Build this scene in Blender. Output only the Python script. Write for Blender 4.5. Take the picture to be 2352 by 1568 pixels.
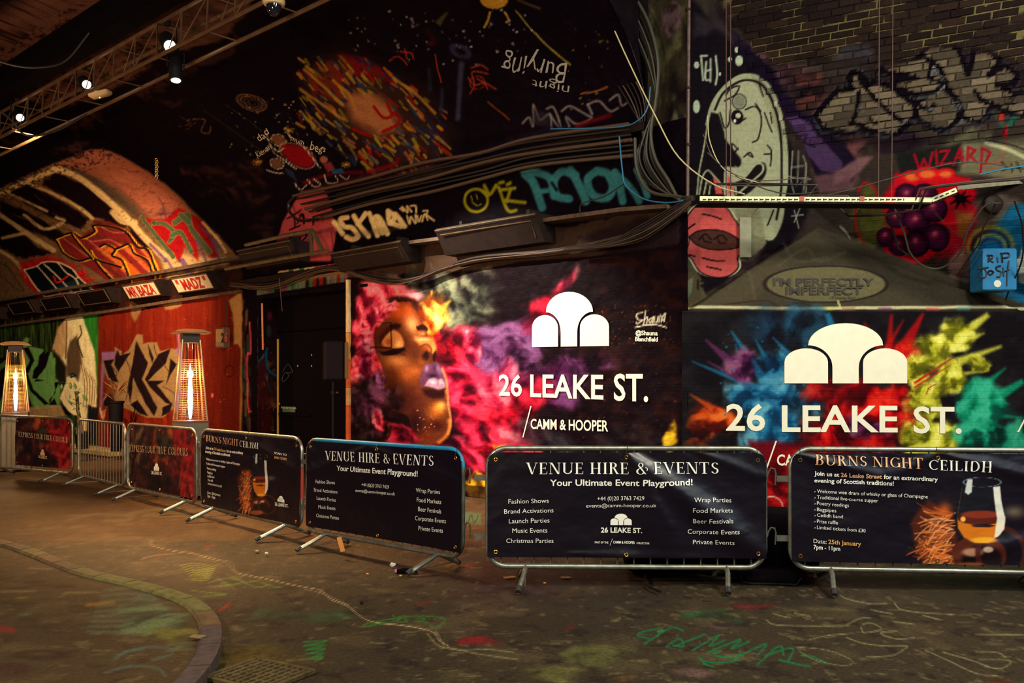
import bpy, bmesh, math, random
import numpy as np
from mathutils import Vector, Matrix
random.seed(7); RNG = np.random.default_rng(11)
for o in list(bpy.data.objects): bpy.data.objects.remove(o)
S = bpy.context.scene
# ---------------------------------------------------------------- camera, world, lights
F = 2050.0; CX = 1176.0; HY = 880.0; EYE = 1.62
cd = bpy.data.cameras.new('camera'); cam = bpy.data.objects.new('camera', cd); S.collection.objects.link(cam)
cam.location = (0, 0, EYE); cam.rotation_euler = (math.pi/2, 0, 0)
cd.sensor_width = 36; cd.lens = F/2352*36; cd.shift_y = (HY-784)/2352; cd.clip_end = 200
S.camera = cam
S.view_settings.view_transform = 'Standard'; S.view_settings.look = 'None'
S.view_settings.gamma = 1; S.view_settings.use_curve_mapping = False
S.view_settings.exposure = 1.45
wd = bpy.data.worlds.new('night'); S.world = wd; wd.use_nodes = True
wd.node_tree.nodes['Background'].inputs[0].default_value = (0.60, 0.32, 0.52, 1)
wd.node_tree.nodes['Background'].inputs[1].default_value = 0.035

def link(o): S.collection.objects.link(o); return o
def lamp(name, kind, loc, target, power, col, size=0.3, angle=60, blend=0.6, size_y=None):
    l = bpy.data.lights.new(name, kind); l.energy = power; l.color = col
    if kind == 'SPOT': l.spot_size = math.radians(angle); l.spot_blend = blend; l.shadow_soft_size = size
    elif kind == 'AREA':
        l.size = size
        if size_y: l.shape = 'RECTANGLE'; l.size_y = size_y
    else: l.shadow_soft_size = size
    o = link(bpy.data.objects.new(name, l)); o.location = loc
    d = Vector(target) - Vector(loc)
    o.rotation_euler = d.to_track_quat('-Z', 'Y').to_euler()
    return o
WARM = (1.0, 0.72, 0.40); AMBER = (1.0, 0.56, 0.22); NEUT = (1.0, 0.96, 0.76)
# par cans on the truss throw warm light over the murals and the floor
lamp('truss_spot_light', 'SPOT', (-4.15, 11.3, 5.75), (-0.45, 12.15, 1.9), 1300, (1.0, .88, .70), 0.06, 50, .6)
lamp('truss_spot_light', 'SPOT', (-4.45, 11.3, 5.35), (-2.6, 10.2, 0), 560, AMBER, 0.05, 62, .8)
lamp('truss_spot_light', 'SPOT', (-6.15, 12.95, 5.65), (-3.2, 10.9, 0), 900, AMBER, 0.05, 60, .8)
lamp('truss_spot_light', 'SPOT', (-8.0, 14.5, 5.75), (-9.6, 20.2, 2.0), 1500, WARM, 0.06, 95, .8)
# unseen uplights added to brighten the vaults, and the tunnel's ceiling lamps and daylight
lamp('vault_fill', 'AREA', (-9.0, 8.2, 2.6), (-8.2, 17.5, 5.4), 110, (1, .62, .34), .5)
lamp('vault_fill', 'AREA', (-3.4, 2.6, 3.2), (-1.2, 12.0, 5.4), 120, (1, .80, .58), .6)
lamp('tunnel_light', 'AREA', (5.0, 3.6, 6.2), (4.0, 10.4, 1.8), 225, NEUT, 1.6)
lamp('tunnel_light', 'AREA', (0.6, 1.0, 6.6), (1.5, 7.5, 0.2), 120, (0.82, 0.94, 0.82), 2.0)
lamp('tunnel_light', 'AREA', (6.5, -1.5, 4.4), (1.4, 7.1, .7), 48, (.62, .80, 1.0), 1.6)  # area light added for cool daylight from the tunnel end behind the camera
lamp('tunnel_light', 'AREA', (-5.5, 5.5, 6.6), (-4.2, 6.6, 0), 36, AMBER, 1.2)

# ---------------------------------------------------------------- helpers
def lin(c):
    c = np.asarray(c, float)/255.0
    return np.where(c <= 0.04045, c/12.92, ((c+0.055)/1.055)**2.4)
def tone(c): return np.clip(lin(np.clip(c, 0, 255))**1.25*1.12+np.array([.0016, .0004, .0020]), 0, .92)
MATS = {}
def mat(name, col, rough=0.6, metal=0.0, noise=0.0, nscale=20, bump=0.0, emit=0.0, coat=0.0, spec=0.5):
    if name in MATS: return MATS[name]
    m = bpy.data.materials.new(name); m.use_nodes = True; nt = m.node_tree; b = nt.nodes['Principled BSDF']
    c = tuple(lin(col))+(1,)
    b.inputs['Base Color'].default_value = c; b.inputs['Roughness'].default_value = rough
    b.inputs['Metallic'].default_value = metal; b.inputs['Specular IOR Level'].default_value = spec
    if emit: b.inputs['Emission Color'].default_value = c; b.inputs['Emission Strength'].default_value = emit
    if noise or bump:
        tc = nt.nodes.new('ShaderNodeTexCoord'); n = nt.nodes.new('ShaderNodeTexNoise')
        n.inputs['Scale'].default_value = nscale; n.inputs['Detail'].default_value = 6
        nt.links.new(tc.outputs['Object'], n.inputs['Vector'])
        if noise:
            r = nt.nodes.new('ShaderNodeMapRange'); r.inputs['From Min'].default_value = .3; r.inputs['From Max'].default_value = .7
            r.inputs['To Min'].default_value = 1-noise; r.inputs['To Max'].default_value = 1+noise*.6
            nt.links.new(n.outputs['Fac'], r.inputs['Value'])
            mx = nt.nodes.new('ShaderNodeVectorMath'); mx.operation = 'SCALE'; mx.inputs[0].default_value = c[:3]
            nt.links.new(r.outputs['Result'], mx.inputs['Scale']); nt.links.new(mx.outputs['Vector'], b.inputs['Base Color'])
        if bump:
            bp = nt.nodes.new('ShaderNodeBump'); bp.inputs['Strength'].default_value = bump; bp.inputs['Distance'].default_value = .01
            nt.links.new(n.outputs['Fac'], bp.inputs['Height']); nt.links.new(bp.outputs['Normal'], b.inputs['Normal'])
    MATS[name] = m; return m
def paint_mat(name, rough=0.7, brick=0.0, bw=.235, rh=.08, nz=.25, nscale=28, spec=.3, bump=.5, coat=0.0):
    m = bpy.data.materials.new(name); m.use_nodes = True; nt = m.node_tree; b = nt.nodes['Principled BSDF']
    at = nt.nodes.new('ShaderNodeAttribute'); at.attribute_name = 'Col'
    uv = nt.nodes.new('ShaderNodeTexCoord')
    n = nt.nodes.new('ShaderNodeTexNoise'); n.inputs['Scale'].default_value = nscale; n.inputs['Detail'].default_value = 8; n.inputs['Roughness'].default_value = .65
    nt.links.new(uv.outputs['UV'], n.inputs['Vector'])
    r = nt.nodes.new('ShaderNodeMapRange'); r.inputs['From Min'].default_value = .3; r.inputs['From Max'].default_value = .7
    r.inputs['To Min'].default_value = 1-nz; r.inputs['To Max'].default_value = 1+nz*.5
    nt.links.new(n.outputs['Fac'], r.inputs['Value'])
    mx = nt.nodes.new('ShaderNodeVectorMath'); mx.operation = 'SCALE'
    nt.links.new(at.outputs['Color'], mx.inputs[0]); nt.links.new(r.outputs['Result'], mx.inputs['Scale'])
    nt.links.new(mx.outputs['Vector'], b.inputs['Base Color'])
    b.inputs['Roughness'].default_value = rough; b.inputs['Specular IOR Level'].default_value = spec
    b.inputs['Coat Weight'].default_value = coat
    bp = nt.nodes.new('ShaderNodeBump'); bp.inputs['Strength'].default_value = bump; bp.inputs['Distance'].default_value = .012
    nt.links.new(n.outputs['Fac'], bp.inputs['Height']); last = bp
    if brick:
        bt = nt.nodes.new('ShaderNodeTexBrick'); bt.inputs['Scale'].default_value = 1
        bt.inputs['Brick Width'].default_value = bw; bt.inputs['Row Height'].default_value = rh
        bt.inputs['Mortar Size'].default_value = .007; bt.inputs['Mortar Smooth'].default_value = .6
        bt.inputs['Color1'].default_value = (1,1,1,1); bt.inputs['Color2'].default_value = (.7,.7,.7,1); bt.inputs['Mortar'].default_value = (0,0,0,1)
        nt.links.new(uv.outputs['UV'], bt.inputs['Vector'])
        b2 = nt.nodes.new('ShaderNodeBump'); b2.inputs['Strength'].default_value = brick; b2.inputs['Distance'].default_value = .01
        nt.links.new(bt.outputs['Color'], b2.inputs['Height']); nt.links.new(bp.outputs['Normal'], b2.inputs['Normal']); last = b2
    nt.links.new(last.outputs['Normal'], b.inputs['Normal'])
    return m
def at(px, py, Y):      # a photo position at a measured distance
    return Vector(((px-CX)/F*Y, Y, EYE+(HY-py)/F*Y))
def gnd(px, py, z=0.0):
    Y = (EYE-z)*F/(py-HY); return Vector(((px-CX)/F*Y, Y, z))
def org(o):
    p = Vector((0, 0, 0))
    while o: p = p+Vector(o.location); o = o.parent
    return p
class MB:
    def __init__(s): s.v = []; s.f = []
    def add(s, vs, fs):
        k = len(s.v); s.v += [tuple(p) for p in vs]; s.f += [tuple(i+k for i in f) for f in fs]; return s
    def box(s, c, sz, ax=None, bev=0.0):
        ax = ax or (Vector((1,0,0)), Vector((0,1,0)), Vector((0,0,1)))
        c = Vector(c); h = [x/2 for x in sz]
        if bev:
            b = min(bev, min(h)*.9)
            pts = [(-h[2], b), (-h[2]+b, 0), (h[2]-b, 0), (h[2], b)]
            rings = []
            for zz, ins in pts:
                hx, hy = h[0]-ins, h[1]-ins; q = b*.9
                ring = [(-hx+q,-hy),(hx-q,-hy),(hx,-hy+q),(hx,hy-q),(hx-q,hy),(-hx+q,hy),(-hx,hy-q),(-hx,-hy+q)]
                rings.append([c+ax[0]*x+ax[1]*y+ax[2]*zz for x, y in ring])
            vs = [p for r in rings for p in r]; fs = [tuple(range(7,-1,-1)), tuple(24+i for i in range(8))]
            for k in range(3):
                for i in range(8): j = (i+1) % 8; fs.append((k*8+i, k*8+j, k*8+8+j, k*8+8+i))
            return s.add(vs, fs)
        vs = [c+ax[0]*h[0]*i+ax[1]*h[1]*j+ax[2]*h[2]*k for i in (-1,1) for j in (-1,1) for k in (-1,1)]
        return s.add(vs, [(0,1,3,2),(4,6,7,5),(0,4,5,1),(2,3,7,6),(0,2,6,4),(1,5,7,3)])
    def tube(s, pts, r, n=8, closed=False, cap=True):
        pts = [Vector(p) for p in pts]; m = len(pts); rr = r if isinstance(r, (list, tuple)) else [r]*m
        vs = []; up = None
        for i, p in enumerate(pts):
            a = pts[(i-1) % m] if (closed or i > 0) else p; b = pts[(i+1) % m] if (closed or i < m-1) else p
            t = (b-a).normalized() if (b-a).length > 1e-9 else Vector((0,0,1))
            if up is None: up = t.orthogonal().normalized()
            up = (up - t*up.dot(t)); up = up.normalized() if up.length > 1e-6 else t.orthogonal().normalized()
            w = t.cross(up)
            for k in range(n):
                an = 2*math.pi*k/n; vs.append(p+(up*math.cos(an)+w*math.sin(an))*rr[i])
        fs = []
        for i in range(m if closed else m-1):
            j = (i+1) % m
            for k in range(n): l = (k+1) % n; fs.append((i*n+k, i*n+l, j*n+l, j*n+k))
        if cap and not closed: fs += [tuple(range(n-1,-1,-1)), tuple((m-1)*n+k for k in range(n))]
        return s.add(vs, fs)
    def lathe(s, c, prof, n=24, ax=(0,0,1)):
        ax = Vector(ax).normalized(); u = ax.orthogonal().normalized(); w = ax.cross(u); c = Vector(c); vs = []
        for r, z in prof:
            for k in range(n):
                a = 2*math.pi*k/n; vs.append(c+ax*z+(u*math.cos(a)+w*math.sin(a))*max(r, 1e-4))
        fs = [(i*n+k, i*n+(k+1) % n, (i+1)*n+(k+1) % n, (i+1)*n+k) for i in range(len(prof)-1) for k in range(n)]
        fs += [tuple(range(n-1,-1,-1)), tuple((len(prof)-1)*n+k for k in range(n))]
        return s.add(vs, fs)
    def mesh(s, name, m, smooth=False):
        me = bpy.data.meshes.new(name); me.from_pydata(s.v, [], s.f); me.update()
        bm = bmesh.new(); bm.from_mesh(me); bmesh.ops.recalc_face_normals(bm, faces=bm.faces); bm.to_mesh(me); bm.free()
        if m: me.materials.append(m)
        if smooth:
            me.polygons.foreach_set('use_smooth', [True]*len(me.polygons))
            me.set_sharp_from_angle(angle=math.radians(40))
        return me
    def build(s, name, m, parent=None, smooth=True):
        if parent is not None:
            o = org(parent); s.v = [tuple(Vector(p)-o) for p in s.v]
        o = link(bpy.data.objects.new(name, s.mesh(name, m, smooth)))
        if parent: o.parent = parent
        return o
def tag(o, label=None, cat=None, group=None, kind=None):
    if label: o['label'] = label
    if cat: o['category'] = cat
    if group: o['group'] = group
    if kind: o['kind'] = kind
    return o
def thing(name, label, cat, loc, group=None):
    o = link(bpy.data.objects.new(name, None)); o.location = loc; o.empty_display_size = .1
    return tag(o, label, cat, group)
def catmull(pts, k=8):
    P = [np.array(p, float) for p in pts]
    if len(P) < 3: return P
    P = [2*P[0]-P[1]]+P+[2*P[-1]-P[-2]]; out = []
    for i in range(1, len(P)-2):
        for j in range(k):
            t = j/k; a, b, c, d = P[i-1:i+3]
            out.append(.5*((2*b)+(-a+c)*t+(2*a-5*b+4*c-d)*t*t+(-a+3*b-3*c+d)*t**3))
    out.append(P[-2]); return out
# noise
TB = RNG.random((512, 512))
def vn(x, y, s=0):
    xi = np.floor(x).astype(int); yi = np.floor(y).astype(int); fx = x-xi; fy = y-yi
    fx = fx*fx*(3-2*fx); fy = fy*fy*(3-2*fy); xi = xi+s*37; yi = yi+s*91
    a = TB[xi & 511, yi & 511]; b = TB[(xi+1) & 511, yi & 511]; c = TB[xi & 511, (yi+1) & 511]; d = TB[(xi+1) & 511, (yi+1) & 511]
    return a+(b-a)*fx+(c-a)*fy+(a-b-c+d)*fx*fy
def fbm(x, y, s=0, o=4):
    t = 0; am = .5; tot = 0
    for k in range(o): t = t+am*vn(x*2**k, y*2**k, s+k); tot += am; am *= .5
    return t/tot
# a surface: maps (u,v) in metres to the world; hit() finds (u,v) for a measured photo position
class Surf:
    def __init__(s, pos, ur, vr, n=90):
        s.pos = pos; s.ur = ur; s.vr = vr
        U, Vv = np.meshgrid(np.linspace(*ur, n*2), np.linspace(*vr, n), indexing='ij')
        s.gu = U.ravel(); s.gv = Vv.ravel(); s.gp = s.proj(s.gu, s.gv)
    def proj(s, u, v):
        p = s.pos(u, v); Y = np.maximum(p[..., 1], .5)
        return np.stack([CX+F*p[..., 0]/Y, HY-F*(p[..., 2]-EYE)/Y], -1)
    def hit(s, pts):
        pts = np.atleast_2d(np.asarray(pts, float)); d = ((s.gp[None]-pts[:, None])**2).sum(-1); i = d.argmin(1)
        u = s.gu[i].copy(); v = s.gv[i].copy(); e = 1e-3
        for _ in range(8):
            p = s.proj(u, v); a = (s.proj(u+e, v)-p)/e; b = (s.proj(u, v+e)-p)/e; r = pts-p
            det = a[:, 0]*b[:, 1]-a[:, 1]*b[:, 0]; det = np.where(abs(det) < 1e-6, 1e-6, det)
            du = (r[:, 0]*b[:, 1]-r[:, 1]*b[:, 0])/det; dv = (a[:, 0]*r[:, 1]-a[:, 1]*r[:, 0])/det
            u = u+np.clip(du, -.5, .5); v = v+np.clip(dv, -.5, .5)
        return np.stack([u, v], -1)
    def frame(s, u, v):
        e = 1e-3; p = s.pos(u, v); a = s.pos(u+e, v)-p; b = s.pos(u, v+e)-p; n = np.cross(a, b)
        n /= np.linalg.norm(n, axis=-1, keepdims=True)+1e-12
        tocam = np.array([0, 0, EYE])-p; sg = np.sign((n*tocam).sum(-1, keepdims=True)); return p, n*sg
    def at(s, px, py, off=0.0):
        h = s.hit([(px, py)]); p, n = s.frame(h[:, 0], h[:, 1]); return Vector(p[0]+n[0]*off)
class Canvas:
    def __init__(s, surf, U, V, base=(20, 8, 18)):
        s.S = surf; s.U, s.V = U, V; s.col = np.empty(U.shape+(3,)); s.col[:] = base; s.h = np.zeros(U.shape); s.wk = 1.0; s.ua = 1.0
    def box(s, lo, hi):
        m = (s.U >= lo[0]) & (s.U <= hi[0]) & (s.V >= lo[1]) & (s.V <= hi[1]); return np.nonzero(m)
    def mix(s, idx, col, a):
        a = np.clip(a, 0, 1)[..., None]; s.col[idx] = s.col[idx]*(1-a)+np.asarray(col, float)*a
    def loc(s, pts):
        c = np.mean(np.asarray(pts, float), 0); H = s.S.hit([c, c+(1, 0), c+(0, 1)]); J = np.stack([H[1]-H[0], H[2]-H[0]], 1); d = np.linalg.det(J)
        I = np.linalg.inv(J) if abs(d) > 1e-12 else np.eye(2)*100
        return H[0], I, abs(J).sum(1)
    def sc(s, p):      # metres per photo pixel
        q = s.S.pos(np.array([p[0]]), np.array([p[1]]))[0]; return max(q[1], .5)/F
    def poly(s, pts, col, a=1.0, soft=1.2, nz=0.0, nsc=6, sm=0, grad=None):
        if sm: pts = [tuple(p) for p in catmull(list(pts)+[pts[0]], sm)][:-1]
        P = s.S.hit(pts); c0, I, ext = s.loc(pts); w = soft; pad = ext*w*2+nz*.15
        idx = s.box(P.min(0)-pad, P.max(0)+pad)
        if not len(idx[0]): return
        x = s.U[idx]; y = s.V[idx]
        if nz:
            x, y = x+nz*.15*(fbm(x*nsc, y*nsc, 3)-.5), y+nz*.15*(fbm(x*nsc+9, y*nsc, 5)-.5)
        P0_ = P; x, y = I[0, 0]*(x-c0[0])+I[0, 1]*(y-c0[1]), I[1, 0]*(x-c0[0])+I[1, 1]*(y-c0[1]); P = (P-c0) @ I.T
        ins = np.zeros(x.shape, bool); dm = np.full(x.shape, 1e9)
        for i in range(len(P)):
            a1 = P[i]; b1 = P[(i+1) % len(P)]; e = b1-a1; L = e@e+1e-12
            t = np.clip(((x-a1[0])*e[0]+(y-a1[1])*e[1])/L, 0, 1)
            dm = np.minimum(dm, (x-a1[0]-t*e[0])**2+(y-a1[1]-t*e[1])**2)
            c = ((a1[1] > y) != (b1[1] > y)) & (x < (b1[0]-a1[0])*(y-a1[1])/((b1[1]-a1[1]) or 1e-12)+a1[0]); ins ^= c
        d = np.sqrt(dm)*np.where(ins, 1, -1); al = a*np.clip(d/w*.5+.5, 0, 1)
        if grad is not None:      # second colour towards a direction in pixels
            g0, g1, c2 = grad; G = (s.S.hit([g0, g1])-c0) @ I.T; e = G[1]-G[0]; t = np.clip(((x-G[0][0])*e[0]+(y-G[0][1])*e[1])/(e@e), 0, 1)[..., None]
            col = np.asarray(col, float)*(1-t)+np.asarray(c2, float)*t
        s.mix(idx, col, al); return idx, np.clip(d/w*.5+.5, 0, 1)
    def line(s, pts, w, col, a=1.0, soft=1.0, sm=5, nz=0.0, taper=False, dash=0.0):
        if sm and len(pts) > 2: pts = catmull(pts, sm)
        P = s.S.hit(pts); c0, I, ext = s.loc(pts); w = w*.5*s.wk; sf = soft*.9; pad = ext*(w+sf*2)
        idx = s.box(P.min(0)-pad, P.max(0)+pad)
        if not len(idx[0]): return
        X = s.U[idx]; Yv = s.V[idx]; x, y = I[0, 0]*(X-c0[0])+I[0, 1]*(Yv-c0[1]), I[1, 0]*(X-c0[0])+I[1, 1]*(Yv-c0[1]); P = (P-c0) @ I.T; al = np.zeros(x.shape); n = len(P)-1
        for i in range(n):
            a1 = P[i]; e = P[i+1]-a1; L = e@e+1e-12
            t = np.clip(((x-a1[0])*e[0]+(y-a1[1])*e[1])/L, 0, 1)
            d = np.sqrt((x-a1[0]-t*e[0])**2+(y-a1[1]-t*e[1])**2); ww = w
            if taper: ww = w*(1-(i+t)/n*.9)
            al = np.maximum(al, np.clip((ww-d)/sf*.5+.5, 0, 1))
        if nz: al = al*np.clip((fbm(x*.16, y*.16, 8, 3)-.5+1-nz*.75)*2.2, 0, 1)
        s.mix(idx, col, al*a)
    def aff(s, cx, cy, rx, ry, rot=0):
        c, sn = math.cos(math.radians(rot)), math.sin(math.radians(rot))
        H = s.S.hit([(cx, cy), (cx+rx*c, cy+rx*sn), (cx-ry*sn, cy+ry*c)]); c0 = H[0]; M = np.stack([H[1]-c0, H[2]-c0], 1)
        ext = abs(M).sum(1); return c0, np.linalg.inv(M+np.eye(2)*1e-9), ext
    def ell(s, cx, cy, rx, ry, col, a=1.0, soft=.12, rot=0, ring=0.0, pw=None):
        c0, I, ext = s.aff(cx, cy, rx, ry, rot); idx = s.box(c0-ext*(1.5+soft), c0+ext*(1.5+soft))
        if not len(idx[0]): return
        x = s.U[idx]-c0[0]; y = s.V[idx]-c0[1]; r = np.hypot(I[0, 0]*x+I[0, 1]*y, I[1, 0]*x+I[1, 1]*y)
        al = np.exp(-r*r*1.6) if pw else np.clip((1-r)/soft+.5, 0, 1)
        if ring: al = np.clip((ring-abs(r-1))/soft+.5, 0, 1)
        s.mix(idx, col, al*a)
    def cloud(s, cx, cy, rx, ry, cols, a=1.0, rot=0, sc=5, edge=.6, seed=0, thr=.0, warp=.25):
        c0, I, ext = s.aff(cx, cy, rx, ry, rot); idx = s.box(c0-ext*1.5, c0+ext*1.5)
        if not len(idx[0]): return
        U = s.U[idx]; Vv = s.V[idx]; Us = U*s.ua; wx = fbm(Us*sc*.6, Vv*sc*.6, seed+20)-.5; wy = fbm(Us*sc*.6+5, Vv*sc*.6+3, seed+31)-.5
        x = U-c0[0]+wx*warp; y = Vv-c0[1]+wy*warp; r = np.hypot(I[0, 0]*x+I[0, 1]*y, I[1, 0]*x+I[1, 1]*y)
        X = Us*sc+wx*1.2; Yy = Vv*sc+wy*1.2
        n = fbm(X, Yy, seed, 5); n2 = fbm(X-.22, Yy+.3, seed, 5); sh = np.clip((n-n2)*4.2+.5, 0, 1)
        al = np.clip((1-r)/edge+(n-.5)*2.4+thr+.1, 0, 1); al = al*al*(3-2*al)
        d, m, l = [np.asarray(q, float) for q in cols]; t = np.clip(sh*.72+(n-.36)*.8, 0, 1)[..., None]
        c = np.where(t < .5, d+(m-d)*t*2, m+(l-m)*(t*2-1)); s.mix(idx, c, al*a)
    def dots(s, x0, y0, x1, y1, n, r, col, a=1.0, rnd=None):
        rnd = rnd or random.Random(int(x0+y0))
        for _ in range(n):
            q = r*(.4+rnd.random()); s.ell(rnd.uniform(x0, x1), rnd.uniform(y0, y1), q*1.3, q, col, a*(.4+.6*rnd.random()), .5)
    def ray(s, x0, y0, x1, y1, w0, w1, col, a=1.0, soft=2):
        dx, dy = x1-x0, y1-y0; L = math.hypot(dx, dy) or 1; nx, ny = -dy/L, dx/L
        s.poly([(x0+nx*w0, y0+ny*w0), (x1+nx*w1, y1+ny*w1), (x1-nx*w1, y1-ny*w1), (x0-nx*w0, y0-ny*w0)], col, a, soft)
    def noisefill(s, col, amp, sx, sy, seed=1, region=None, thr=.5, k=4, a=1.0):
        """streaks and blotches of a second colour"""
        idx = s.box(*region) if region is not None else np.nonzero(np.ones(s.U.shape, bool))
        n = fbm(s.U[idx]*sx, s.V[idx]*sy, seed, 5); s.mix(idx, col, np.clip((n-thr)*k*amp, 0, 1)*a)
    def sample(s, u, v):      # nearest colour, for bricks laid on the same surface
        i = np.clip(np.searchsorted(s.U[:, 0], u), 0, s.U.shape[0]-1); j = np.clip(np.searchsorted(s.V[0], v), 0, s.U.shape[1]-1)
        return s.col[i, j]
    def mesh(s, name, m, keep=None, disp=True, smooth=True, gain=1.0, thick=0.0):
        nu, nv = s.U.shape; p, n = s.S.frame(s.U, s.V); p = p+n*(s.h[..., None] if disp else 0)
        co = p.reshape(-1, 3); i, j = np.meshgrid(np.arange(nu-1), np.arange(nv-1), indexing='ij')
        q = np.stack([i*nv+j, (i+1)*nv+j, (i+1)*nv+j+1, i*nv+j+1], -1)
        if keep is not None: q = q[keep[:-1, :-1] & keep[1:, 1:] & keep[1:, :-1] & keep[:-1, 1:]]
        q = q.reshape(-1, 4); used = np.zeros(nu*nv, bool); used[q.ravel()] = True
        mp = np.cumsum(used)-1; q = mp[q]; co = co[used]
        a = co[q[0, 1]]-co[q[0, 0]]; b = co[q[0, 3]]-co[q[0, 0]]
        if np.dot(np.cross(a, b), n.reshape(-1, 3)[used][q[0, 0]]) < 0: q = q[:, ::-1]
        me = bpy.data.meshes.new(name); me.vertices.add(len(co)); me.vertices.foreach_set('co', co.astype(np.float32).ravel())
        me.loops.add(q.size); me.loops.foreach_set('vertex_index', q.astype(np.int32).ravel())
        me.polygons.add(len(q)); me.polygons.foreach_set('loop_start', np.arange(0, q.size, 4, dtype=np.int32))
        me.polygons.foreach_set('use_smooth', np.ones(len(q), bool)); me.update(calc_edges=True)
        ca = me.color_attributes.new('Col', 'FLOAT_COLOR', 'POINT')
        c = np.ones((len(co), 4), np.float32); c[:, :3] = tone(s.col.reshape(-1, 3)[used])
        ca.data.foreach_set('color', c.ravel())
        uvl = me.uv_layers.new(name='UVMap'); uv = np.stack([s.U.ravel()[used], s.V.ravel()[used]], -1)[q.ravel()]
        uvl.data.foreach_set('uv', uv.astype(np.float32).ravel()); me.materials.append(m); return me
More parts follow.
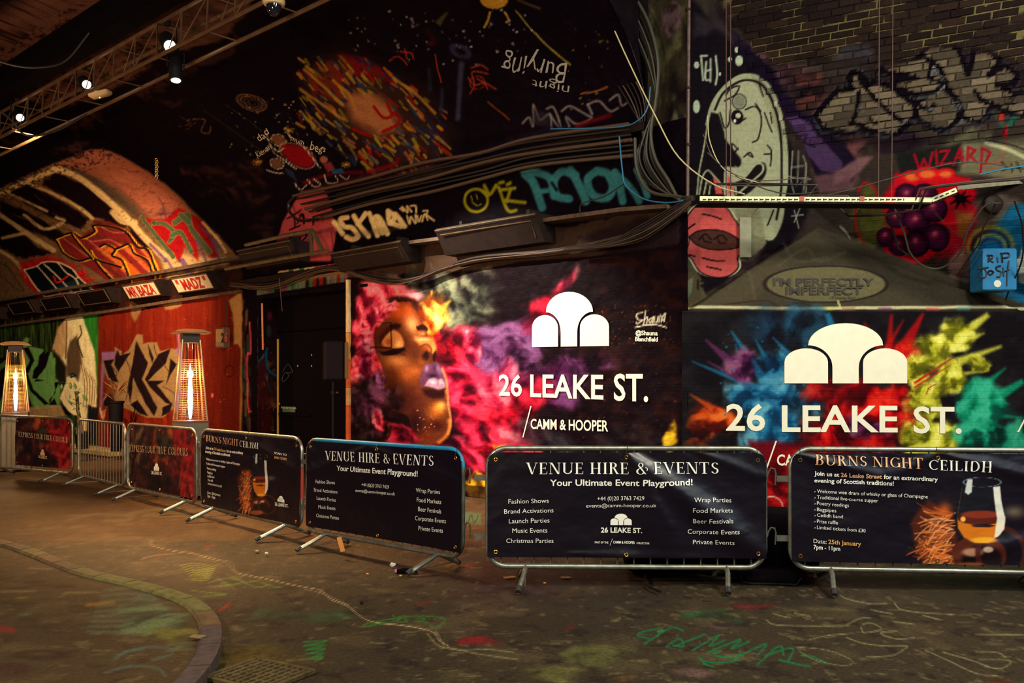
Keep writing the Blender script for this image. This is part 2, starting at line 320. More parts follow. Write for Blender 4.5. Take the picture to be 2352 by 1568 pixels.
# ---- lettering: font outlines or serif strokes laid as paint film on a surface
def text_geo(txt, bold=0.0):
    c = bpy.data.curves.new('t', 'FONT'); c.body = txt; c.resolution_u = 3; c.offset = bold; c.size = 1
    o = bpy.data.objects.new('t', c); S.collection.objects.link(o); dg = bpy.context.evaluated_depsgraph_get()
    me = o.evaluated_get(dg).to_mesh(); v = np.array([tuple(p.co)[:2] for p in me.vertices]).reshape(-1, 2)
    f = [tuple(p.vertices) for p in me.polygons]; o.evaluated_get(dg).to_mesh_clear(); bpy.data.objects.remove(o); bpy.data.curves.remove(c)
    return v, f
CAP = None
def sans(txt, bold=0.0):
    global CAP
    if CAP is None: CAP = text_geo('H')[0][:, 1].max()
    v, f = text_geo(txt, bold); v = v.copy(); v[:, 0] -= v[:, 0].min(); return v/CAP, f
T_, t_ = .13, .035
def serif(txt, sp=.12):
    V_, F_ = [], []; x = 0.0
    def quad(a, b, c, d):
        k = len(V_); V_.extend([a, b, c, d]); F_.append((k, k+1, k+2, k+3))
    def bar(x0, y0, x1, y1, w):
        for i in range(5):
            a, b = i/5, (i+1)/5; xa, ya, xb, yb = x0+(x1-x0)*a, y0+(y1-y0)*a, x0+(x1-x0)*b, y0+(y1-y0)*b; quad((xa-w/2, ya), (xa+w/2, ya), (xb+w/2, yb), (xb-w/2, yb))
    def hb(x0, x1, y, h=t_): quad((x0, y-h/2), (x1, y-h/2), (x1, y+h/2), (x0, y+h/2))
    def sf(c, y, w=.26): hb(c-w/2, c+w/2, y+(t_/2 if y < .5 else -t_/2))
    def arc(cx, cy, rx, ry, a0, a1, wx=T_, wy=t_, n=16):
        pr = None
        for i in range(n+1):
            a = math.radians(a0+(a1-a0)*i/n); o = (cx+rx*math.cos(a), cy+ry*math.sin(a)); q = (cx+(rx-wx)*math.cos(a), cy+(ry-wy)*math.sin(a))
            if pr: quad(pr[0], o, q, pr[1])
            pr = (o, q)
    for ch in txt:
        X = x; w = .5
        if ch == 'V': bar(X+.1, 1, X+.4, 0, T_); bar(X+.4, 0, X+.68, 1, t_); sf(X+.1, 1); sf(X+.68, 1, .2); w = .76
        elif ch in 'EFL':
            bar(X+.12, 0, X+.12, 1, T_); sf(X+.1, 0, .2); w = .55
            if ch != 'F': hb(X+.22, X+.5, t_/2); bar(X+.5, 0, X+.52, .22, t_)
            if ch != 'L': hb(X+.22, X+.48, 1-t_/2); bar(X+.48, .82, X+.48, 1, t_); hb(X+.22, X+.4, .52); bar(X+.4, .42, X+.4, .62, t_)
            sf(X+.12, 1, .24)
        elif ch == 'N': bar(X+.1, 0, X+.1, 1, t_); bar(X+.14, 1, X+.62, 0, T_); bar(X+.66, 0, X+.66, 1, t_); sf(X+.1, 0, .22); sf(X+.08, 1, .2); sf(X+.66, 1, .22); w = .76
        elif ch == 'U': bar(X+.14, .3, X+.14, 1, T_); arc(X+.37, .3, .3, .3, 180, 360, T_*.9, t_*1.4); bar(X+.65, .3, X+.65, 1, t_); sf(X+.14, 1); sf(X+.65, 1, .2); w = .76
        elif ch == 'H': bar(X+.14, 0, X+.14, 1, T_); bar(X+.6, 0, X+.6, 1, T_); hb(X+.22, X+.52, .5); [sf(X+a, b) for a in (.14, .6) for b in (0, 1)]; w = .76
        elif ch == 'I': bar(X+.13, 0, X+.13, 1, T_); sf(X+.13, 0); sf(X+.13, 1); w = .27
        elif ch in 'RPB':
            bar(X+.14, 0, X+.14, 1, T_); sf(X+.12, 0, .24); sf(X+.12, 1, .22); arc(X+.27, .76, .26, .24, -90, 90); hb(X+.22, X+.3, .985); hb(X+.22, X+.3, .53); w = .58
            if ch == 'R': bar(X+.34, .5, X+.56, 0, T_); sf(X+.58, 0, .2); w = .66
            if ch == 'B': arc(X+.29, .27, .29, .27, -90, 90); hb(X+.22, X+.3, .018); w = .62
        elif ch == 'T': bar(X+.32, 0, X+.32, 1, T_); sf(X+.32, 0, .3); hb(X+.02, X+.24, .985); hb(X+.4, X+.62, .985); bar(X+.02, .8, X+.02, 1, t_); bar(X+.62, .8, X+.62, 1, t_); w = .64
        elif ch == 'S': arc(X+.28, .75, .23, .25, 20, 250, T_*.9); arc(X+.26, .26, .25, .26, -160, 70, T_*.9); bar(X+.34, .4, X+.16, .6, T_); w = .52
        elif ch in 'CG': arc(X+.4, .5, .38, .5, 45, 315); w = .72; bar(X+.66, .76, X+.68, .98, t_)
        elif ch == 'O': arc(X+.4, .5, .38, .5, 8, 172); arc(X+.4, .5, .38, .5, 188, 352); w = .8
        elif ch == 'D': bar(X+.14, 0, X+.14, 1, T_); arc(X+.28, .5, .4, .5, -90, 90); hb(X+.2, X+.3, .018); hb(X+.2, X+.3, .982); w = .7
        elif ch == 'X': bar(X+.1, 1, X+.56, 0, T_); bar(X+.56, 1, X+.1, 0, t_); sf(X+.1, 1); sf(X+.56, 0); sf(X+.1, 0, .2); sf(X+.56, 1, .2); w = .66
        elif ch == 'Y': bar(X+.1, 1, X+.34, .45, T_); bar(X+.6, 1, X+.34, .45, t_); bar(X+.34, 0, X+.34, .47, T_); sf(X+.34, 0); sf(X+.1, 1); w = .68
        elif ch == '&': arc(X+.3, .77, .17, .2, 0, 360, .07); arc(X+.3, .27, .28, .27, 70, 350, .12); bar(X+.2, .7, X+.62, .02, T_*.8); arc(X+.62, .42, .15, .16, -60, 100, .05); w = .74
        elif ch == ' ': w = .22
        if ch == 'G': bar(X+.66, .05, X+.66, .4, T_); sf(X+.66, .42, .22)
        x += w+sp
    v = np.array(V_); v[:, 0] -= v[:, 0].min(); return v, F_
def logo_geo():      # three arches of the painted emblem, unit width 1 x height .49
    V_, F_ = [], []
    def P(pts): k = len(V_); V_.extend(pts); F_.append(tuple(range(k, k+len(pts))))
    def dome(x0, x1, h, sq):
        n = 14; r = (x1-x0)/2; c = (x0+x1)/2
        P([(x0, 0), (x1, 0)]+[(c+r*math.cos(math.pi*i/n), sq+(h-sq)*math.sin(math.pi*i/n)) for i in range(n+1)])
    dome(0, .355, .285, .17); dome(.64, 1, .285, .17)
    n = 10; L = []; 
    arcp = [(.498+.305*math.cos(math.pi*i/16), .31+.18*math.sin(math.pi*i/16)) for i in range(17)]
    right = [(.605+.2*(1-math.sin(math.pi/2*i/n)), .31-.18*(1-math.cos(math.pi/2*i/n))) for i in range(n+1)]
    left = [(1-.004-p[0], p[1]) for p in right][::-1]
    ring = arcp[::-1]+right+[(.605, 0), (.391, 0)]+left
    # fan as stacked quads (concave outline): split into cap and stem
    P(arcp)
    for i in range(n): P([left[n-i], right[i], right[i+1], left[n-i-1]])
    P([left[0], right[n], (.605, 0), (.391, 0)])
    v = np.array(V_); v[:, 1] /= .49; return v, F_
LIFT = .006
def lay(geo, surf, box, m, parent, name='lettering', off=LIFT, wob=0.0, label=None, slant=0.0, arch=0.0, W=None):
    """box: TL,TR,BR,BL photo positions of the cap-height rectangle"""
    v, f = geo; Wd = W or v[:, 0].max(); u = v[:, 0]/Wd; y = v[:, 1]
    if wob:
        y = y*(1+wob*.5*np.sin(u*17+1)) + wob*.35*np.sin(u*9); u = u+wob*.03*np.sin(y*5+u*30)
    if slant: u = u+slant*y
    if arch: y = y+arch*4*u*(1-u)
    H = surf.hit(box); TL, TR, BR, BL = H
    uv = (BL[None]*(1-u)[:, None]+BR[None]*u[:, None])*(1-y)[:, None]+(TL[None]*(1-u)[:, None]+TR[None]*u[:, None])*y[:, None]
    p, n = surf.frame(uv[:, 0], uv[:, 1]); p = p+n*off
    me = bpy.data.meshes.new(name); me.from_pydata([tuple(q) for q in p], [], f); me.update()
    nn = n.mean(0); bad = [q.index for q in me.polygons if np.dot(q.normal, nn) < 0]
    if len(bad) > len(me.polygons)/2: me.flip_normals()
    me.materials.append(m); o = link(bpy.data.objects.new(name, me))
    if parent:
        o.parent = parent
        me.transform(Matrix.Translation(-org(parent)))
    if label: o['label'] = label
    return o
def bl(x0, y0, x1, y1, h0, h1=None):      # baseline ends and cap heights -> box
    h1 = h1 or h0; return [(x0, y0-h0), (x1, y1-h1), (x1, y1), (x0, y0)]
# ---------------------------------------------------------------- the place: surfaces
D = np.array([-2276.0, 2050.0]); D /= np.linalg.norm(D)          # the tunnel runs along D
NRM = np.array([-D[1], D[0]]); NRM = NRM if NRM[1] < 0 else -NRM       # from the mural wall towards the street
P0 = np.array([2.05, 10.4])
CROWN = 7.15; AW = 5.2
def sstep(x, a, b): t = np.clip((x-a)/(b-a), 0, 1); return t*t*(3-2*t)
def z0_of(s): return 4.72-(4.72-3.95)*sstep(s, 6.6, 8.0)
def wpos(s, v):
    s = np.asarray(s, float); v = np.asarray(v, float); z0 = z0_of(s); b = CROWN-z0; L = .5*math.pi*np.sqrt((AW**2+b**2)/2)
    t = np.clip((v-z0)/L, 0, 2)*(math.pi/2); z = np.where(v < z0, v, z0+b*np.sin(t)); le = np.where(v < z0, 0, AW*(1-np.cos(t)))
    return np.stack([P0[0]+D[0]*s+NRM[0]*le, P0[1]+D[1]*s+NRM[1]*le, z+s*0], -1)
def ppos(s, v): s = np.asarray(s, float); v = np.asarray(v, float); return np.stack([P0[0]+D[0]*s, P0[1]+D[1]*s, v+s*0], -1)
W = Surf(wpos, (0.0, 30), (0, 9.5), 110); PL = Surf(ppos, (-.3, 30), (0, 10), 90)
ZG = np.array([2.4, 2.9, 3.42, 3.8, 4.92, 5.78, 7.0, 8.6]); XG = np.array([7.2, 5.3, 3.95, 3.5, 3.06, 2.61, 1.95, 1.2])
HB = [(1575, 712), (2352, 712), (1880, 525)]
def hoodf(x, z):      # sloping coping under a triangular mark, 0 at the apex
    xl = 2.05+(z-2.47)*1.47; xr = 5.97-(z-2.47)*2.55; k = np.clip(1-(z-2.47)/.96, 0, 1)
    e = np.clip((x-xl)/.03, 0, 1)*np.clip((xr-x)/.03, 0, 1); return k*e
def rpos(x, z):
    x = np.asarray(x, float); z = np.asarray(z, float); le = .56*np.maximum(0, x-np.interp(z, ZG, XG)); le = np.where(z < 2.47, 0, le)
    off = np.where(z <= 2.47, 0, .3*(1-hoodf(x, z))); return np.stack([x+z*0, 10.4+off-le, z+x*0], -1)
R = Surf(rpos, (1.9, 7.5), (0, 8.5), 110)
def fpos(x, y): x = np.asarray(x, float); y = np.asarray(y, float); return np.stack([x, y, 0*x+0*y], -1)
FL = Surf(fpos, (-16, 8), (3.5, 32), 200)
def s_of(x): r = (x-CX)/F; return (P0[0]-P0[1]*r)/(-D[0]+D[1]*r)
def cols(x0, x1, step): return np.array(sorted(s_of(x) for x in np.arange(x1, x0, -step)))
us = np.concatenate([cols(-70, 1574, 2.3), np.linspace(s_of(-72), 60, 14)]); us[0] = 0.0
vs = np.concatenate([np.arange(0, 4.72, .0155), np.arange(4.72, 9.6, .024), np.linspace(9.6, 19, 40)])
UW, VW = np.meshgrid(us, vs, indexing='ij'); CW = Canvas(W, UW, VW, (16, 6, 15)); CW.ua = .68
ur = np.concatenate([np.arange(1.98, 6.3, .0118), np.linspace(6.35, 9, 8)]); vr = np.concatenate([np.arange(0, 6.5, .0125), np.linspace(6.55, 9.5, 10)])
UR, VR = np.meshgrid(ur, vr, indexing='ij'); CR = Canvas(R, UR, VR, (40, 34, 32))
up = np.arange(-.02, .57, .0125); vp = np.arange(4.70, 9.5, .0125); UP, VP = np.meshgrid(up, vp, indexing='ij'); CP = Canvas(PL, UP, VP, (62, 56, 40))
# floor: finer rows near the camera's foreground
gy = [gnd(0, y)[1] for y in np.arange(1600, 1010, -2.6)]; gy = np.array(sorted(gy)); gy = np.concatenate([[-12, 0, 3.5], gy, [30, 40, 60]])
gx = np.concatenate([[-60, -30, -20], np.arange(-13.5, -4.2, .017), np.arange(-4.2, 4.7, .0085), [6, 8, 14]]); 
UF, VF = np.meshgrid(gx, gy, indexing='ij'); CF = Canvas(FL, UF, VF, (78, 67, 50)); CF.wk = .62
cr = lambda ox, oy, k: (lambda *p: [(ox+x/k, oy+y/k) for x, y in p])      # crop readings -> photo positions
K = (12, 4, 12); CREAM = (236, 205, 150)

# ================================================================ mural wall, far left part
def paint_left():
    C = CW
    # plaster bands between the vault and the murals
    C.poly([(-60, 700), (300, 640), (556, 592), (556, 672), (300, 705), (-60, 760)], (58, 36, 24), 1, 3, .5)
    C.poly([(-60, 760), (230, 722), (230, 1060), (-60, 1090)], (62, 78, 38), 1, 2)
    reg = (s_of(224), 0, s_of(-60), 3.9)
    i = C.box((reg[0], 0), (reg[2], 3.4)); n = fbm(C.U[i]*14, C.V[i]*1.2, 4, 5); C.mix(i, (24, 26, 16), np.clip((n-.48)*6, 0, 1)*.8); n = fbm(C.U[i]*9+4, C.V[i]*1.6, 9, 4); C.mix(i, (100, 150, 70), np.clip((n-.58)*6, 0, 1)*.6)
    C.poly([(175, 722), (226, 716), (226, 900), (205, 800)], (60, 150, 60), .8, 6, .6)
    # wolf: pale ears, mane and muzzle
    w = cr(0, 700, 3.92)
    C.poly(w((600,110),(740,100),(790,250),(850,420),(870,640),(870,930),(800,900),(780,1140),(715,1140),(700,1000),(560,960),(535,840),(590,700),(580,560),(470,400),(520,230)), (246, 224, 180), 1, 2, .3)
    C.poly(w((520,200),(600,120),(600,400),(540,500),(470,400)), (206, 170, 122), .9, 3, .2)
    C.poly(w((640,280),(690,260),(720,400),(740,520),(700,690),(660,640),(600,640),(600,450)), (104, 84, 62), .95, 3, .4)
    C.poly(w((610,190),(650,210),(690,270),(640,330),(612,260)), (232, 214, 170), .9, 2)
    C.line(w((600,150),(600,300),(590,480)), 2.2, (60, 40, 26), .8); C.line(w((720,190),(735,260),(700,330),(745,470)), 3, (40, 26, 18), .8)
    C.poly(w((480,400),(560,500),(600,560),(590,700),(545,760),(510,640)), (46, 44, 32), .95, 3, .4)
    C.poly(w((630,620),(660,610),(690,640),(660,650),(635,660)), (30, 30, 30), 1, 1); C.ell(*w((652,633))[0], 3, 2.6, (60, 130, 130), 1, .4)
    C.poly(w((545,850),(570,900),(620,960),(660,990),(600,990),(550,950)), (24, 14, 14), 1, 1.5); C.ell(*w((610,820))[0], 8, 15, (230, 205, 160), .9, .5)
    for k in range(26):
        x = 770+k*4-(k % 3)*14; C.line(w((x-30, 520+k*6), (x, 700), (x-10, 900+(k % 5)*20)), 1.2, (120, 90, 60) if k % 2 else (245, 225, 180), .7)
    C.poly(w((790,900),(870,930),(880,1250),(790,1250)), (38, 38, 52), .9, 3, .5); C.poly(w((700,1140),(790,1140),(790,1260),(700,1260)), (20, 14, 14), .9, 2)
    # pale green letters with black inner bars
    G = (128, 178, 108); Dk = (30, 20, 24)
    C.poly(w((150,400),(230,290),(265,300),(250,370),(300,380),(390,400),(410,440),(470,420),(480,470),(500,480),(500,660),(530,680),(545,760),(540,830),(530,930),(420,930),(330,940),(290,900),(250,800),(200,620)), G, 1, 1.5)
    for q in ([(210,390),(260,380),(310,500),(250,620),(300,760),(440,890),(400,900),(270,770),(220,600),(270,500)], [(420,420),(450,430),(410,560),(310,690),(400,680),(290,660),(300,590),(360,520)], [(440,860),(500,790),(490,700),(540,690),(500,760),(450,890)], [(440,900),(490,840),(510,900)], [(350,460),(410,400),(380,600),(340,620)], [(0,480),(60,470),(50,560),(10,600)]):
        C.poly(w(*q), Dk, 1, 1.2)
    C.poly([(-40, 870), (20, 820), (30, 900), (10, 960), (-40, 960)], (110, 160, 96), .9, 1.5)
    for q in ([(-10,860),(14,840),(8,900),(-4,930)], [(20,850),(34,880),(24,940)]): C.poly(q, Dk, 1, 1.2)
    C.poly([(60, 935), (140, 930), (150, 955), (60, 965)], (190, 160, 116), .9, 2)
    # the red-brown wall
    C.poly([(226, 728), (300, 700), (330, 712), (400, 690), (520, 676), (556, 668), (556, 1040), (226, 1070)], (124, 44, 24), 1, 1.5, .25)
    i = C.box((s_of(556), 0), (s_of(226), 3.45)); n = fbm(C.U[i]*10, C.V[i]*1.3, 2, 5); C.mix(i, (176, 74, 26), np.clip((n-.5)*5, 0, 1)*.3); n = fbm(C.U[i]*13+3, C.V[i]*1.0, 12, 4); C.mix(i, (104, 28, 14), np.clip((n-.54)*5, 0, 1)*.4)
    C.poly([(524, 690), (556, 668), (556, 1040), (550, 1040), (552, 800), (546, 790), (538, 790), (535, 720)], (176, 136, 84), 1, 2, .3)
    C.poly([(300, 690), (336, 712), (330, 700), (310, 742), (300, 720)], (150, 120, 84), .9, 2, .5)
    C.poly([(372, 700), (420, 688), (418, 704), (380, 712)], (150, 120, 84), .9, 2, .6)
    for q in (([(234,808),(266,808),(262,838),(240,850),(236,905),(232,960),(228,950)]), ([(405,800),(420,800),(418,930),(398,950)])): C.poly(q, (150, 112, 156), .95, 2, .3)
    for q in ([(236,838),(262,838)], [(410,760),(412,800)]): C.line(q, 6, (160, 120, 160), .8)
    # grey-tan graffiti with dark bars
    z = cr(0, 517, 2.94)
    C.poly(z((690,910),(790,905),(770,820),(820,850),(820,880),(870,840),(925,735),(965,740),(965,800),(1000,790),(1060,790),(1080,850),(1160,830),(1190,840),(1200,900),(1200,1000),(1190,1150),(1170,1240),(1100,1300),(1060,1300),(990,1300),(900,1260),(830,1230),(700,1225),(690,1190),(740,1080),(710,1000)), (152, 124, 88), 1, 1.5)
    for q in ([(700,915),(770,905),(750,940),(800,1060),(740,1050)], [(790,840),(810,880),(880,860),(800,990),(770,940)], [(920,780),(960,860),(1000,930),(960,1040),(1060,1230),(1040,1290),(980,1200),(900,1030),(880,1200),(860,1100),(900,900)],
              [(1000,800),(1040,900),(1030,930),(1010,870)], [(1070,870),(1150,835),(1120,930),(1000,1050),(1110,1050),(1060,1080),(1140,1180),(1160,1210),(1120,1200),(1010,1090),(980,1040),(1020,960)], [(1150,900),(1195,940),(1150,1010),(1120,1080),(1140,990)],
              [(700,1190),(740,1130),(790,1200),(830,1225),(700,1222)], [(1100,1230),(1160,1200),(1150,1260),(1090,1290)], [(880,1210),(930,1180),(1000,1290),(940,1270)]):
        C.poly(z(*q), (40, 26, 26), 1, 1.2)
    for q in ([(730,930),(790,1000),(760,1060),(850,1130)], [(1040,800),(1060,880),(1150,1000)], [(840,880),(880,1000),(850,1180)], [(1100,1090),(1180,1140),(1180,1220)]): C.line(z(*q), 1.6, (60, 42, 34), .9)
    C.poly(z((700,1060),(750,1040),(790,1100),(760,1180),(720,1150)), (116, 60, 24), .7, 4, .4)
    C.line(z((676,1232),(690,1300)), 2, CREAM, .8)
    for k in range(7): C.line([(231+k*2, 945-k), (233+k, 958+k % 3*3)], 1.2, (230, 190, 130), .8)
    C.ell(527, 852, 10, 13, (90, 24, 12), .9, .2, ring=.13); C.ell(487, 908, 3, 5, (240, 120, 130), .9, .4)
    C.dots(420, 720, 550, 950, 30, 1.2, (220, 130, 70), .8)
    # strip of mixed colours beside the doorway
    for k in range(40):
        x = 558+random.random()*16; y = 690+random.random()*330
        C.line([(x, y), (x+random.uniform(-3, 3), y+random.uniform(15, 60))], 5, random.choice([(96, 96, 80), (60, 50, 44), (150, 130, 96), (40, 80, 70), (120, 50, 50)]), .6, 2)
    C.line([(574, 740), (575, 810), (568, 818), (570, 935), (577, 945)], 3, (236, 90, 110), .95)
    # ---- the low vault
    C.poly([(-60, 450), (0, 432), (70, 398), (130, 372), (205, 344), (248, 344), (330, 388), (400, 440), (450, 490), (520, 560), (552, 596), (300, 640), (-60, 702)], (128, 98, 68), 1, 2.5, .35)
    C.poly([(128, 378), (205, 344), (248, 345), (330, 388), (410, 452), (436, 482), (440, 500), (380, 548), (330, 520), (262, 452), (190, 405)], (150, 92, 70), 1, 4, .2)
    C.poly([(150, 380), (190, 392), (262, 430), (330, 488), (366, 538), (340, 530), (260, 462), (185, 412), (130, 388)], (74, 66, 54), .8, 8, .3)
    C.line([(130, 382), (190, 410), (262, 468), (300, 506), (345, 560)], 9, (196, 166, 120), .9, 3, nz=.4)
    blk = (26, 11, 12); m = cr(0, 230, 3.414); cb = (206, 176, 128)
    for q in ([(430,575),(520,600),(700,690),(860,800),(900,900),(1000,960),(960,1010),(720,900),(560,790),(330,660)], [(80,700),(220,660),(420,760),(700,930),(640,1010),(480,960),(200,820)], [(0,790),(180,860),(440,1010),(560,1080),(430,1100),(200,1010),(0,900)], [(-60,880),(60,960),(300,1160),(420,1200),(180,1240),(-60,1100)], [(0,1040),(220,1150),(300,1190),(140,1230),(0,1150)], [(1000,980),(1100,1040),(1200,1150),(1150,1180),(1040,1090)]): C.poly(m(*q), blk, .96, 3, 1.0, 9)
    for q, w_ in (([(0,735),(200,640),(440,545)], 11), ([(430,540),(600,600),(830,780),(1000,930),(1130,1080),(1290,1230)], 13), ([(230,660),(430,740),(620,840),(730,930)], 7), ([(60,720),(200,790),(370,870)], 6), ([(0,900),(120,980),(280,1090),(420,1180)], 11), ([(190,900),(350,1010),(500,950),(440,920)], 8), ([(20,1080),(200,1040)], 8), ([(880,880),(960,950),(1060,960)], 14), ([(0,1180),(120,1260),(200,1380)], 8)): C.line(m(*q), w_, cb, .92, 2, nz=.35)
    for k in range(60): x = random.uniform(0, 1000); y = 640+x*.45+random.uniform(-60, 260); C.line(m((x, y), (x+random.uniform(40, 120), y+random.uniform(20, 60))), 1.6, random.choice([(90, 62, 46), (150, 118, 84), (40, 20, 18)]), .6, 1, sm=0)
    C.poly(m((430,1080),(560,1040),(640,1060),(740,1000),(730,940),(850,950),(1000,1010),(1100,1140),(1190,1180),(1290,1380),(1060,1430),(880,1440),(700,1320),(500,1200)), (120, 48, 36), 1, 3, .3)
    C.poly(m((740,1160),(900,1130),(1100,1150),(1180,1210),(1280,1380),(1060,1425),(900,1320)), (206, 112, 42), .95, 6, .3)
    for q, w_ in (([(560,1060),(700,1130),(840,1120),(960,1190),(1080,1300),(1180,1400)], 13), ([(760,1010),(860,1060),(980,1070),(1060,1160),(1180,1290)], 12), ([(480,1110),(600,1200),(740,1300),(860,1400)], 13), ([(640,1100),(760,1190),(900,1300),(990,1400)], 9)): C.line(m(*q), w_, (134, 44, 48), .9, 3); C.line(m(*[(x+20, y-26) for x, y in q]), 3, (206, 120, 110), .7, 1.5)
    for q in ([(430,1080),(500,1200),(620,1260),(720,1240),(800,1330),(900,1430)], [(430,1085),(560,1040),(640,1080),(740,1030),(730,985),(850,990),(980,1030),(1080,1150),(1160,1180),(1240,1380)], [(780,1150),(830,1130),(900,1170),(880,1220),(960,1260),(1020,1420)], [(900,1170),(950,1150),(1010,1130),(1050,1200),(1160,1260),(1200,1390)], [(700,1180),(760,1250),(950,1310)], [(560,1050),(620,1130),(720,1240)]):
        C.line(m(*[(x+14, y+3) for x, y in q]), 5, (232, 180, 60), .9, 1.2); C.line(m(*q), 4.4, (22, 12, 12), 1, 1)
    C.cloud(122, 640, 92, 46, ((90,10,14),(176,24,28),(220,50,50)), .95, 20, 6, .4, 3); C.poly(m((150,1290),(400,1220),(560,1290),(640,1390),(800,1480),(740,1500),(300,1560),(200,1420)), (190, 26, 34), .8, 8, .3)
    C.poly(m((190,1330),(290,1300),(340,1270),(450,1270),(560,1320),(620,1390),(730,1490),(520,1510),(350,1540),(270,1450)), (16, 26, 34), 1, 1.5); C.poly(m((400,1480),(600,1400),(720,1480),(520,1510)), (40, 70, 90), .8, 4)
    for q in ([(190,1330),(290,1300),(340,1270),(450,1270),(560,1320),(620,1390),(730,1490)], [(350,1540),(520,1510),(730,1490)], [(190,1330),(270,1450),(350,1540)], [(290,1300),(380,1400),(470,1510)], [(340,1280),(450,1380),(560,1500)], [(450,1270),(520,1350),(590,1400),(640,1500)], [(590,1400),(620,1390)]): C.line(m(*q), 3, (226, 206, 170), .97)
    C.line(m((420,1380),(450,1430),(530,1380)), 5, (206, 40, 40), .95)
    C.line(m((-30,1270),(60,1310),(160,1450),(190,1490),(130,1480)), 3, (96, 76, 52), .9); C.line(m((-10,1350),(80,1440),(120,1500)), 3, (96, 76, 52), .8)
    C.poly(m((1250,1190),(1330,1160),(1500,1230),(1760,1220),(1800,1290),(1300,1400)), (196, 170, 126), .7, 5, .6)
    C.poly(m((1070,900),(1200,940),(1300,930),(1400,840),(1570,930),(1640,1050),(1710,1230),(1640,1230),(1540,1120),(1555,1260),(1440,1150),(1410,1270),(1330,1180),(1200,1060)), (150, 22, 26), .95, 2.5, .3)
    for q, w_ in (([(1110,920),(1240,1080),(1360,1230)], 9), ([(1200,965),(1290,970),(1370,1040),(1330,1110)], 9), ([(1350,1060),(1420,1040),(1500,1190)], 10), ([(1370,960),(1470,900),(1500,1010),(1640,1190)], 12), ([(1420,900),(1480,960)], 12)): C.line(m(*q), w_+2, (170, 160, 80), .7, 1); C.line(m(*q), w_, (78, 92, 68), .97, 1.2)
    for q, w_ in (([(1180,1130),(1300,1260)], 7), ([(1430,1260),(1470,1340)], 13), ([(1570,990),(1640,1060),(1740,1180)], 6), ([(1540,1100),(1620,1270)], 5), ([(1300,1240),(1360,1330)], 5), ([(1660,1100),(1720,1260)], 5)): C.line(m(*q), w_, (104, 74, 118), .8, 2)
    for q in ([(1590,960),(1700,1080),(1770,1190)], [(1630,1010),(1740,1130)]): C.line(m(*q), 6, cb, .8, 1.5, nz=.3)
    for k in range(12): C.line(m((1270, 900), (1200+k*15, 830-abs(k-6)*-12)), 1.6, (84, 50, 66), .7, 1, sm=0)
    C.line(m((1240,760),(1280,830),(1300,930)), 3, (84, 50, 66), .6)
    i = C.box((s_of(560), 3.9), (s_of(-60), 7.6)); n = fbm(C.U[i]*7, C.V[i]*22, 6, 5); C.mix(i, (20, 9, 12), np.clip((n-.62)*5, 0, 1)*.3)
    # dim bricks and pale ghost mural on the haunch beside the vault
    C.cloud(520, 420, 110, 60, ((14,6,12),(52,32,28),(86,56,42)), .8, 15, 3, .5, 8); C.cloud(610, 520, 40, 90, ((14,6,12),(40,26,24),(76,50,40)), .7, 0, 3, .5, 5)
    C.line([(430, 275), (470, 275), (462, 300), (480, 305), (484, 290)], 3, (130, 104, 74), .8); C.line([(415, 268), (440, 285), (425, 300)], 2.4, (120, 96, 70), .7); C.line([(412, 290), (450, 282)], 2, (120, 96, 70), .7)
    # bare pale bricks near the crown, peeling black paint
    C.poly([(-60, 40), (60, 0), (90, -60), (620, -60), (560, 40), (420, 110), (330, 160), (250, 215), (120, 250), (-60, 190)], (112, 78, 60), .9, 6, 1.6, 3)
    for q in ([(300,210),(420,150),(540,75),(560,90),(430,175),(330,230)], [(160,290),(230,250),(240,275),(170,310)], [(0,330),(60,300),(30,345)], [(120,350),(200,320),(190,350)], [(370,235),(430,225),(400,250)]): C.poly(q, (96, 64, 48), .6, 5, 1.8, 5)
    i = C.box((s_of(700), 7.0), (60, 19)); n = fbm(C.U[i]*9, C.V[i]*26, 3, 5); C.mix(i, (26, 12, 14), np.clip((n-.53)*6, 0, 1)*.75)

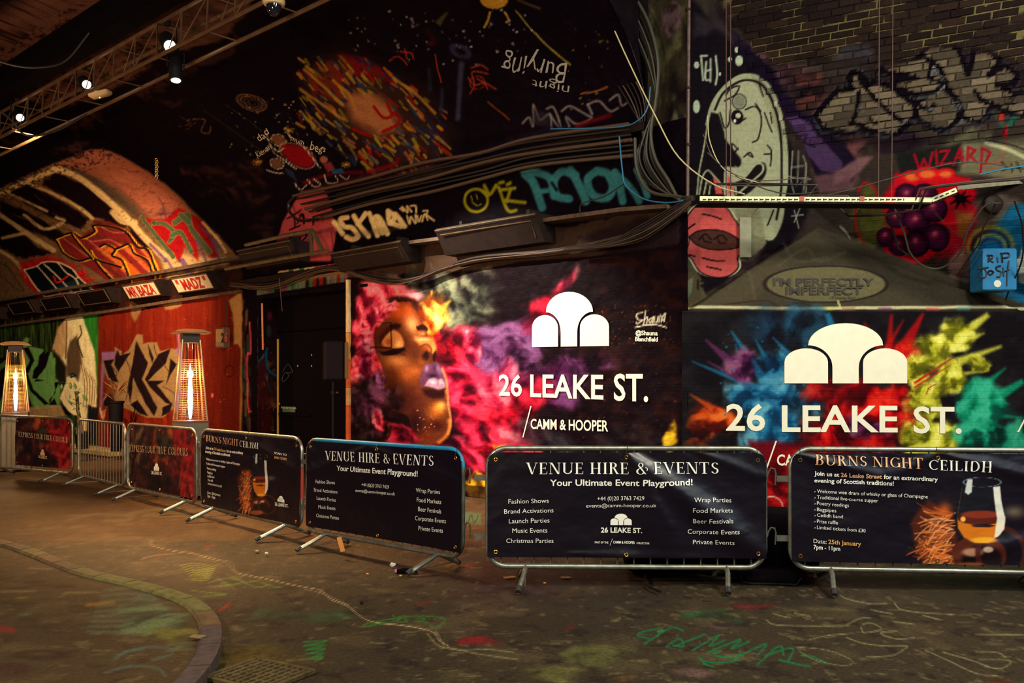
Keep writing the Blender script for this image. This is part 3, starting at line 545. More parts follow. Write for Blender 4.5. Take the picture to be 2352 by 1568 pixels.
# ================================================================ night-sky vault over the door and the middle mural
def paint_sky():
    C = CW; o = cr(784, 0, 2.94)
    i = C.box((.5, 4.7), (8.5, 9.4)); n = fbm(C.U[i]*5, C.V[i]*5, 15, 5); C.mix(i, (30, 14, 24), np.clip((n-.5)*4, 0, 1)*.5)
    # sunburst-like painting: tan heart, yellow, blue and red dashes
    C.poly([(690,190),(760,120),(830,130),(900,170),(985,230),(1035,300),(1030,360),(960,390),(880,390),(800,330),(730,270)], (84, 52, 36), .7, 34, 1.6, 4)
    C.poly([(785,215),(850,205),(900,250),(920,300),(870,310),(810,280)], (176, 120, 78), .9, 14, .8)
    C.poly([(770,125),(830,130),(900,175),(930,200),(860,180),(800,170)], (136, 24, 18), .8, 5, .8); C.poly([(690,165),(760,140),(800,175),(780,230),(720,215)], (150, 60, 28), .6, 8, .8)
    rnd = random.Random(5)
    for k in range(460):
        x = rnd.uniform(680, 1020); y = rnd.uniform(130, 400)
        if (x-850)/190*.8+(y-265)/150*-.9 > 1.2 or abs((y-265)-(x-850)*.62) > 130: continue
        if 790 < x < 905 and 205 < y < 310 and rnd.random() < .92: continue
        L = rnd.uniform(8, 30); an = math.radians(rnd.uniform(30, 62))
        C.line([(x, y), (x+L*math.cos(an), y+L*math.sin(an))], rnd.uniform(3, 7.5), rnd.choice([(176, 140, 50), (168, 130, 44), (150, 140, 40), (30, 44, 76), (36, 50, 80), (40, 44, 60), (60, 70, 90), (120, 110, 40), (150, 26, 18), (170, 90, 40), (150, 106, 70)]), .85, 1.5, sm=0)
    for q in ([(700,160),(760,215),(785,240)], [(690,205),(740,240),(790,275)], [(765,185),(800,215),(815,245)], [(905,180),(960,220),(1000,260)]): C.line(q, 7, (176, 138, 56), .8, 2, nz=.3)
    C.line(o((220,720),(280,790),(340,780),(310,700)), 7, (150, 14, 18), .9); C.line(o((80,870),(150,900),(190,910)), 7, (150, 14, 18), .9); C.line(o((280,890),(390,830),(360,760)), 8, (150, 14, 18), .8); C.line([(700, 420), (760, 400), (830, 395)], 9, (130, 16, 20), .7, 4, nz=.4); C.line([(845, 395), (900, 380), (915, 365)], 10, (140, 16, 22), .8, 4, nz=.4)
    # blue-grey drips, figures, orange tags
    C.ell(1058, 118, 20, 11, (62, 64, 92), .8, .4, rot=25, ring=.4); C.line([(1060, 148), (1056, 200), (1052, 272)], 13, (70, 72, 96), .85, 4); C.line([(985, 160), (988, 205)], 10, (50, 56, 70), .7, 4); C.line([(1015, 205), (1012, 260)], 8, (50, 56, 76), .8, 3)
    C.line([(1000, 125), (1006, 160), (1014, 190)], 3, (170, 60, 36), .9); C.ell(990, 100, 16, 9, (110, 40, 34), .6, .8, pw=1); C.line([(980, 70), (996, 90)], 8, (90, 14, 16), .5, 5)
    for q in ([(920,118),(945,122),(950,135)], [(930,112),(935,135)], [(895,138),(915,130),(935,148)], [(1082,155),(1105,150),(1120,160)], [(1075,178),(1090,195),(1110,190),(1120,205)], [(1080,215),(1090,195),(1085,165),(1120,170)], [(1095,180),(1140,205)]): C.line(q, 3.5, (172, 66, 26), .9, 1.5)
    C.ell(1096, 190, 17, 15, (172, 66, 26), .8, .15, ring=.08)
    C.line([(1120, 235), (1150, 258), (1170, 275)], 4, (150, 74, 32), .8, nz=.3); C.line([(1335, 215), (1365, 210), (1395, 200)], 4, (176, 110, 50), .8)
    # sun, rays, stars
    C.ell(1135, 0, 32, 20, (186, 140, 52), .95, .12); C.line([(1125, 30), (1120, 48), (1113, 62)], 5, (186, 148, 60), .9); C.line([(1160, 28), (1168, 45), (1163, 52)], 5, (186, 148, 60), .9)
    C.line([(1185, 25), (1230, 78), (1280, 125), (1310, 148)], 4, (168, 150, 60), .85); C.line([(1190, 0), (1240, 20)], 5, (120, 100, 50), .7, 2); C.ray(1028, 28, 1005, 55, 2, 8, (90, 86, 44), .8)
    C.dots(800, 20, 1260, 120, 55, 2.4, (176, 170, 170), .9); C.dots(520, 220, 720, 360, 50, 1.8, (190, 170, 120), .9); C.dots(1300, 60, 1400, 260, 24, 2.2, (150, 128, 60), .8); C.dots(900, 70, 1100, 150, 20, 2, (170, 170, 180), .8)
    for r in (34, 26, 18, 9): C.ell(578, 236, r, r*.5, (140, 106, 62), .85, .14 if r > 20 else .3, rot=18, ring=.07)
    for q in ([(470,255),(520,290),(600,345)], [(520,240),(600,300),(650,345)], [(660,260),(690,330)]): C.line(q, 2, (90, 80, 54), .6, 1)
    # chalk family
    wht = (196, 176, 150)
    C.ell(640, 322, 16, 11, (130, 84, 50), .9, .15, rot=20); C.ell(640, 322, 18, 13, wht, .9, .12, rot=20, ring=.07); C.ell(686, 358, 40, 22, (140, 12, 18), .95, .3, rot=28); C.ell(686, 358, 42, 24, wht, .8, .08, rot=28, ring=.03)
    C.ell(636, 376, 14, 9, (120, 84, 56), .9, .2, rot=25); C.ell(636, 376, 16, 11, wht, .9, .12, rot=25, ring=.08); C.poly([(650,384),(672,392),(685,420),(660,400)], (44, 60, 78), .9, 1.5); C.ell(744, 366, 9, 8, (170, 110, 80), .9, .2); C.poly([(740,374),(760,372),(770,388),(752,396)], (140, 60, 60), .9, 1.5); C.poly([(760,390),(786,386),(792,398),(764,400)], (40, 90, 120), .9, 1.2)
    for q in ([(612,312),(630,350),(650,366),(680,388)], [(612,390),(630,396),(650,398)], [(676,420),(690,436),(705,424)], [(706,412),(720,428),(736,424),(720,410)], [(745,402),(752,420),(775,418),(770,404)], [(780,402),(795,412),(802,404)], [(690,330),(710,352),(735,386)], [(652,340),(640,348),(628,340)], [(660,300),(668,318)]): C.line(q, 2.6, wht, .9)
    for k, (x, y) in enumerate(((592, 372), (664, 300), (795, 378))):
        for a in range(0, 180, 36): C.line([(x-11*math.cos(math.radians(a)), y-7*math.sin(math.radians(a))), (x+11*math.cos(math.radians(a)), y+7*math.sin(math.radians(a)))], 2, (190, 150, 60), .8, sm=0)
    # scrawled grey letters above the ledge
    g = (150, 136, 130)
    for q in ([(1200,283),(1215,270),(1225,290),(1225,240),(1240,275),(1262,262),(1268,294)], [(1255,250),(1272,248),(1290,298),(1262,262)], [(1290,255),(1310,244),(1350,265),(1358,272),(1325,285),(1300,268),(1308,290)], [(1350,240),(1375,232),(1400,255),(1420,248)], [(1360,262),(1350,240)], [(1400,230),(1420,218),(1428,242),(1440,236)]): C.line(q, 5, g, .85, 2)
    C.poly([(1215,285),(1228,250),(1262,262),(1262,292)], (70, 62, 66), .6, 4); C.line([(1325, 290), (1360, 278), (1400, 265)], 10, (120, 12, 16), .8, 4, nz=.4)
    C.poly([(700,440),(860,395),(1000,372),(1000,392),(860,425),(700,462)], (112, 50, 36), .55, 6, .7)
    C.poly([(1050,360),(1200,310),(1300,285),(1300,310),(1100,365)], (40, 34, 50), .8, 8, .7)
    # pink patch over the doorway
    C.poly([(668,478),(648,510),(632,560),(632,600),(760,600),(775,520),(760,470),(740,430),(690,440)], (176, 82, 82), 1, 2)
    for q in ([(660,502),(692,482)], [(675,492),(678,522)], [(683,513),(692,490),(700,512)], [(697,492),(697,514)], [(697,505),(712,508)], [(664,528),(690,517)], [(667,542),(706,528)], [(675,552),(690,545),(690,550)], [(700,530),(705,542),(695,552)], [(719,500),(719,516)], [(727,505),(740,500)]): C.line(q, 3.2, K, .95, sm=0)
    # fascia under the ledge
    C.poly([(770,470),(1000,410),(1250,360),(1500,300),(1560,300),(1560,470),(1500,478),(1280,520),(1000,550),(815,562),(765,500)], (15, 7, 13), 1, 3, .2)
    zz = cr(560, 430, 5.345)
    for q in ([(1110,430),(1150,470)], [(1170,510),(1210,570)], [(1270,370),(1180,390),(1230,480),(1330,500),(1400,600),(1330,640),(1260,610)], [(1350,350),(1400,440),(1530,600)], [(1490,320),(1440,400),(1400,450)], [(1540,320),(1580,420),(1640,590)], [(1570,400),(1640,360),(1700,430),(1760,570)], [(1640,420),(1700,560)], [(1770,290),(1790,440),(1850,360),(1770,290)], [(1800,440),(1930,480)], [(1860,330),(1980,480)]): C.line(zz(*q), 12, (222, 192, 136), .97, 2)
    for q in ([(1920,260),(1960,290),(1940,240),(2010,310),(2000,230),(2060,300)], [(2050,230),(2110,230),(2120,310)], [(2000,350),(2040,450),(2050,360),(2110,440),(2110,340)], [(2130,350),(2150,420),(2180,350)], [(2190,420),(2220,330),(2260,400)], [(2200,290),(2260,290),(2250,340),(2340,410)]): C.line(zz(*q), 4.5, (216, 186, 130), .95, 1.3)
    C.poly(zz((1180,580),(1900,470),(2000,500),(1300,660)), (150, 120, 80), .35, 4, .6)
    Y = (150, 140, 20)
    C.ell(1093, 460, 27, 26, Y, .95, .12, rot=15, ring=.13)
    for q in ([(1110,440),(1125,447),(1140,425)], [(1112,425),(1122,445)], [(1145,430),(1160,470),(1170,485),(1185,483)], [(1150,436),(1182,432)], [(1160,460),(1205,465)], [(1172,436),(1165,462)], [(1148,420),(1156,418)], [(1165,424),(1172,420)]): C.line(q, 8, Y, .95, 2.5)
    for q in ([(1082,450),(1084,460)], [(1094,447),(1097,457)], [(1084,464),(1096,472),(1105,468)]): C.line(q, 2.6, Y, .95)
    Tq = (64, 122, 124)
    for q, w_ in (([(1206,400),(1225,420),(1245,476)], 20), ([(1215,392),(1262,408),(1272,450)], 18), ([(1232,440),(1272,436)], 12), ([(1322,402),(1290,394),(1272,418),(1280,450),(1306,456)], 19), ([(1310,390),(1330,425),(1345,462)], 20), ([(1372,392),(1350,412),(1362,448),(1394,454),(1408,430),(1396,400),(1372,392)], 20), ([(1412,396),(1424,425),(1430,462)], 18), ([(1412,396),(1448,430),(1468,462)], 16), ([(1462,390),(1478,425),(1486,450)], 16)): C.line(q, w_, Tq, .95, 3, nz=.12)
    for q in ([(1268,420),(1278,436)], [(1368,410),(1378,436)]): C.line(q, 6, (12, 8, 12), .95, 2.5)
    for y, x0, x1 in ((365, 1255, 1320), (378, 1200, 1290), (392, 1195, 1240)): C.line([(x0, y+3), (x1, y-6)], 4, (100, 150, 146), .6, 2, nz=.5)
    # strip between fascia and mural: worn plaster
    C.poly([(800,575),(1000,560),(1280,525),(1500,480),(1560,470),(1560,560),(1400,585),(1100,620),(800,640)], (78, 60, 46), 1, 3, .5)
    C.poly([(1330,540),(1480,500),(1560,480),(1560,600),(1400,590)], (40, 26, 30), .8, 8, .7)
    C.poly([(585,640),(800,612),(800,636),(585,662)], (150, 120, 86), .9, 2, .4); rr = random.Random(2)
    for k in range(26):
        x = 590+k*8; y = 672-(x-590)*.155; C.poly([(x, y-12), (x+8, y-13), (x+8, y+5), (x, y+6)], rr.choice([(120, 130, 110), (70, 120, 76), (130, 90, 110), (150, 40, 36), (110, 130, 100), (50, 34, 30)]), .9, 1)
    for k in range(14): x = 640+k*12; C.line([(x, 625-(x-640)*.13), (x+9, 623-(x-640)*.13)], 4, rr.choice([(240, 210, 120), (220, 120, 120), (90, 150, 70), (240, 220, 160)]), .9, sm=0)

# ================================================================ the middle mural
def paint_mural():
    C = CW
    C.poly([(804,637),(1000,640),(1200,600),(1400,586),(1566,560),(1566,1240),(804,1140)], (26, 10, 14), 1, 1.5)
    i = C.box((0, 0), (s_of(1330), 3.2)); n = fbm(C.U[i]*5, C.V[i]*9, 33, 5); C.mix(i, (58, 30, 16), np.clip((n-.46)*4, 0, 1)*.7)
    C.dots(1350, 700, 1550, 800, 160, 1.2, (130, 84, 40), .8); C.dots(1230, 830, 1560, 1010, 90, 1.0, (120, 84, 50), .7)
    GR = ((22,20,20),(74,78,68),(150,152,124)); PK = ((100,12,44),(230,74,106),(252,170,182)); CRM = ((50,4,24),(158,18,52),(236,80,116)); PU = ((26,10,30),(92,46,88),(160,110,160)); YE = ((130,66,20),(218,154,62),(250,214,140)); RD = ((58,2,16),(170,14,44),(232,62,88))
    C.cloud(1000, 700, 165, 84, GR, 1, 10, 2.6, .5, 1); C.cloud(1100, 680, 60, 60, GR, .9, 40, 3, .5, 4); C.cloud(940, 670, 60, 30, GR, .9, 0, 4, .5, 6)
    C.cloud(1160, 790, 160, 74, PU, .9, -20, 2.6, .6, 2); C.cloud(1130, 860, 110, 80, PU, .9, 10, 3, .6, 12); C.cloud(1340, 840, 110, 40, PU, .85, -14, 3.2, .6, 7); C.cloud(1270, 880, 120, 50, ((30,8,30),(90,30,80),(150,90,150)), .8, 0, 3, .6, 9)
    C.cloud(1262, 690, 74, 34, RD, .95, -48, 2.4, .8, 3); C.cloud(1290, 660, 50, 20, PK, .8, -50, 2.6, .8, 13); C.cloud(1225, 740, 60, 40, ((60,6,26),(150,24,60),(200,80,110)), .7, -30, 3, .7, 14)
    C.cloud(1110, 950, 130, 110, CRM, 1, 0, 2.6, .5, 5); C.cloud(1060, 860, 60, 110, CRM, 1, 0, 3, .5, 15); C.cloud(1180, 960, 90, 80, RD, 1, 20, 2.6, .6, 16); C.cloud(1080, 800, 36, 54, PK, .95, 10, 4, .4, 17); C.cloud(1140, 890, 46, 70, PK, .7, 30, 3.4, .5, 18)
    C.cloud(1230, 905, 70, 26, RD, .8, -30, 3, .6, 19); C.cloud(1190, 1010, 80, 40, PK, .85, 20, 3, .5, 21); C.cloud(1130, 1060, 120, 50, RD, .95, 0, 3, .5, 22); C.cloud(1010, 1060, 100, 50, CRM, .9, 0, 3, .5, 24)
    C.cloud(1270, 1010, 120, 50, ((16,12,18),(44,40,48),(84,80,84)), .8, 0, 3, .6, 25); C.cloud(1440, 1010, 110, 40, ((16,10,14),(34,26,30),(60,50,50)), .7, 0, 3, .6, 26)
    C.cloud(1543, 995, 18, 40, ((110,80,10),(196,160,30),(230,200,60)), 1, 0, 5, .4, 27); C.cloud(1150, 1030, 32, 15, YE, .9, 0, 5, .5, 28); C.cloud(1088, 1110, 30, 40, ((110,80,10),(196,150,30),(230,190,60)), 1, 0, 5, .4, 29)
    C.cloud(1000, 720, 42, 46, YE, 1, 35, 4, .45, 8); C.cloud(975, 700, 30, 26, YE, .95, 0, 5, .5, 10); C.cloud(985, 770, 22, 40, ((120,30,10),(216,100,30),(250,180,80)), .9, 10, 5, .5, 11); C.ray(1005, 720, 1034, 690, 9, 2, (240, 196, 80), .8, 4)
    C.cloud(1022, 800, 34, 60, ((30,4,12),(96,10,26),(170,30,50)), .95, 0, 4, .5, 59); C.cloud(1050, 790, 30, 40, RD, .9, 20, 4, .5, 60)
    # pink clouds behind the head
    C.cloud(856, 740, 60, 120, PK, 1, 5, 3, .35, 30); C.cloud(900, 680, 60, 40, PK, 1, -20, 3.4, .4, 32); C.cloud(835, 850, 34, 70, PK, 1, 0, 3.6, .4, 34); C.cloud(850, 900, 40, 46, ((90,6,30),(210,36,66),(240,110,120)), .9, 0, 4, .4, 44)
    f = cr(800, 640, 4.127)
    # face
    C.poly(f((380,240),(430,205),(520,205),(590,245),(650,310),(700,400),(740,480),(760,555),(800,575),(832,640),(838,700),(830,780),(852,792),(892,850),(920,930),(935,1000),(945,1100),(947,1200),(970,1300),(974,1390),(945,1480),(880,1540),(700,1620),(640,1620),(600,1450),(560,1300),(420,1250),(330,1150),(300,1050),(320,950),(300,800),(260,720),(240,560),(280,470),(330,400),(350,320)), (104, 54, 28), 1, 1.5, sm=3)
    E = lambda x, y, rx, ry, c, a=.8, rot=0: C.ell(800+x/4.127, 640+y/4.127, rx/4.127, ry/4.127, c, a, rot=rot, pw=1)
    E(470, 300, 150, 130, (214, 98, 40), .98); E(600, 430, 90, 130, (246, 172, 112), .98, -20); E(330, 560, 110, 130, (88, 38, 20), .9); E(560, 300, 60, 80, (216, 110, 50), .7); E(560, 620, 60, 140, (96, 46, 18), .7); E(640, 740, 60, 110, (88, 42, 16), .8)
    E(450, 780, 150, 90, (222, 150, 88), .95, 10); E(560, 900, 130, 110, (186, 104, 48), .85); E(420, 1130, 130, 160, (48, 18, 18), .95); E(560, 1150, 150, 130, (80, 34, 20), .85); E(640, 1380, 110, 160, (44, 14, 12), .95); E(740, 1500, 110, 90, (110, 48, 16), .8); E(640, 870, 80, 60, (190, 110, 50), .6)
    C.poly(f((400,490),(440,485),(490,520),(520,580),(522,640),(470,665),(400,650),(340,640),(320,600),(350,540)), (212, 144, 84), 1, 2.5, sm=3); E(470, 620, 40, 40, (246, 200, 130), .9); E(380, 600, 50, 50, (150, 84, 46), .8)
    C.poly(f((290,560),(330,500),(380,455),(430,430),(484,435),(470,480),(420,480),(350,540),(300,610)), (70, 28, 20), .9, 3, sm=3); C.line(f((400,450),(484,445)), 8, (44, 20, 20), .7, 3)
    C.poly(f((280,680),(340,690),(420,665),(530,655),(530,680),(480,710),(400,725),(330,725)), (40, 16, 16), 1, 1.5, sm=3); C.line(f((520,655),(545,690)), 2, (30, 12, 12), .9)
    for k in range(8): C.line(f((400+k*18, 700), (408+k*20, 728)), 1.3, (24, 10, 10), .9, sm=0)
    C.line(f((215,408),(405,412),(407,640),(400,655),(215,650)), 2.6, (26, 10, 14), .95, 1, sm=0); C.line(f((215,410),(400,408)), 1.6, (200, 130, 90), .7, sm=0)
    # nose, lips, chin
    C.poly(f((620,540),(700,555),(780,560),(815,600),(832,660),(820,720),(770,690),(700,640),(650,600)), (214, 138, 80), .95, 4, sm=3); E(700, 575, 90, 22, (240, 176, 116), .9); E(800, 640, 26, 60, (222, 150, 84), .9); E(725, 660, 60, 60, (140, 70, 30), .9)
    C.poly(f((700,720),(730,690),(760,700),(750,770),(710,770)), (40, 14, 10), .95, 3, sm=3); C.poly(f((800,720),(825,680),(836,720),(825,790),(805,770)), (40, 14, 10), .95, 2, sm=3); C.line(f((690,640),(740,620),(780,660),(785,740)), 3, (86, 40, 16), .9, 2); E(690, 790, 60, 50, (150, 84, 40), .7)
    C.poly(f((650,460),(700,430),(740,450),(755,490),(700,485),(660,490)), (52, 24, 16), .97, 1.5, sm=3); C.line(f((650,450),(660,480)), 3, (40, 18, 14), .9); E(700, 520, 40, 24, (214, 150, 90), .8)
    C.poly(f((690,1030),(680,960),(700,880),(740,810),(800,800),(830,785),(870,830),(900,890),(918,960),(915,1010),(860,960),(800,945),(740,990)), (108, 66, 92), 1, 2, sm=3); E(745, 850, 30, 40, (168, 128, 160), .9); E(860, 860, 30, 60, (156, 116, 152), .8, -20); E(800, 920, 60, 26, (44, 24, 48), .9); E(820, 850, 14, 50, (70, 40, 74), .7)
    C.poly(f((720,1015),(770,950),(820,940),(850,955),(890,945),(918,1000),(915,1035),(860,1050),(790,1030)), (176, 138, 162), 1, 2, sm=3); E(800, 980, 40, 22, (226, 196, 204), .9); E(880, 985, 24, 22, (214, 180, 192), .8); E(845, 990, 8, 30, (130, 96, 130), .7)
    C.poly(f((700,1050),(780,1045),(860,1060),(910,1045),(900,1120),(830,1140),(740,1110)), (50, 18, 20), .95, 4, sm=3); E(660, 1060, 36, 40, (120, 60, 44), .7)
    E(850, 1230, 90, 80, (222, 142, 60), .95); E(880, 1200, 50, 40, (250, 196, 110), .8); E(800, 1290, 70, 50, (180, 100, 40), .6); E(830, 1400, 90, 60, (66, 22, 12), .95)
    C.line(f((890,850),(922,940),(940,1060),(944,1180),(966,1290),(972,1380),(945,1470)), 4, (240, 190, 130), .8, 3); C.line(f((930,1120),(925,1060)), 5, (200, 120, 70), .7, 3); C.line(f((955,1340),(962,1400),(930,1490),(860,1550)), 7, (214, 136, 60), .8, 4)
    # clouds in front of the face and neck
    C.poly(f((360,205),(430,165),(540,160),(640,200),(720,330),(735,400),(700,400),(650,310),(590,245),(520,205),(430,205),(380,240)), (64, 26, 16), .9, 4, .3); E(690, 330, 50, 90, (180, 70, 20), .7, -20)
    C.cloud(848, 745, 18, 60, PK, 1, 12, 5, .45, 55); C.cloud(846, 835, 24, 50, PK, 1, -8, 5, .45, 57); C.cloud(866, 842, 12, 34, ((110,10,30),(214,50,76),(240,120,130)), .95, -20, 6, .4, 58)
    C.cloud(868, 880, 34, 20, PU, .9, -50, 6, .5, 35); C.cloud(822, 930, 40, 90, ((20,12,14),(58,36,40),(112,80,92)), 1, 0, 3.6, .4, 36); C.cloud(865, 930, 50, 40, ((30,12,26),(84,40,70),(140,90,130)), .9, 0, 4, .5, 37); C.cloud(905, 925, 40, 34, ((26,12,16),(66,34,36),(96,60,60)), .8, 0, 4, .5, 38)
    C.cloud(915, 1000, 56, 34, CRM, .95, 10, 4, .4, 39); C.cloud(876, 970, 22, 34, PK, .8, -30, 5, .5, 40); C.cloud(840, 1040, 50, 40, ((20,10,16),(50,34,40),(90,70,76)), .9, 0, 4, .5, 41); C.poly(f((395,380),(440,330),(390,250),(330,230),(230,330),(220,400),(320,380)), (230, 70, 84), .0, 4)
    C.cloud(890, 705, 20, 36, PK, .8, 30, 6, .5, 42); C.cloud(885, 990, 12, 26, ((14,6,8),(50,20,16),(140,80,50)), .9, 0, 9, .4, 43); C.cloud(920, 682, 40, 8, ((30,10,14),(80,30,24),(130,60,40)), .9, -6, 8, .5, 45)
    C.dots(950, 940, 1000, 1000, 30, .9, (230, 150, 100), .9)
    # signature with swash, painted by hand
    q = cr(784, 517, 2.94); w = (222, 214, 190)
    for s_ in ([(2035,590),(1995,600),(2000,635),(2030,640),(2000,665),(1990,655)], [(2055,580),(2040,665)], [(2042,640),(2065,620),(2060,662)], [(2100,622),(2075,640),(2085,660),(2105,620),(2100,660)], [(2115,620),(2110,655),(2130,650),(2138,615),(2135,655)], [(2145,655),(2152,612),(2165,620),(2160,655)], [(2185,595),(2165,630),(2178,640),(2190,595),(2180,650)], [(1985,690),(2060,672),(2130,672),(2195,690)]): C.line(q(*s_), 3, w, .97)
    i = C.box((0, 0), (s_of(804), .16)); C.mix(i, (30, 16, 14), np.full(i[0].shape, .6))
# ================================================================ right wall
def paint_right():
    C = CR
    C.col[:] = (58, 50, 44); n = fbm(C.U*2.2, C.V*2.2, 3, 5); i = C.box((0, 0), (20, 20)); C.mix(i, (30, 22, 26), np.clip((n.ravel().reshape(n.shape)[i]-.45)*4, 0, 1)*.8)
    r = cr(1552, 0, 2.94)
    # mixed grime and old paint over the vault
    for k, (x, y, rx, ry, c) in enumerate(((1800, 110, 120, 40, (70, 56, 60)), (1760, 190, 70, 70, (84, 58, 70)), (1850, 220, 60, 60, (96, 56, 52)), (1950, 330, 70, 40, (104, 66, 66)), (2000, 110, 120, 30, (52, 50, 56)), (2250, 90, 90, 40, (40, 40, 44)), (1740, 60, 60, 30, (46, 36, 34)), (2070, 320, 60, 30, (30, 18, 30)), (2240, 340, 110, 50, (88, 86, 68)), (1900, 400, 60, 50, (96, 70, 70)))):
        C.cloud(x, y, rx, ry, ((22, 14, 22), c, tuple(min(255, int(v*1.25)) for v in c)), .85, 0, 3, .7, 50+k)
    # purple snout-like shape
    C.poly([(1680,60),(1780,160),(1830,250),(1900,280),(1960,360),(1975,385),(1950,430),(1880,430),(1850,330),(1800,260),(1700,170)], (26, 16, 40), .95, 3, .4)
    C.poly(r((745,790),(820,780),(900,830),(980,930),(1080,1040),(1130,1110),(1090,1170),(980,1150),(900,1050),(850,930)), (74, 54, 88), 1, 2, .2); C.line(r((820,920),(890,900),(870,960),(940,990)), 4, (24, 14, 30), .9, 2); C.poly(r((1090,1160),(1220,1060),(1330,1050),(1200,1200),(1060,1260)), (124, 92, 96), .9, 4, .4)
    C.poly(r((930,1180),(1180,1150),(1200,1280),(960,1310)), (110, 80, 84), .8, 5, .5)
    # grey wall letters, black outline, pale halo
    tan = (100, 90, 76)
    shp = [r((940,780),(1100,600),(1200,600),(1170,520),(1200,480),(1260,500),(1310,560),(1350,540),(1480,590),(1620,700),(1620,790),(1500,900),(1400,900),(1290,870),(1180,890),(1010,880)),
           r((1380,470),(1420,420),(1600,400),(1680,370),(1760,410),(1850,550),(1820,590),(1900,650),(1930,740),(1910,800),(1840,880),(1760,870),(1640,800),(1610,690),(1700,640),(1620,630),(1480,590),(1500,520),(1630,520)),
           r((1660,360),(1720,300),(1850,290),(1920,330),(1980,500),(2010,380),(2010,330),(2110,330),(2200,400),(2120,500),(2230,440),(2320,500),(2290,560),(2170,570),(2280,620),(2410,600),(2410,770),(2280,770),(2140,700),(2110,780),(2050,830),(1960,800),(1900,660),(1840,590),(1790,450))]
    for p in shp: C.line(list(p)+[p[0]], 15, (100, 96, 104), .7, 4, sm=0)
    for p in shp: C.line(list(p)+[p[0]], 10, (10, 6, 12), 1, 2, sm=0)
    for p in shp: C.poly(p, tan, 1, 1.5); C.line(list(p)+[p[0]], 13, (6, 3, 8), 1, 1, sm=0)
    for q in ([(1240,520),(1330,640),(1470,770),(1530,810)], [(1190,830),(1230,740),(1240,620)], [(1300,860),(1200,820)], [(1480,600),(1490,540),(1600,530)], [(1630,640),(1760,610),(1830,550)], [(1730,440),(1720,520),(1830,560)], [(1980,500),(1960,440),(1920,330)], [(2030,610),(2060,670),(2200,720)], [(1630,700),(1720,740),(1750,700)]): C.line(r(*q), 10, (8, 4, 10), 1, 1.2, sm=0)
    for q in ([(1230,750),(1240,710),(1275,750)], [(1700,725),(1740,730)], [(1870,690),(1910,680),(1930,740),(1880,745),(1870,690)], [(1640,650),(1760,630),(1820,580)], [(1730,510),(1740,440),(1820,540)]): C.line(r(*q), 4, (120, 124, 130), .9, 1.2, sm=0)
    for q in ([(1290,800),(1320,790),(1300,830)], [(1330,800),(1340,840)], [(1370,800),(1350,830),(1400,810)], [(2200,660),(2230,650),(2225,690),(2250,695)], [(2255,660),(2290,650),(2270,700),(2310,690)]): C.line(r(*q), 2.4, (20, 12, 18), .95)
    C.line(r((930,790),(990,890),(1180,880),(1440,920),(1540,810),(1640,810),(1840,890),(1940,810),(2060,840),(2140,730)), 4, (84, 90, 100), .7, 2, sm=0)
    # teal and red tag arm, white wedge with piping, red lettering
    C.line([(2290, 262), (2312, 290), (2330, 270)], 11, (24, 96, 84), .9, 3); C.line([(2312, 290), (2306, 345), (2290, 385), (2270, 385), (2280, 370), (2300, 375)], 9, (140, 16, 30), .95, 2.5); C.ell(2300, 268, 9, 12, (150, 40, 34), .8, .4)
    C.poly([(2180,335),(2352,310),(2420,330),(2420,420),(2200,400)], (122, 118, 92), .8, 6, .5); C.line([(2265, 328), (2320, 345), (2380, 375)], 9, (170, 170, 140), .9, 2); C.line([(2265, 322), (2330, 335), (2400, 365)], 3, (20, 14, 18), .9)
    C.poly([(2060,350),(2210,330),(2200,392),(2070,400)], (24, 30, 26), .9, 5, .5)
    for q in ([(2100,355),(2112,390),(2122,365),(2132,388),(2142,350)], [(2150,345),(2152,378)], [(2160,348),(2180,345),(2160,378),(2184,374)], [(2190,378),(2205,340),(2212,375)], [(2195,362),(2212,360)], [(2222,372),(2224,338),(2240,345),(2228,358),(2244,372)], [(2252,400),(2256,340),(2275,350),(2262,375)]): C.line(q, 6, (150, 14, 34), .95, 1.5, sm=0)
    for q in ([(2300,372),(2312,385),(2302,392)], [(2322,375),(2325,395)], [(2335,372),(2345,395)]): C.line(q, 3, (20, 12, 18), .9)
    # tall oval face, white on black
    C.poly([(1592,0),(1650,60),(1700,120),(1760,210),(1800,300),(1835,420),(1860,470),(1820,560),(1740,600),(1580,700),(1578,0)], (14, 9, 15), .97, 6, .5)
    C.poly([(1590,30),(1660,50),(1720,100),(1640,70),(1590,90)], (70, 60, 66), .6, 8, .6)
    W1 = (150, 152, 128); ov = r((230,740),(280,640),(360,550),(460,505),(540,520),(620,590),(690,700),(730,860),(750,1050),(745,1300),(720,1500),(660,1620),(560,1600),(420,1500),(330,1330),(340,1100),(420,1130),(440,1080),(390,1010),(330,930),(310,860))
    C.poly(ov, W1, 1, 2, .1, sm=3); i = C.box((2, 2.8), (3.6, 6)); n = fbm(C.U[i]*3, C.V[i]*3, 6, 4)
    C.line(r((210,840),(240,720),(300,620),(400,530),(480,505),(570,530),(650,620),(710,780),(745,1000),(750,1200),(735,1310)), 7, W1, 1, 1.5); C.line(r((265,740),(320,630),(420,555),(500,540),(590,580),(660,700),(700,850),(715,1050),(710,1300),(680,1480)), 5, (16, 10, 14), .95, 1.5)
    C.line(r((215,840),(190,1000),(160,1150),(145,1310)), 4, W1, .95); C.poly(r((250,760),(290,770),(330,900),(320,1000),(370,1060),(400,1130),(330,1120),(230,1090),(215,960)), (14, 9, 14), 1, 2)
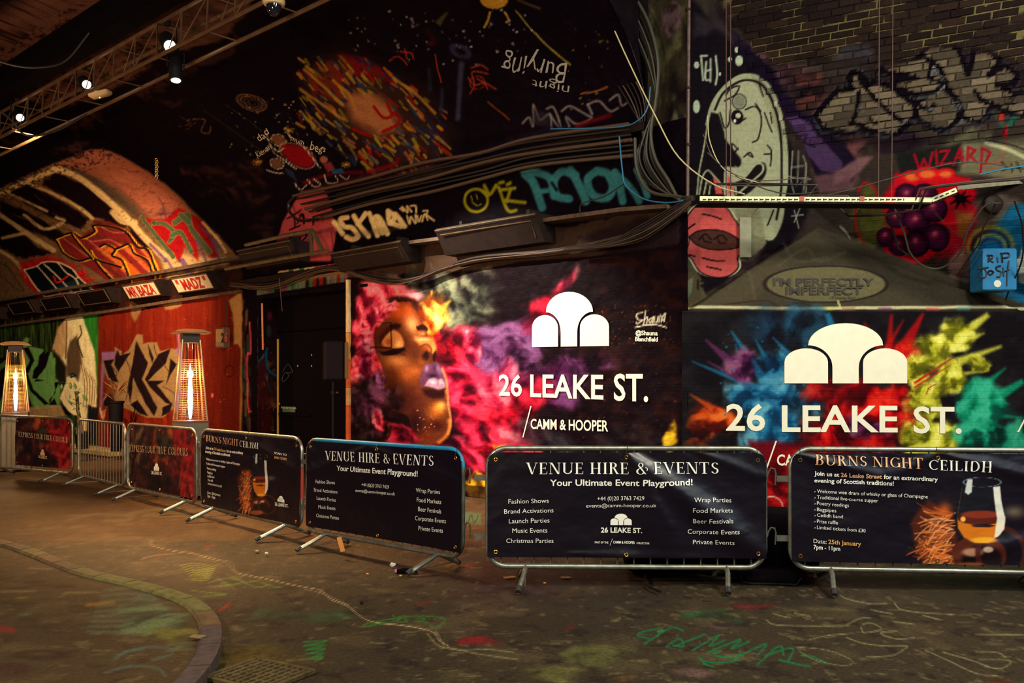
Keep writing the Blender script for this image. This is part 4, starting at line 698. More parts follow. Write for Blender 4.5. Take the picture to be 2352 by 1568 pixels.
    C.ell(*r((415,790))[0], 14, 17, (16, 10, 14), 1, .12); C.ell(*r((422,780))[0], 6, 6, (170, 170, 150), 1, .3); C.ell(*r((400,815))[0], 3, 4, (200, 200, 180), 1, .3); C.ell(*r((430,685))[0], 16, 17, (16, 10, 14), .9, .1, ring=.07); C.ell(*r((430,685))[0], 14, 15, (112, 112, 100), .8, .4)
    for q in ([(470,740),(540,720),(580,800),(560,930),(520,960)], [(440,820),(470,800)], [(600,760),(625,830),(650,890)], [(640,760),(650,830)], [(340,640),(370,600),(430,580),(400,640),(330,680)], [(300,760),(330,860),(360,830),(370,740)], [(460,1060),(500,1030),(520,1060),(480,1040)], [(620,980),(645,1020),(640,1120)], [(600,1040),(640,1040)], [(540,700),(575,750)], [(560,560),(590,650)], [(500,1500),(540,1420),(640,1330)], [(620,1520),(660,1420)], [(420,1010),(380,970),(385,1040),(420,1000)]): C.line(r(*q), 3.4, (16, 10, 14), .95, 1.2)
    C.poly(r((400,1230),(470,1200),(540,1110),(600,1100),(610,1170),(560,1240),(480,1310),(400,1320)), (16, 10, 14), .95, 2, sm=3); C.line(r((400,1220),(470,1190),(540,1110),(585,1110),(585,1160),(520,1220),(430,1300)), 5, W1, .95)
    for q in ([(160,1310),(180,1200),(215,1150),(260,1190),(310,1250),(340,1310)], [(330,1310),(335,1160),(370,1170),(400,1240),(410,1310)], [(190,1310),(210,1220)], [(225,1310),(235,1230)]): C.line(r(*q), 4, W1, .95)
    for q in ([(250,1190),(300,1240),(320,1310),(270,1310)], [(350,1180),(385,1230),(390,1310),(350,1310)]): C.poly(r(*q), (186, 88, 80), .95, 1.5)
    for x, y, a, b in ((140, 440, 6, 8), (140, 720, 8, 15), (428, 410, 9, 12), (410, 338, 4, 7), (298, 498, 3, 4), (365, 400, 4, 6)): C.ell(*r((x, y))[0], a, b, (172, 180, 160), .95, .2)
    for q in ([(170,380),(185,540)], [(205,420),(200,530),(230,540)], [(235,400),(235,550)], [(270,380),(280,500),(270,570)], [(210,480),(235,470)], [(170,380),(210,378)]): C.line(r(*q), 5, (160, 166, 150), .95, 1.5)
    for q in ([(790,1020),(780,1200),(800,1300)], [(830,1020),(820,1230)], [(780,1130),(860,1120)], [(860,1050),(880,1130),(860,1300)], [(880,1100),(880,1300)], [(760,1190),(910,1210)], [(800,1420),(830,1540)], [(780,1460),(860,1450)], [(840,1400),(800,1500)]): C.line(r(*q), 3, (140, 142, 130), .85, 1.2)
    # grey rendered strip beside the corner
    C.poly([(1572,470),(1600,470),(1610,560),(1600,620),(1640,680),(1575,712)], (96, 88, 66), .9, 3, .5); C.poly([(1690,480),(1740,470),(1760,560),(1730,600),(1700,600)], (130, 128, 104), .9, 3, .4)
    C.poly([(1700,600),(1760,570),(1740,610),(1660,665)], (60, 48, 50), .8, 4, .5)
    # pink stacked head outlined in white
    zz = cr(1552, 517, 2.94)
    p = zz((60,0),(80,-60),(140,-130),(220,-150),(300,-140),(360,-100),(390,-50),(440,20),(455,80),(430,110),(450,170),(420,220),(420,290),(350,345),(250,350),(160,310),(110,230),(70,190),(90,100))
    C.poly([(x-(6 if x < 1640 else -6), y) for x, y in p], (196, 190, 164), 1, 1.5, sm=3); C.poly(p, (186, 92, 90), 1, 1.5, sm=3); C.line(list(p)+[p[0]], 3, (20, 12, 14), 1, 1.2)
    C.poly(zz((90,80),(150,40),(250,30),(350,50),(440,110),(420,150),(320,165),(220,160),(140,130)), (80, 50, 40), 1, 1.5, sm=3); C.line(zz((90,80),(150,40),(250,30),(350,50),(440,110),(420,150),(320,165),(220,160),(140,130),(90,80)), 3, (20, 12, 14), 1)
    for q in ([(160,95),(200,60),(240,95)], [(260,95),(310,65),(345,100)], [(185,90),(200,110),(240,115)], [(285,95),(300,120),(335,120)], [(180,220),(260,240),(330,240)], [(210,280),(305,300)], [(180,-75),(250,-60),(310,-40)], [(90,200),(130,210)], [(130,-10),(60,40)]): C.line(zz(*q), 3.6, (20, 12, 14), 1)
    C.poly(zz((45,390),(120,350),(110,450),(80,490),(50,440)), (120, 120, 104), .8, 2); C.line(zz((60,390),(75,380),(70,430),(85,470)), 4, (30, 120, 100), .9); C.line(zz((150,370),(150,430)), 4, (24, 18, 22), .9); C.line(zz((170,380),(200,370),(210,400),(170,410),(230,430)), 4, (24, 18, 22), .9)
    # berry cluster and leaves
    C.poly([(2030,440),(2060,400),(2110,400),(2160,395),(2230,410),(2240,440),(2240,500),(2200,560),(2120,600),(2060,610),(2020,560),(2010,500)], (176, 12, 30), 1, 5, .5)
    C.cloud(1995, 520, 46, 60, ((16,26,20),(44,58,34),(90,84,40)), .9, 0, 3, .6, 70); C.poly([(1975,430),(2000,420),(2030,460),(2020,560),(1990,600),(1970,520)], (84, 84, 34), .8, 5, .4); C.line([(1972, 440), (1985, 420), (2005, 428), (2014, 450), (2000, 480)], 6, (150, 22, 26), .9, 2); C.line([(1965, 480), (1968, 530), (1985, 560)], 5, (150, 22, 26), .9, 2)
    C.poly([(2230,460),(2300,440),(2352,470),(2352,520),(2260,560),(2220,520)], (110, 98, 90), .8, 6, .4); C.cloud(2220, 590, 50, 50, ((70,30,50),(120,80,84),(160,130,112)), .9, 0, 4, .5, 71)
    C.poly([(2180,450),(2240,470),(2230,560),(2190,590),(2150,600)], (160, 20, 40), .8, 6, .5); C.poly([(2190,480),(2230,490),(2215,550),(2195,540)], (120, 110, 40), .7, 5, .4)
    for x, y, rr in ((2095, 405, 16), (2130, 398, 18), (2172, 398, 14)): C.ell(x, y, rr*1.6, rr*.9, (190, 30, 30), .95, .3); C.ell(x, y+2, rr, rr*.5, (200, 120, 60), .8, .5)
    def berry(x, y, q): C.ell(x, y, q, q, (22, 4, 22), 1, .08); C.ell(x-1, y-1, q*.86, q*.86, (66, 12, 50), 1, .5); C.ell(x-q*.15, y-q*.2, q*.55, q*.5, (120, 34, 70), .9, pw=1); C.ell(x-q*.1, y-q*.25, q*.25, q*.22, (190, 110, 110), .8, pw=1)
    for b in ((2085, 450, 30), (2125, 450, 30), (2060, 500, 26), (2105, 510, 32), (2145, 480, 32), (2150, 545, 32), (2035, 545, 22), (2065, 565, 24), (2105, 560, 30)): berry(*b)
    for a in (-150, -110, -60, -20, 20, 60, 110, 150): C.ray(2205, 455, 2205+28*math.cos(math.radians(a)), 458+24*math.sin(math.radians(a)), 6, 1, (16, 5, 14), .95, 1)
    C.line([(2140, 480), (2200, 540), (2250, 540)], 2, (110, 100, 90), .8)
    C.poly([(2240,560),(2330,470),(2420,470),(2420,712),(2310,712),(2250,690)], (30, 108, 146), 1, 6, .3)
    for rr, c in ((52, (160, 140, 40)), (42, (60, 30, 50)), (34, (176, 160, 50)), (24, (90, 40, 56))): C.ell(2275, 570, rr, rr*.9, c, .85, .14, ring=.07)
    C.poly([(2180,600),(2240,580),(2250,640),(2240,690),(2200,670)], (130, 100, 96), .8, 4, .4); C.poly([(2330,600),(2342,590),(2352,560),(2420,600),(2420,660),(2340,650)], (220, 225, 214), .95, 2)
    C.cloud(2235, 655, 40, 30, ((60,40,50),(110,90,84),(150,130,110)), .7, 0, 5, .5, 72); C.line([(1930, 520), (1945, 535), (1955, 555)], 4, (150, 160, 150), .8)
    # coping under the pictures
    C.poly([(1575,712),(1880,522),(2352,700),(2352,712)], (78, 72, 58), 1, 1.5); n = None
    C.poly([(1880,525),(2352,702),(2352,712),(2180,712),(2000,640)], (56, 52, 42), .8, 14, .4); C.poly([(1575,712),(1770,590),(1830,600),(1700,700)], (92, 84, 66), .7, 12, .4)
    for q in ([(1800,560),(1830,600),(1900,590)], [(1790,610),(1850,570),(1880,600),(1940,580)], [(1700,630),(1720,625),(1735,690)]): C.line(q, 5, (112, 106, 90), .45, 4)
    C.ell(1897, 652, 138, 40, (112, 106, 80), .95, .05); C.ell(1897, 652, 141, 42, (44, 36, 32), .9, .05, ring=.03); C.line([(1660, 700), (1760, 690), (1790, 705), (1840, 695), (1875, 708)], 3, (70, 40, 34), .7)
    C.line([(1575, 709), (1800, 708), (2352, 709)], 7, (200, 196, 160), .9, 1.5, nz=.25, sm=0)
    for x, c in ((1885, (190, 190, 90)), (2020, (120, 60, 110)), (2130, (200, 90, 90)), (2200, (90, 150, 150)), (1935, (150, 120, 90))): C.line([(x, 709), (x+26, 709)], 6, c, .7, 3)
    C.line([(1925, 692), (1932, 708)], 5, (196, 190, 130), .8)
    # ---- lower mural: burst of coloured powder
    i = C.box((1.9, 0), (9, 2.462)); C.col[i] = (28, 26, 28); n = fbm(C.U[i]*3, C.V[i]*4, 5, 5); C.mix(i, (46, 44, 46), np.clip((n-.45)*4, 0, 1)*.8)
    BL = ((14,50,80),(36,110,150),(110,170,190)); RDD = ((70,4,6),(180,16,20),(226,60,40)); YL = ((96,96,20),(190,186,60),(232,228,130)); TE = ((4,60,52),(16,140,112),(70,180,150)); ORR = ((90,24,8),(190,76,24),(230,130,60)); PP = ((44,16,44),(104,50,96),(150,100,130))
    C.cloud(1780, 770, 120, 60, ((20,24,32),(30,56,80),(50,90,120)), .8, 20, 2.6, .7, 80); C.cloud(1850, 740, 60, 50, ((20,28,36),(30,66,90),(50,100,130)), .7, 0, 3, .7, 81)
    for q in ((1760,880,1680,760,12,2), (1780,860,1735,780,10,1), (1760,900,1590,830,9,1), (1830,830,1775,775,8,1), (1900,720,1915,760,6,9), (1700,860,1690,790,7,1)): C.ray(*q, (40, 120, 160), .85, 3)
    for q in ((1700,850,1620,780,14,2), (1720,880,1625,830,10,1)): C.ray(*q, (110, 56, 100), .85, 3)
    C.cloud(1705, 845, 56, 44, PP, 1, 40, 4, .5, 82); C.cloud(1770, 850, 56, 50, BL, .95, 20, 3.4, .5, 83); C.cloud(1760, 920, 90, 50, BL, 1, 20, 3.2, .45, 84); C.cloud(1780, 990, 80, 60, BL, 1, 0, 3.4, .45, 85); C.cloud(1850, 930, 60, 50, BL, .8, 10, 3, .6, 86)
    C.cloud(1640, 970, 62, 60, ORR, 1, 20, 3.4, .5, 87); C.ray(1640, 940, 1585, 905, 8, 1, (200, 90, 40), .8, 3); C.cloud(1600, 1000, 40, 40, ((50,14,8),(120,44,18),(170,80,36)), .8, 0, 4, .6, 88)
    for q in ((2060,830,2120,720,22,3), (2040,820,2048,722,10,3), (2020,800,1985,740,8,1), (2030,810,2075,735,8,1)): C.ray(*q, (176, 26, 24), .85, 4)
    C.cloud(2060, 830, 50, 50, RDD, .95, 0, 3.4, .6, 89); C.cloud(2000, 930, 110, 56, RDD, 1, 0, 3, .5, 90); C.cloud(2080, 930, 60, 60, RDD, 1, 0, 3.4, .5, 91); C.cloud(1900, 900, 60, 40, RDD, .8, 20, 3.4, .6, 92); C.cloud(1960, 1000, 120, 70, RDD, 1, 0, 3, .5, 93); C.cloud(2000, 985, 70, 40, PP, .9, 0, 4, .5, 94); C.cloud(2030, 1030, 90, 30, PP, .9, 0, 4, .5, 95)
    for q in ((2170,800,2270,722,18,6), (2200,830,2300,795,10,3), (2200,860,2270,850,5,1), (2150,790,2210,740,12,2), (2230,780,2260,765,5,1)): C.ray(*q, (196, 192, 80), .9, 4)
    C.cloud(2140, 800, 56, 44, YL, 1, -20, 4, .45, 96); C.cloud(2200, 770, 50, 44, YL, .95, -40, 4, .5, 97); C.cloud(2110, 850, 50, 44, YL, 1, 0, 4.4, .45, 98); C.cloud(2180, 870, 46, 40, YL, 1, 0, 4.4, .45, 99); C.cloud(2130, 930, 50, 56, YL, 1, 0, 4.4, .45, 100); C.cloud(2140, 1000, 80, 56, YL, 1, 0, 4, .45, 101); C.cloud(2240, 830, 30, 26, YL, .9, 0, 5, .5, 102)
    for q in ((2240,900,2310,845,12,1), (2260,930,2350,875,16,6), (2260,950,2352,960,8,1), (2250,960,2310,985,7,1)): C.ray(*q, (20, 150, 120), .9, 4)
    C.cloud(2260, 930, 66, 66, TE, 1, 0, 3.4, .5, 103); C.cloud(2300, 1010, 70, 50, TE, .9, 0, 3, .6, 104); C.cloud(2230, 1000, 40, 50, TE, .9, 0, 4, .5, 105)
    for q in ((2100,880,2190,820,3,1), (2100,890,2180,840,2,.5)): C.ray(*q, (190, 40, 30), .9, 1.5)
    C.dots(1640, 750, 1860, 960, 40, 2.4, (40, 130, 170), .8); C.dots(2090, 820, 2140, 900, 26, 1.2, (150, 30, 20), .9); C.line([(2128, 905), (2135, 890), (2150, 882)], 2, (150, 20, 20), .9)
    C.poly([(1720,1010),(1860,1020),(1900,1060),(1900,1190),(1740,1190)], (120, 14, 24), .95, 8, .5); C.cloud(1790, 1110, 60, 60, RDD, .8, 0, 4, .5, 106)
    C.ell(1772, 1165, 26, 25, (214, 206, 190), 1, .08, ring=.04); C.poly([(1740,1195),(1900,1195),(1900,1220),(1740,1220)], (20, 12, 14), .9, 3); C.ell(1570, 1005, 10, 40, (180, 150, 30), .0, .4)

def paint_floor():
    C = CF; n = fbm(C.U*.7, C.V*.7, 3, 5); i = np.nonzero(n > -1); C.mix(i, (60, 52, 44), np.clip((n.ravel()[np.ravel_multi_index(i, n.shape)]-.45)*4, 0, 1)*.6)
    n = fbm(C.U*3, C.V*3, 9, 5)[i]; C.mix(i, (124, 108, 76), np.clip((n-.55)*5, 0, 1)*.4); n = fbm(C.U*14, C.V*14, 19, 4)[i]; C.mix(i, (140, 126, 92), np.clip((n-.66)*9, 0, 1)*.5); n = fbm(C.U*9, C.V*9, 29, 4)[i]; C.mix(i, (44, 34, 32), np.clip((n-.6)*7, 0, 1)*.5)
    g = cr(784, 1035, 2.94); h = cr(0, 1035, 2.94); q = cr(1552, 1035, 2.94)
    # long wandering chalk line, dashed in places
    for off in (0, 7): C.line([(332+off, 1240), (345+off, 1232+off), (350, 1250), (400, 1262), (440+off, 1268), (490, 1280), (520+off*2, 1290), (540, 1310), (580, 1320), (640, 1333), (700, 1345), (735, 1352), (760, 1372), (800, 1388), (830, 1412), (862, 1425), (930, 1432), (990, 1446), (1010, 1468), (1030, 1482)], 1.6, (204, 178, 140), .85, 1, nz=.6)
    C.line([(325, 1280), (360, 1272), (400, 1268)], 4, (170, 140, 104), .7, 1.5, nz=.3); C.line([(700, 1350), (740, 1360), (800, 1385)], 3, (200, 170, 130), .6, nz=.3)
    for s_ in ([(980,1450),(1000,1475),(1020,1485),(1010,1460),(1000,1445)], [(1010,1483),(1060,1490),(1120,1488),(1180,1495)], [(1030,1486),(1100,1498),(1190,1510)]): C.line(s_, 3.5, (176, 164, 120), .7, 1.5, nz=.5)
    # yellow-green scribbles
    rg = random.Random(3)
    for k in range(6): y = 1296+k*5; C.line([(415+k*4, y), (450, y-6), (495-k*3, y+6), (440, y+10)], 3, (150, 160, 56), .85, 1.2, nz=.2)
    for s_ in ([(480,1335),(520,1325),(560,1332),(530,1320),(585,1345),(620,1340)], [(490,1345),(540,1338),(600,1330)], [(440,1352),(480,1358),(520,1362),(470,1366)], [(600,1335),(630,1345),(645,1345)], [(500,1325),(540,1350)]): C.line(s_, 3.4, (112, 150, 60), .85, 1.2, nz=.2)
    # green tags
    for s_ in ([(835,1430),(880,1420),(910,1415),(930,1410)], [(845,1433),(890,1425)], [(903,1408),(905,1420),(900,1424)], [(912,1420),(925,1414),(935,1422),(920,1424)], [(930,1412),(980,1412),(1022,1418),(1010,1432),(996,1436),(980,1425),(950,1422)], [(960,1416),(975,1418)]): C.line(s_, 4.5, (72, 128, 56), .95, 1.5)
    gg = (38, 130, 82)
    for s_ in ([(1490,1462),(1465,1455),(1480,1445),(1520,1440),(1510,1455)], [(1480,1475),(1540,1438),(1570,1445)], [(1530,1482),(1560,1462),(1570,1480),(1545,1478)], [(1550,1480),(1620,1452)], [(1590,1490),(1650,1455),(1630,1480),(1665,1466)], [(1625,1495),(1700,1465),(1680,1485),(1720,1470)], [(1655,1490),(1640,1500),(1690,1505),(1700,1490)], [(1700,1500),(1760,1475),(1740,1500)], [(1740,1520),(1790,1480),(1800,1500)], [(1760,1500),(1820,1485),(1810,1515)], [(1790,1510),(1860,1525)], [(1840,1500),(1870,1505),(1900,1520)], [(1610,1512),(1650,1518),(1700,1510)], [(1615,1520),(1640,1528)], [(1605,1505),(1625,1524)]): C.line(s_, 6, gg, .92, 1.5, nz=.2)
    C.line([(1830, 1482), (1900, 1490), (1950, 1508), (1958, 1520), (1930, 1524), (1870, 1510), (1835, 1492)], 2.6, (160, 150, 110), .8)
    for k in range(5): C.line([(697+k*2, 1470+k*9), (750-k*2, 1468+k*9), (700+k*6, 1478+k*9)], 4.5, (50, 140, 70), .85, 1.8, nz=.2)
    # pale scratches on the right
    for s_ in ([(1930,1364),(1950,1372),(2000,1382),(2036,1382)], [(2055,1382),(2070,1396),(2120,1404),(2190,1408)], [(1775,1406),(1800,1412),(1815,1414)], [(1825,1405),(1860,1410)], [(1760,1420),(1780,1430),(1860,1433),(1950,1432)], [(1945,1430),(1975,1415),(2000,1412)], [(1980,1430),(2000,1425),(2025,1440),(1985,1448),(1978,1436)], [(1860,1465),(1900,1455),(1960,1450)], [(1945,1460),(1980,1472),(2030,1478),(2084,1478)], [(2030,1455),(2060,1462),(2100,1460)], [(2030,1455),(2025,1448),(2060,1444)], [(2084,1480),(2050,1500),(1990,1505)], [(2240,1453),(2352,1455)], [(2125,1487),(2180,1512),(2240,1540),(2290,1546)], [(2165,1492),(2220,1508),(2270,1525)], [(2250,1510),(2320,1512),(2300,1530),(2260,1525)], [(2240,1492),(2290,1494),(2310,1505)], [(2050,1422),(2100,1430)], [(2000,1395),(2050,1405)], [(2120,1410),(2160,1420)]): C.line(s_, 3, (172, 166, 122), .85, 1.4, nz=.3)
    for k in range(150):
        x = rg.uniform(800, 2352); y = rg.uniform(1390, 1568)
        C.line([(x, y), (x+rg.uniform(8, 40), y+rg.uniform(-3, 5))], rg.uniform(1, 5), rg.choice([(130, 124, 88), (140, 130, 80), (120, 104, 84), (96, 60, 60), (140, 130, 92)]), .65, 1.5, nz=.5, sm=0)
    for x, y, rx, ry, c in ((1330, 1505, 130, 26, (104, 104, 58)), (1090, 1468, 46, 9, (140, 30, 34)), (1270, 1540, 200, 26, (116, 112, 64)), (1630, 1410, 110, 18, (50, 90, 56)), (1900, 1395, 60, 8, (96, 90, 66)), (2280, 1560, 60, 18, (130, 40, 24)), (1560, 1545, 60, 14, (110, 84, 84)), (1720, 1390, 60, 10, (100, 36, 36)), (1210, 1350, 130, 20, (60, 48, 50)), (590, 1500, 100, 40, (110, 92, 28)), (1440, 1560, 70, 10, (120, 90, 60)), (700, 1410, 120, 16, (60, 84, 56)), (1640, 1440, 40, 8, (110, 90, 100))):
        C.cloud(x, y, rx, ry, (tuple(int(v*.6) for v in c), c, tuple(min(255, int(v*1.25)) for v in c)), .6, 0, 4, .8, int(x))
    for x, y, l in ((505, 1395, 26), (420, 1385, 30), (470, 1255, 20), (355, 1282, 10), (960, 1385, 30), (1060, 1300, 30), (1300, 1440, 20)): C.line([(x, y), (x+l, y-6)], 6, (150, 36, 30), .7, 3, nz=.3)
    C.line([(505, 1400), (528, 1380)], 8, (170, 34, 30), .8, 2); C.line([(660, 1512), (740, 1508)], 5, (150, 130, 60), .6, 2, nz=.4)
    # pale blue-grey lettering far left
    for s_ in ([(160,1192),(210,1180),(270,1180),(305,1180),(290,1192),(240,1194)], [(300,1176),(360,1168),(410,1168)], [(330,1180),(390,1182),(430,1176)], [(95,1212),(140,1208)], [(160,1210),(195,1205)]): C.line(s_, 9, (104, 112, 104), .75, 3, nz=.15)
    for k in range(60):
        x = rg.uniform(-20, 800); y = rg.uniform(1180, 1400); C.line([(x, y), (x+rg.uniform(6, 40), y+rg.uniform(-4, 3))], rg.uniform(1, 4), rg.choice([(150, 124, 92), (120, 100, 70), (160, 140, 110)]), .5, 2, nz=.5, sm=0)
    # island surface, its colours
    def isl(pts, c, a=.8, w=8): C.line(pts, w, c, a, 3, nz=.2)
    for k in range(9): isl([(240-k*5, 1368+k*12), (300, 1362+k*13), (340+k*10, 1366+k*12)], (104, 128, 112), .55, 12)
    C.cloud(370, 1430, 100, 60, ((44,60,48),(88,118,92),(120,150,110)), .75, 20, 4, .6, 140); C.cloud(390, 1465, 70, 30, ((70,76,30),(120,124,50),(150,150,70)), .7, 0, 4, .6, 141)
    for s_ in ([(260,1530),(300,1508),(350,1500),(392,1505),(390,1520),(350,1530)], [(240,1560),(300,1545),(360,1550),(380,1568)], [(310,1385),(340,1378),(355,1388),(330,1392)], [(270,1520),(290,1510),(330,1505)]): isl(s_, (84, 116, 112), .8, 9)
    isl([(200, 1400), (260, 1395)], (176, 130, 50), .7, 14); isl([(-10, 1455), (30, 1462)], (150, 40, 40), .8, 22); isl([(45, 1425), (70, 1422)], (60, 130, 110), .8, 8); isl([(40, 1384), (60, 1384)], (170, 150, 40), .8, 5)
    for s_ in ([(65,1316),(118,1318)], [(0,1370),(80,1368)], [(150,1372),(230,1372)]): isl(s_, (170, 140, 100), .7, 6)
    C.ell(95, 1519, 50, 9, (44, 32, 24), .6, .4, ring=.4); C.ell(30, 1552, 40, 16, (60, 36, 40), .7, .5)
    for x, y, rx in ((82, 1347, 24), (145, 1358, 26)): C.ell(x, y, rx, 4, (50, 26, 24), .8, .6)
    # green lettering at the foot of the wall behind the barriers
    C.poly([(1040,1172),(1105,1176),(1105,1202),(1040,1196)], (60, 130, 96), .8, 2, .4); C.line([(1076, 1195), (1082, 1180), (1090, 1198), (1098, 1182)], 4, (30, 30, 24), .8)
    for k in range(30): x = rg.uniform(1000, 1600); y = rg.uniform(1220, 1310); C.line([(x, y), (x+rg.uniform(10, 50), y+rg.uniform(-5, 6))], 2, (190, 150, 100), .5, 1, nz=.3, sm=0)
    i = C.box((-14, 9.2), (3.5, 20)); n = fbm(C.U[i]*1.5, C.V[i]*1.5, 29, 4); C.mix(i, (120, 84, 50), np.full(n.shape, .35))  # warm light on the ground behind the barriers, mixed into the floor colour
paint_left(); paint_sky(); paint_mural(); paint_right(); paint_floor()
i = np.nonzero(CP.U > -9); n = fbm(CP.U*5, CP.V*3, 44, 5)[i]; CP.mix(i, (24, 18, 20), np.clip((n-.45)*4, 0, 1)*.8); n = fbm(CP.U*6+3, CP.V*3, 46, 5)[i]; CP.mix(i, (112, 108, 78), np.clip((n-.58)*6, 0, 1)*.6)
CP.cloud(1545, 50, 22, 40, ((40,30,34),(84,64,70),(112,90,96)), .8, 0, 5, .6, 2); CP.cloud(1550, 270, 14, 50, ((60,56,44),(104,104,80),(140,142,104)), .8, 0, 4, .6, 3)
for k in range(5): CP.line([(1520+k*9, 20), (1524+k*9, 60)], 4, (96, 76, 84), .6, 2)
# relief: peeling flakes and uneven masonry
CW.h += (fbm(CW.U*6, CW.V*6, 60, 4)-.5)*.03; CR.h += (fbm(CR.U*5, CR.V*5, 61, 4)-.5)*.035; CP.h += (fbm(CP.U*6, CP.V*6, 62, 4)-.5)*.03
CF.h += (fbm(CF.U*2, CF.V*2, 63, 4)-.5)*.018-.01
i = CR.box((0, 0), (20, 2.465)); CR.h[i] *= .5
# ================================================================ build the shell
M_wall = paint_mat('painted brick wall', .62, brick=.22, bump=.3, nz=.28, nscale=22, spec=.04)
M_right = paint_mat('painted brick right', .7, brick=.4, bump=.35, nz=.22, nscale=22, spec=.04)
M_floor = paint_mat('worn asphalt', .55, bump=.9, nz=.5, nscale=40, spec=.15)
M_ceil = mat('sooty brick', (44, 28, 26), .9, noise=.4, nscale=3, bump=.6)
def struct(o): o['kind'] = 'structure'; return o
sA, sB = s_of(800), s_of(592)          # doorway
DOORZ = 3.17
keep = ~((UW < .555) & (VW > 4.72)); keep &= ~((UW > sA) & (UW < sB) & (VW < DOORZ+.02*0))
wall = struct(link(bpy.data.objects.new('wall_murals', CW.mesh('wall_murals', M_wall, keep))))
pier = struct(link(bpy.data.objects.new('wall_pier', CP.mesh('wall_pier', M_wall))))
# bricks of the right vault, laid on its own surface
exposed = [(1600,-40),(2420,-60),(2420,150),(2352,140),(2260,120),(2190,100),(2120,112),(2060,150),(2000,120),(1960,96),(1900,140),(1850,130),(1790,150),(1730,110),(1660,20)]
CR.poly(exposed, (46, 36, 28), .9, 8, 1.2, 5)
bm_list = []; row = 0; RB = random.Random(4)
z = 4.28
while z < 6.4:
    xg = float(np.interp(z, ZG, XG)); x = xg+.06+(row % 2)*.105
    while x < 5.75:
        px = R.proj(np.array([x+.1]), np.array([z]))[0]
        if -10 < px[0] < 2365 and -14 < px[1] < 330: bm_list.append((x, z, px))
        x += .213
    z += .079; row += 1
colsnap = CR.col.copy()
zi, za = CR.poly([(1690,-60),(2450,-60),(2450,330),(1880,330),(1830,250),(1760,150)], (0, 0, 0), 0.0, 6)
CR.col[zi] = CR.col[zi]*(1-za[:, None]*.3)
ei, ea = CR.poly(exposed, (118, 110, 74), .85, 6, 1.3, 5); n = fbm(CR.U[ei]*3.4, CR.V[ei]*3.4, 77, 5); CR.mix(ei, (30, 22, 22), np.clip((n-.47)*9, 0, 1)*.9*ea)
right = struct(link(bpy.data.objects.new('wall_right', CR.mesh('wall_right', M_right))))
M_brick = paint_mat('brick face', .8, bump=.5, nz=.3, nscale=30, spec=.04)
def brick_data(x, z, jx=0.0):
    w, h = .200+RB.uniform(-.008, .006), .066+RB.uniform(-.004, .003); pr = .014+RB.uniform(-.006, .008)
    vs, cs = [], []; nx = 13
    xs = [x+w*k/(nx-1) for k in range(nx)]
    zs = [z, z+h*.5, z+h]; br = RB.uniform(.75, 1.2)
    for d, sh in ((-.012, 0), (pr-.005, 0), (pr, .006)):
        for jz, zz in enumerate(zs):
            for k, xx in enumerate(xs):
                x2 = xx+(sh if k == 0 else -sh if k == nx-1 else 0); z2 = zz+(sh if jz == 0 else -sh if jz == 2 else 0)+RB.uniform(-.002, .002)
                p, n = R.frame(np.array([x2]), np.array([z2])); vs.append(tuple(p[0]+n[0]*d))
                i = min(np.searchsorted(ur, x2), len(ur)-1); j = min(np.searchsorted(vr, z2+.004), len(vr)-1); cs.append(colsnap[i, j]*br)
    f = []; q = nx*3
    for l in range(2):
        a = l*q; b = a+q
        for k in range(nx-1): f += [(a+k, a+k+1, b+k+1, b+k), (a+2*nx+k+1, a+2*nx+k, b+2*nx+k, b+2*nx+k+1)]
        for r in (0, nx): f += [(a+nx+r, a+r, b+r, b+nx+r), (a+nx-1+r, a+2*nx-1+r, b+2*nx-1+r, b+nx-1+r)]
    b = 2*q
    for r in (0, nx):
        for k in range(nx-1): f.append((b+r+k, b+r+k+1, b+r+nx+k+1, b+r+nx+k))
    return vs, f, cs
def col_mesh(name, vs, fs, cs, m):
    me = bpy.data.meshes.new(name); me.from_pydata(vs, [], fs); me.update(); me.materials.append(m)
    ca = me.color_attributes.new('Col', 'FLOAT_COLOR', 'POINT'); c = np.ones((len(vs), 4), np.float32); c[:, :3] = tone(np.array(cs))
    ca.data.foreach_set('color', c.ravel())
    u = me.uv_layers.new(name='UVMap'); co = np.array(vs); li = np.zeros(len(me.loops), np.int32); me.loops.foreach_get('vertex_index', li)
    u.data.foreach_set('uv', co[li][:, [0, 2]].astype(np.float32).ravel()); return me
bm_list.sort(key=lambda b: -(b[2][0])*.3+b[2][1])
stv, stf, stc = [], [], []
for k, (x, z, px) in enumerate(bm_list):
    vs_, f_, c_ = brick_data(x, z)
    if k < 300: o = link(bpy.data.objects.new('brick', col_mesh('brick', vs_, f_, c_, M_brick))); o.parent = right
    else: b = len(stv); stv += vs_; stf += [tuple(i+b for i in q) for q in f_]; stc += c_
if stv: o = link(bpy.data.objects.new('vault_brickwork', col_mesh('vault_brickwork', stv, stf, stc, M_brick))); o.parent = right; o['kind'] = 'stuff'
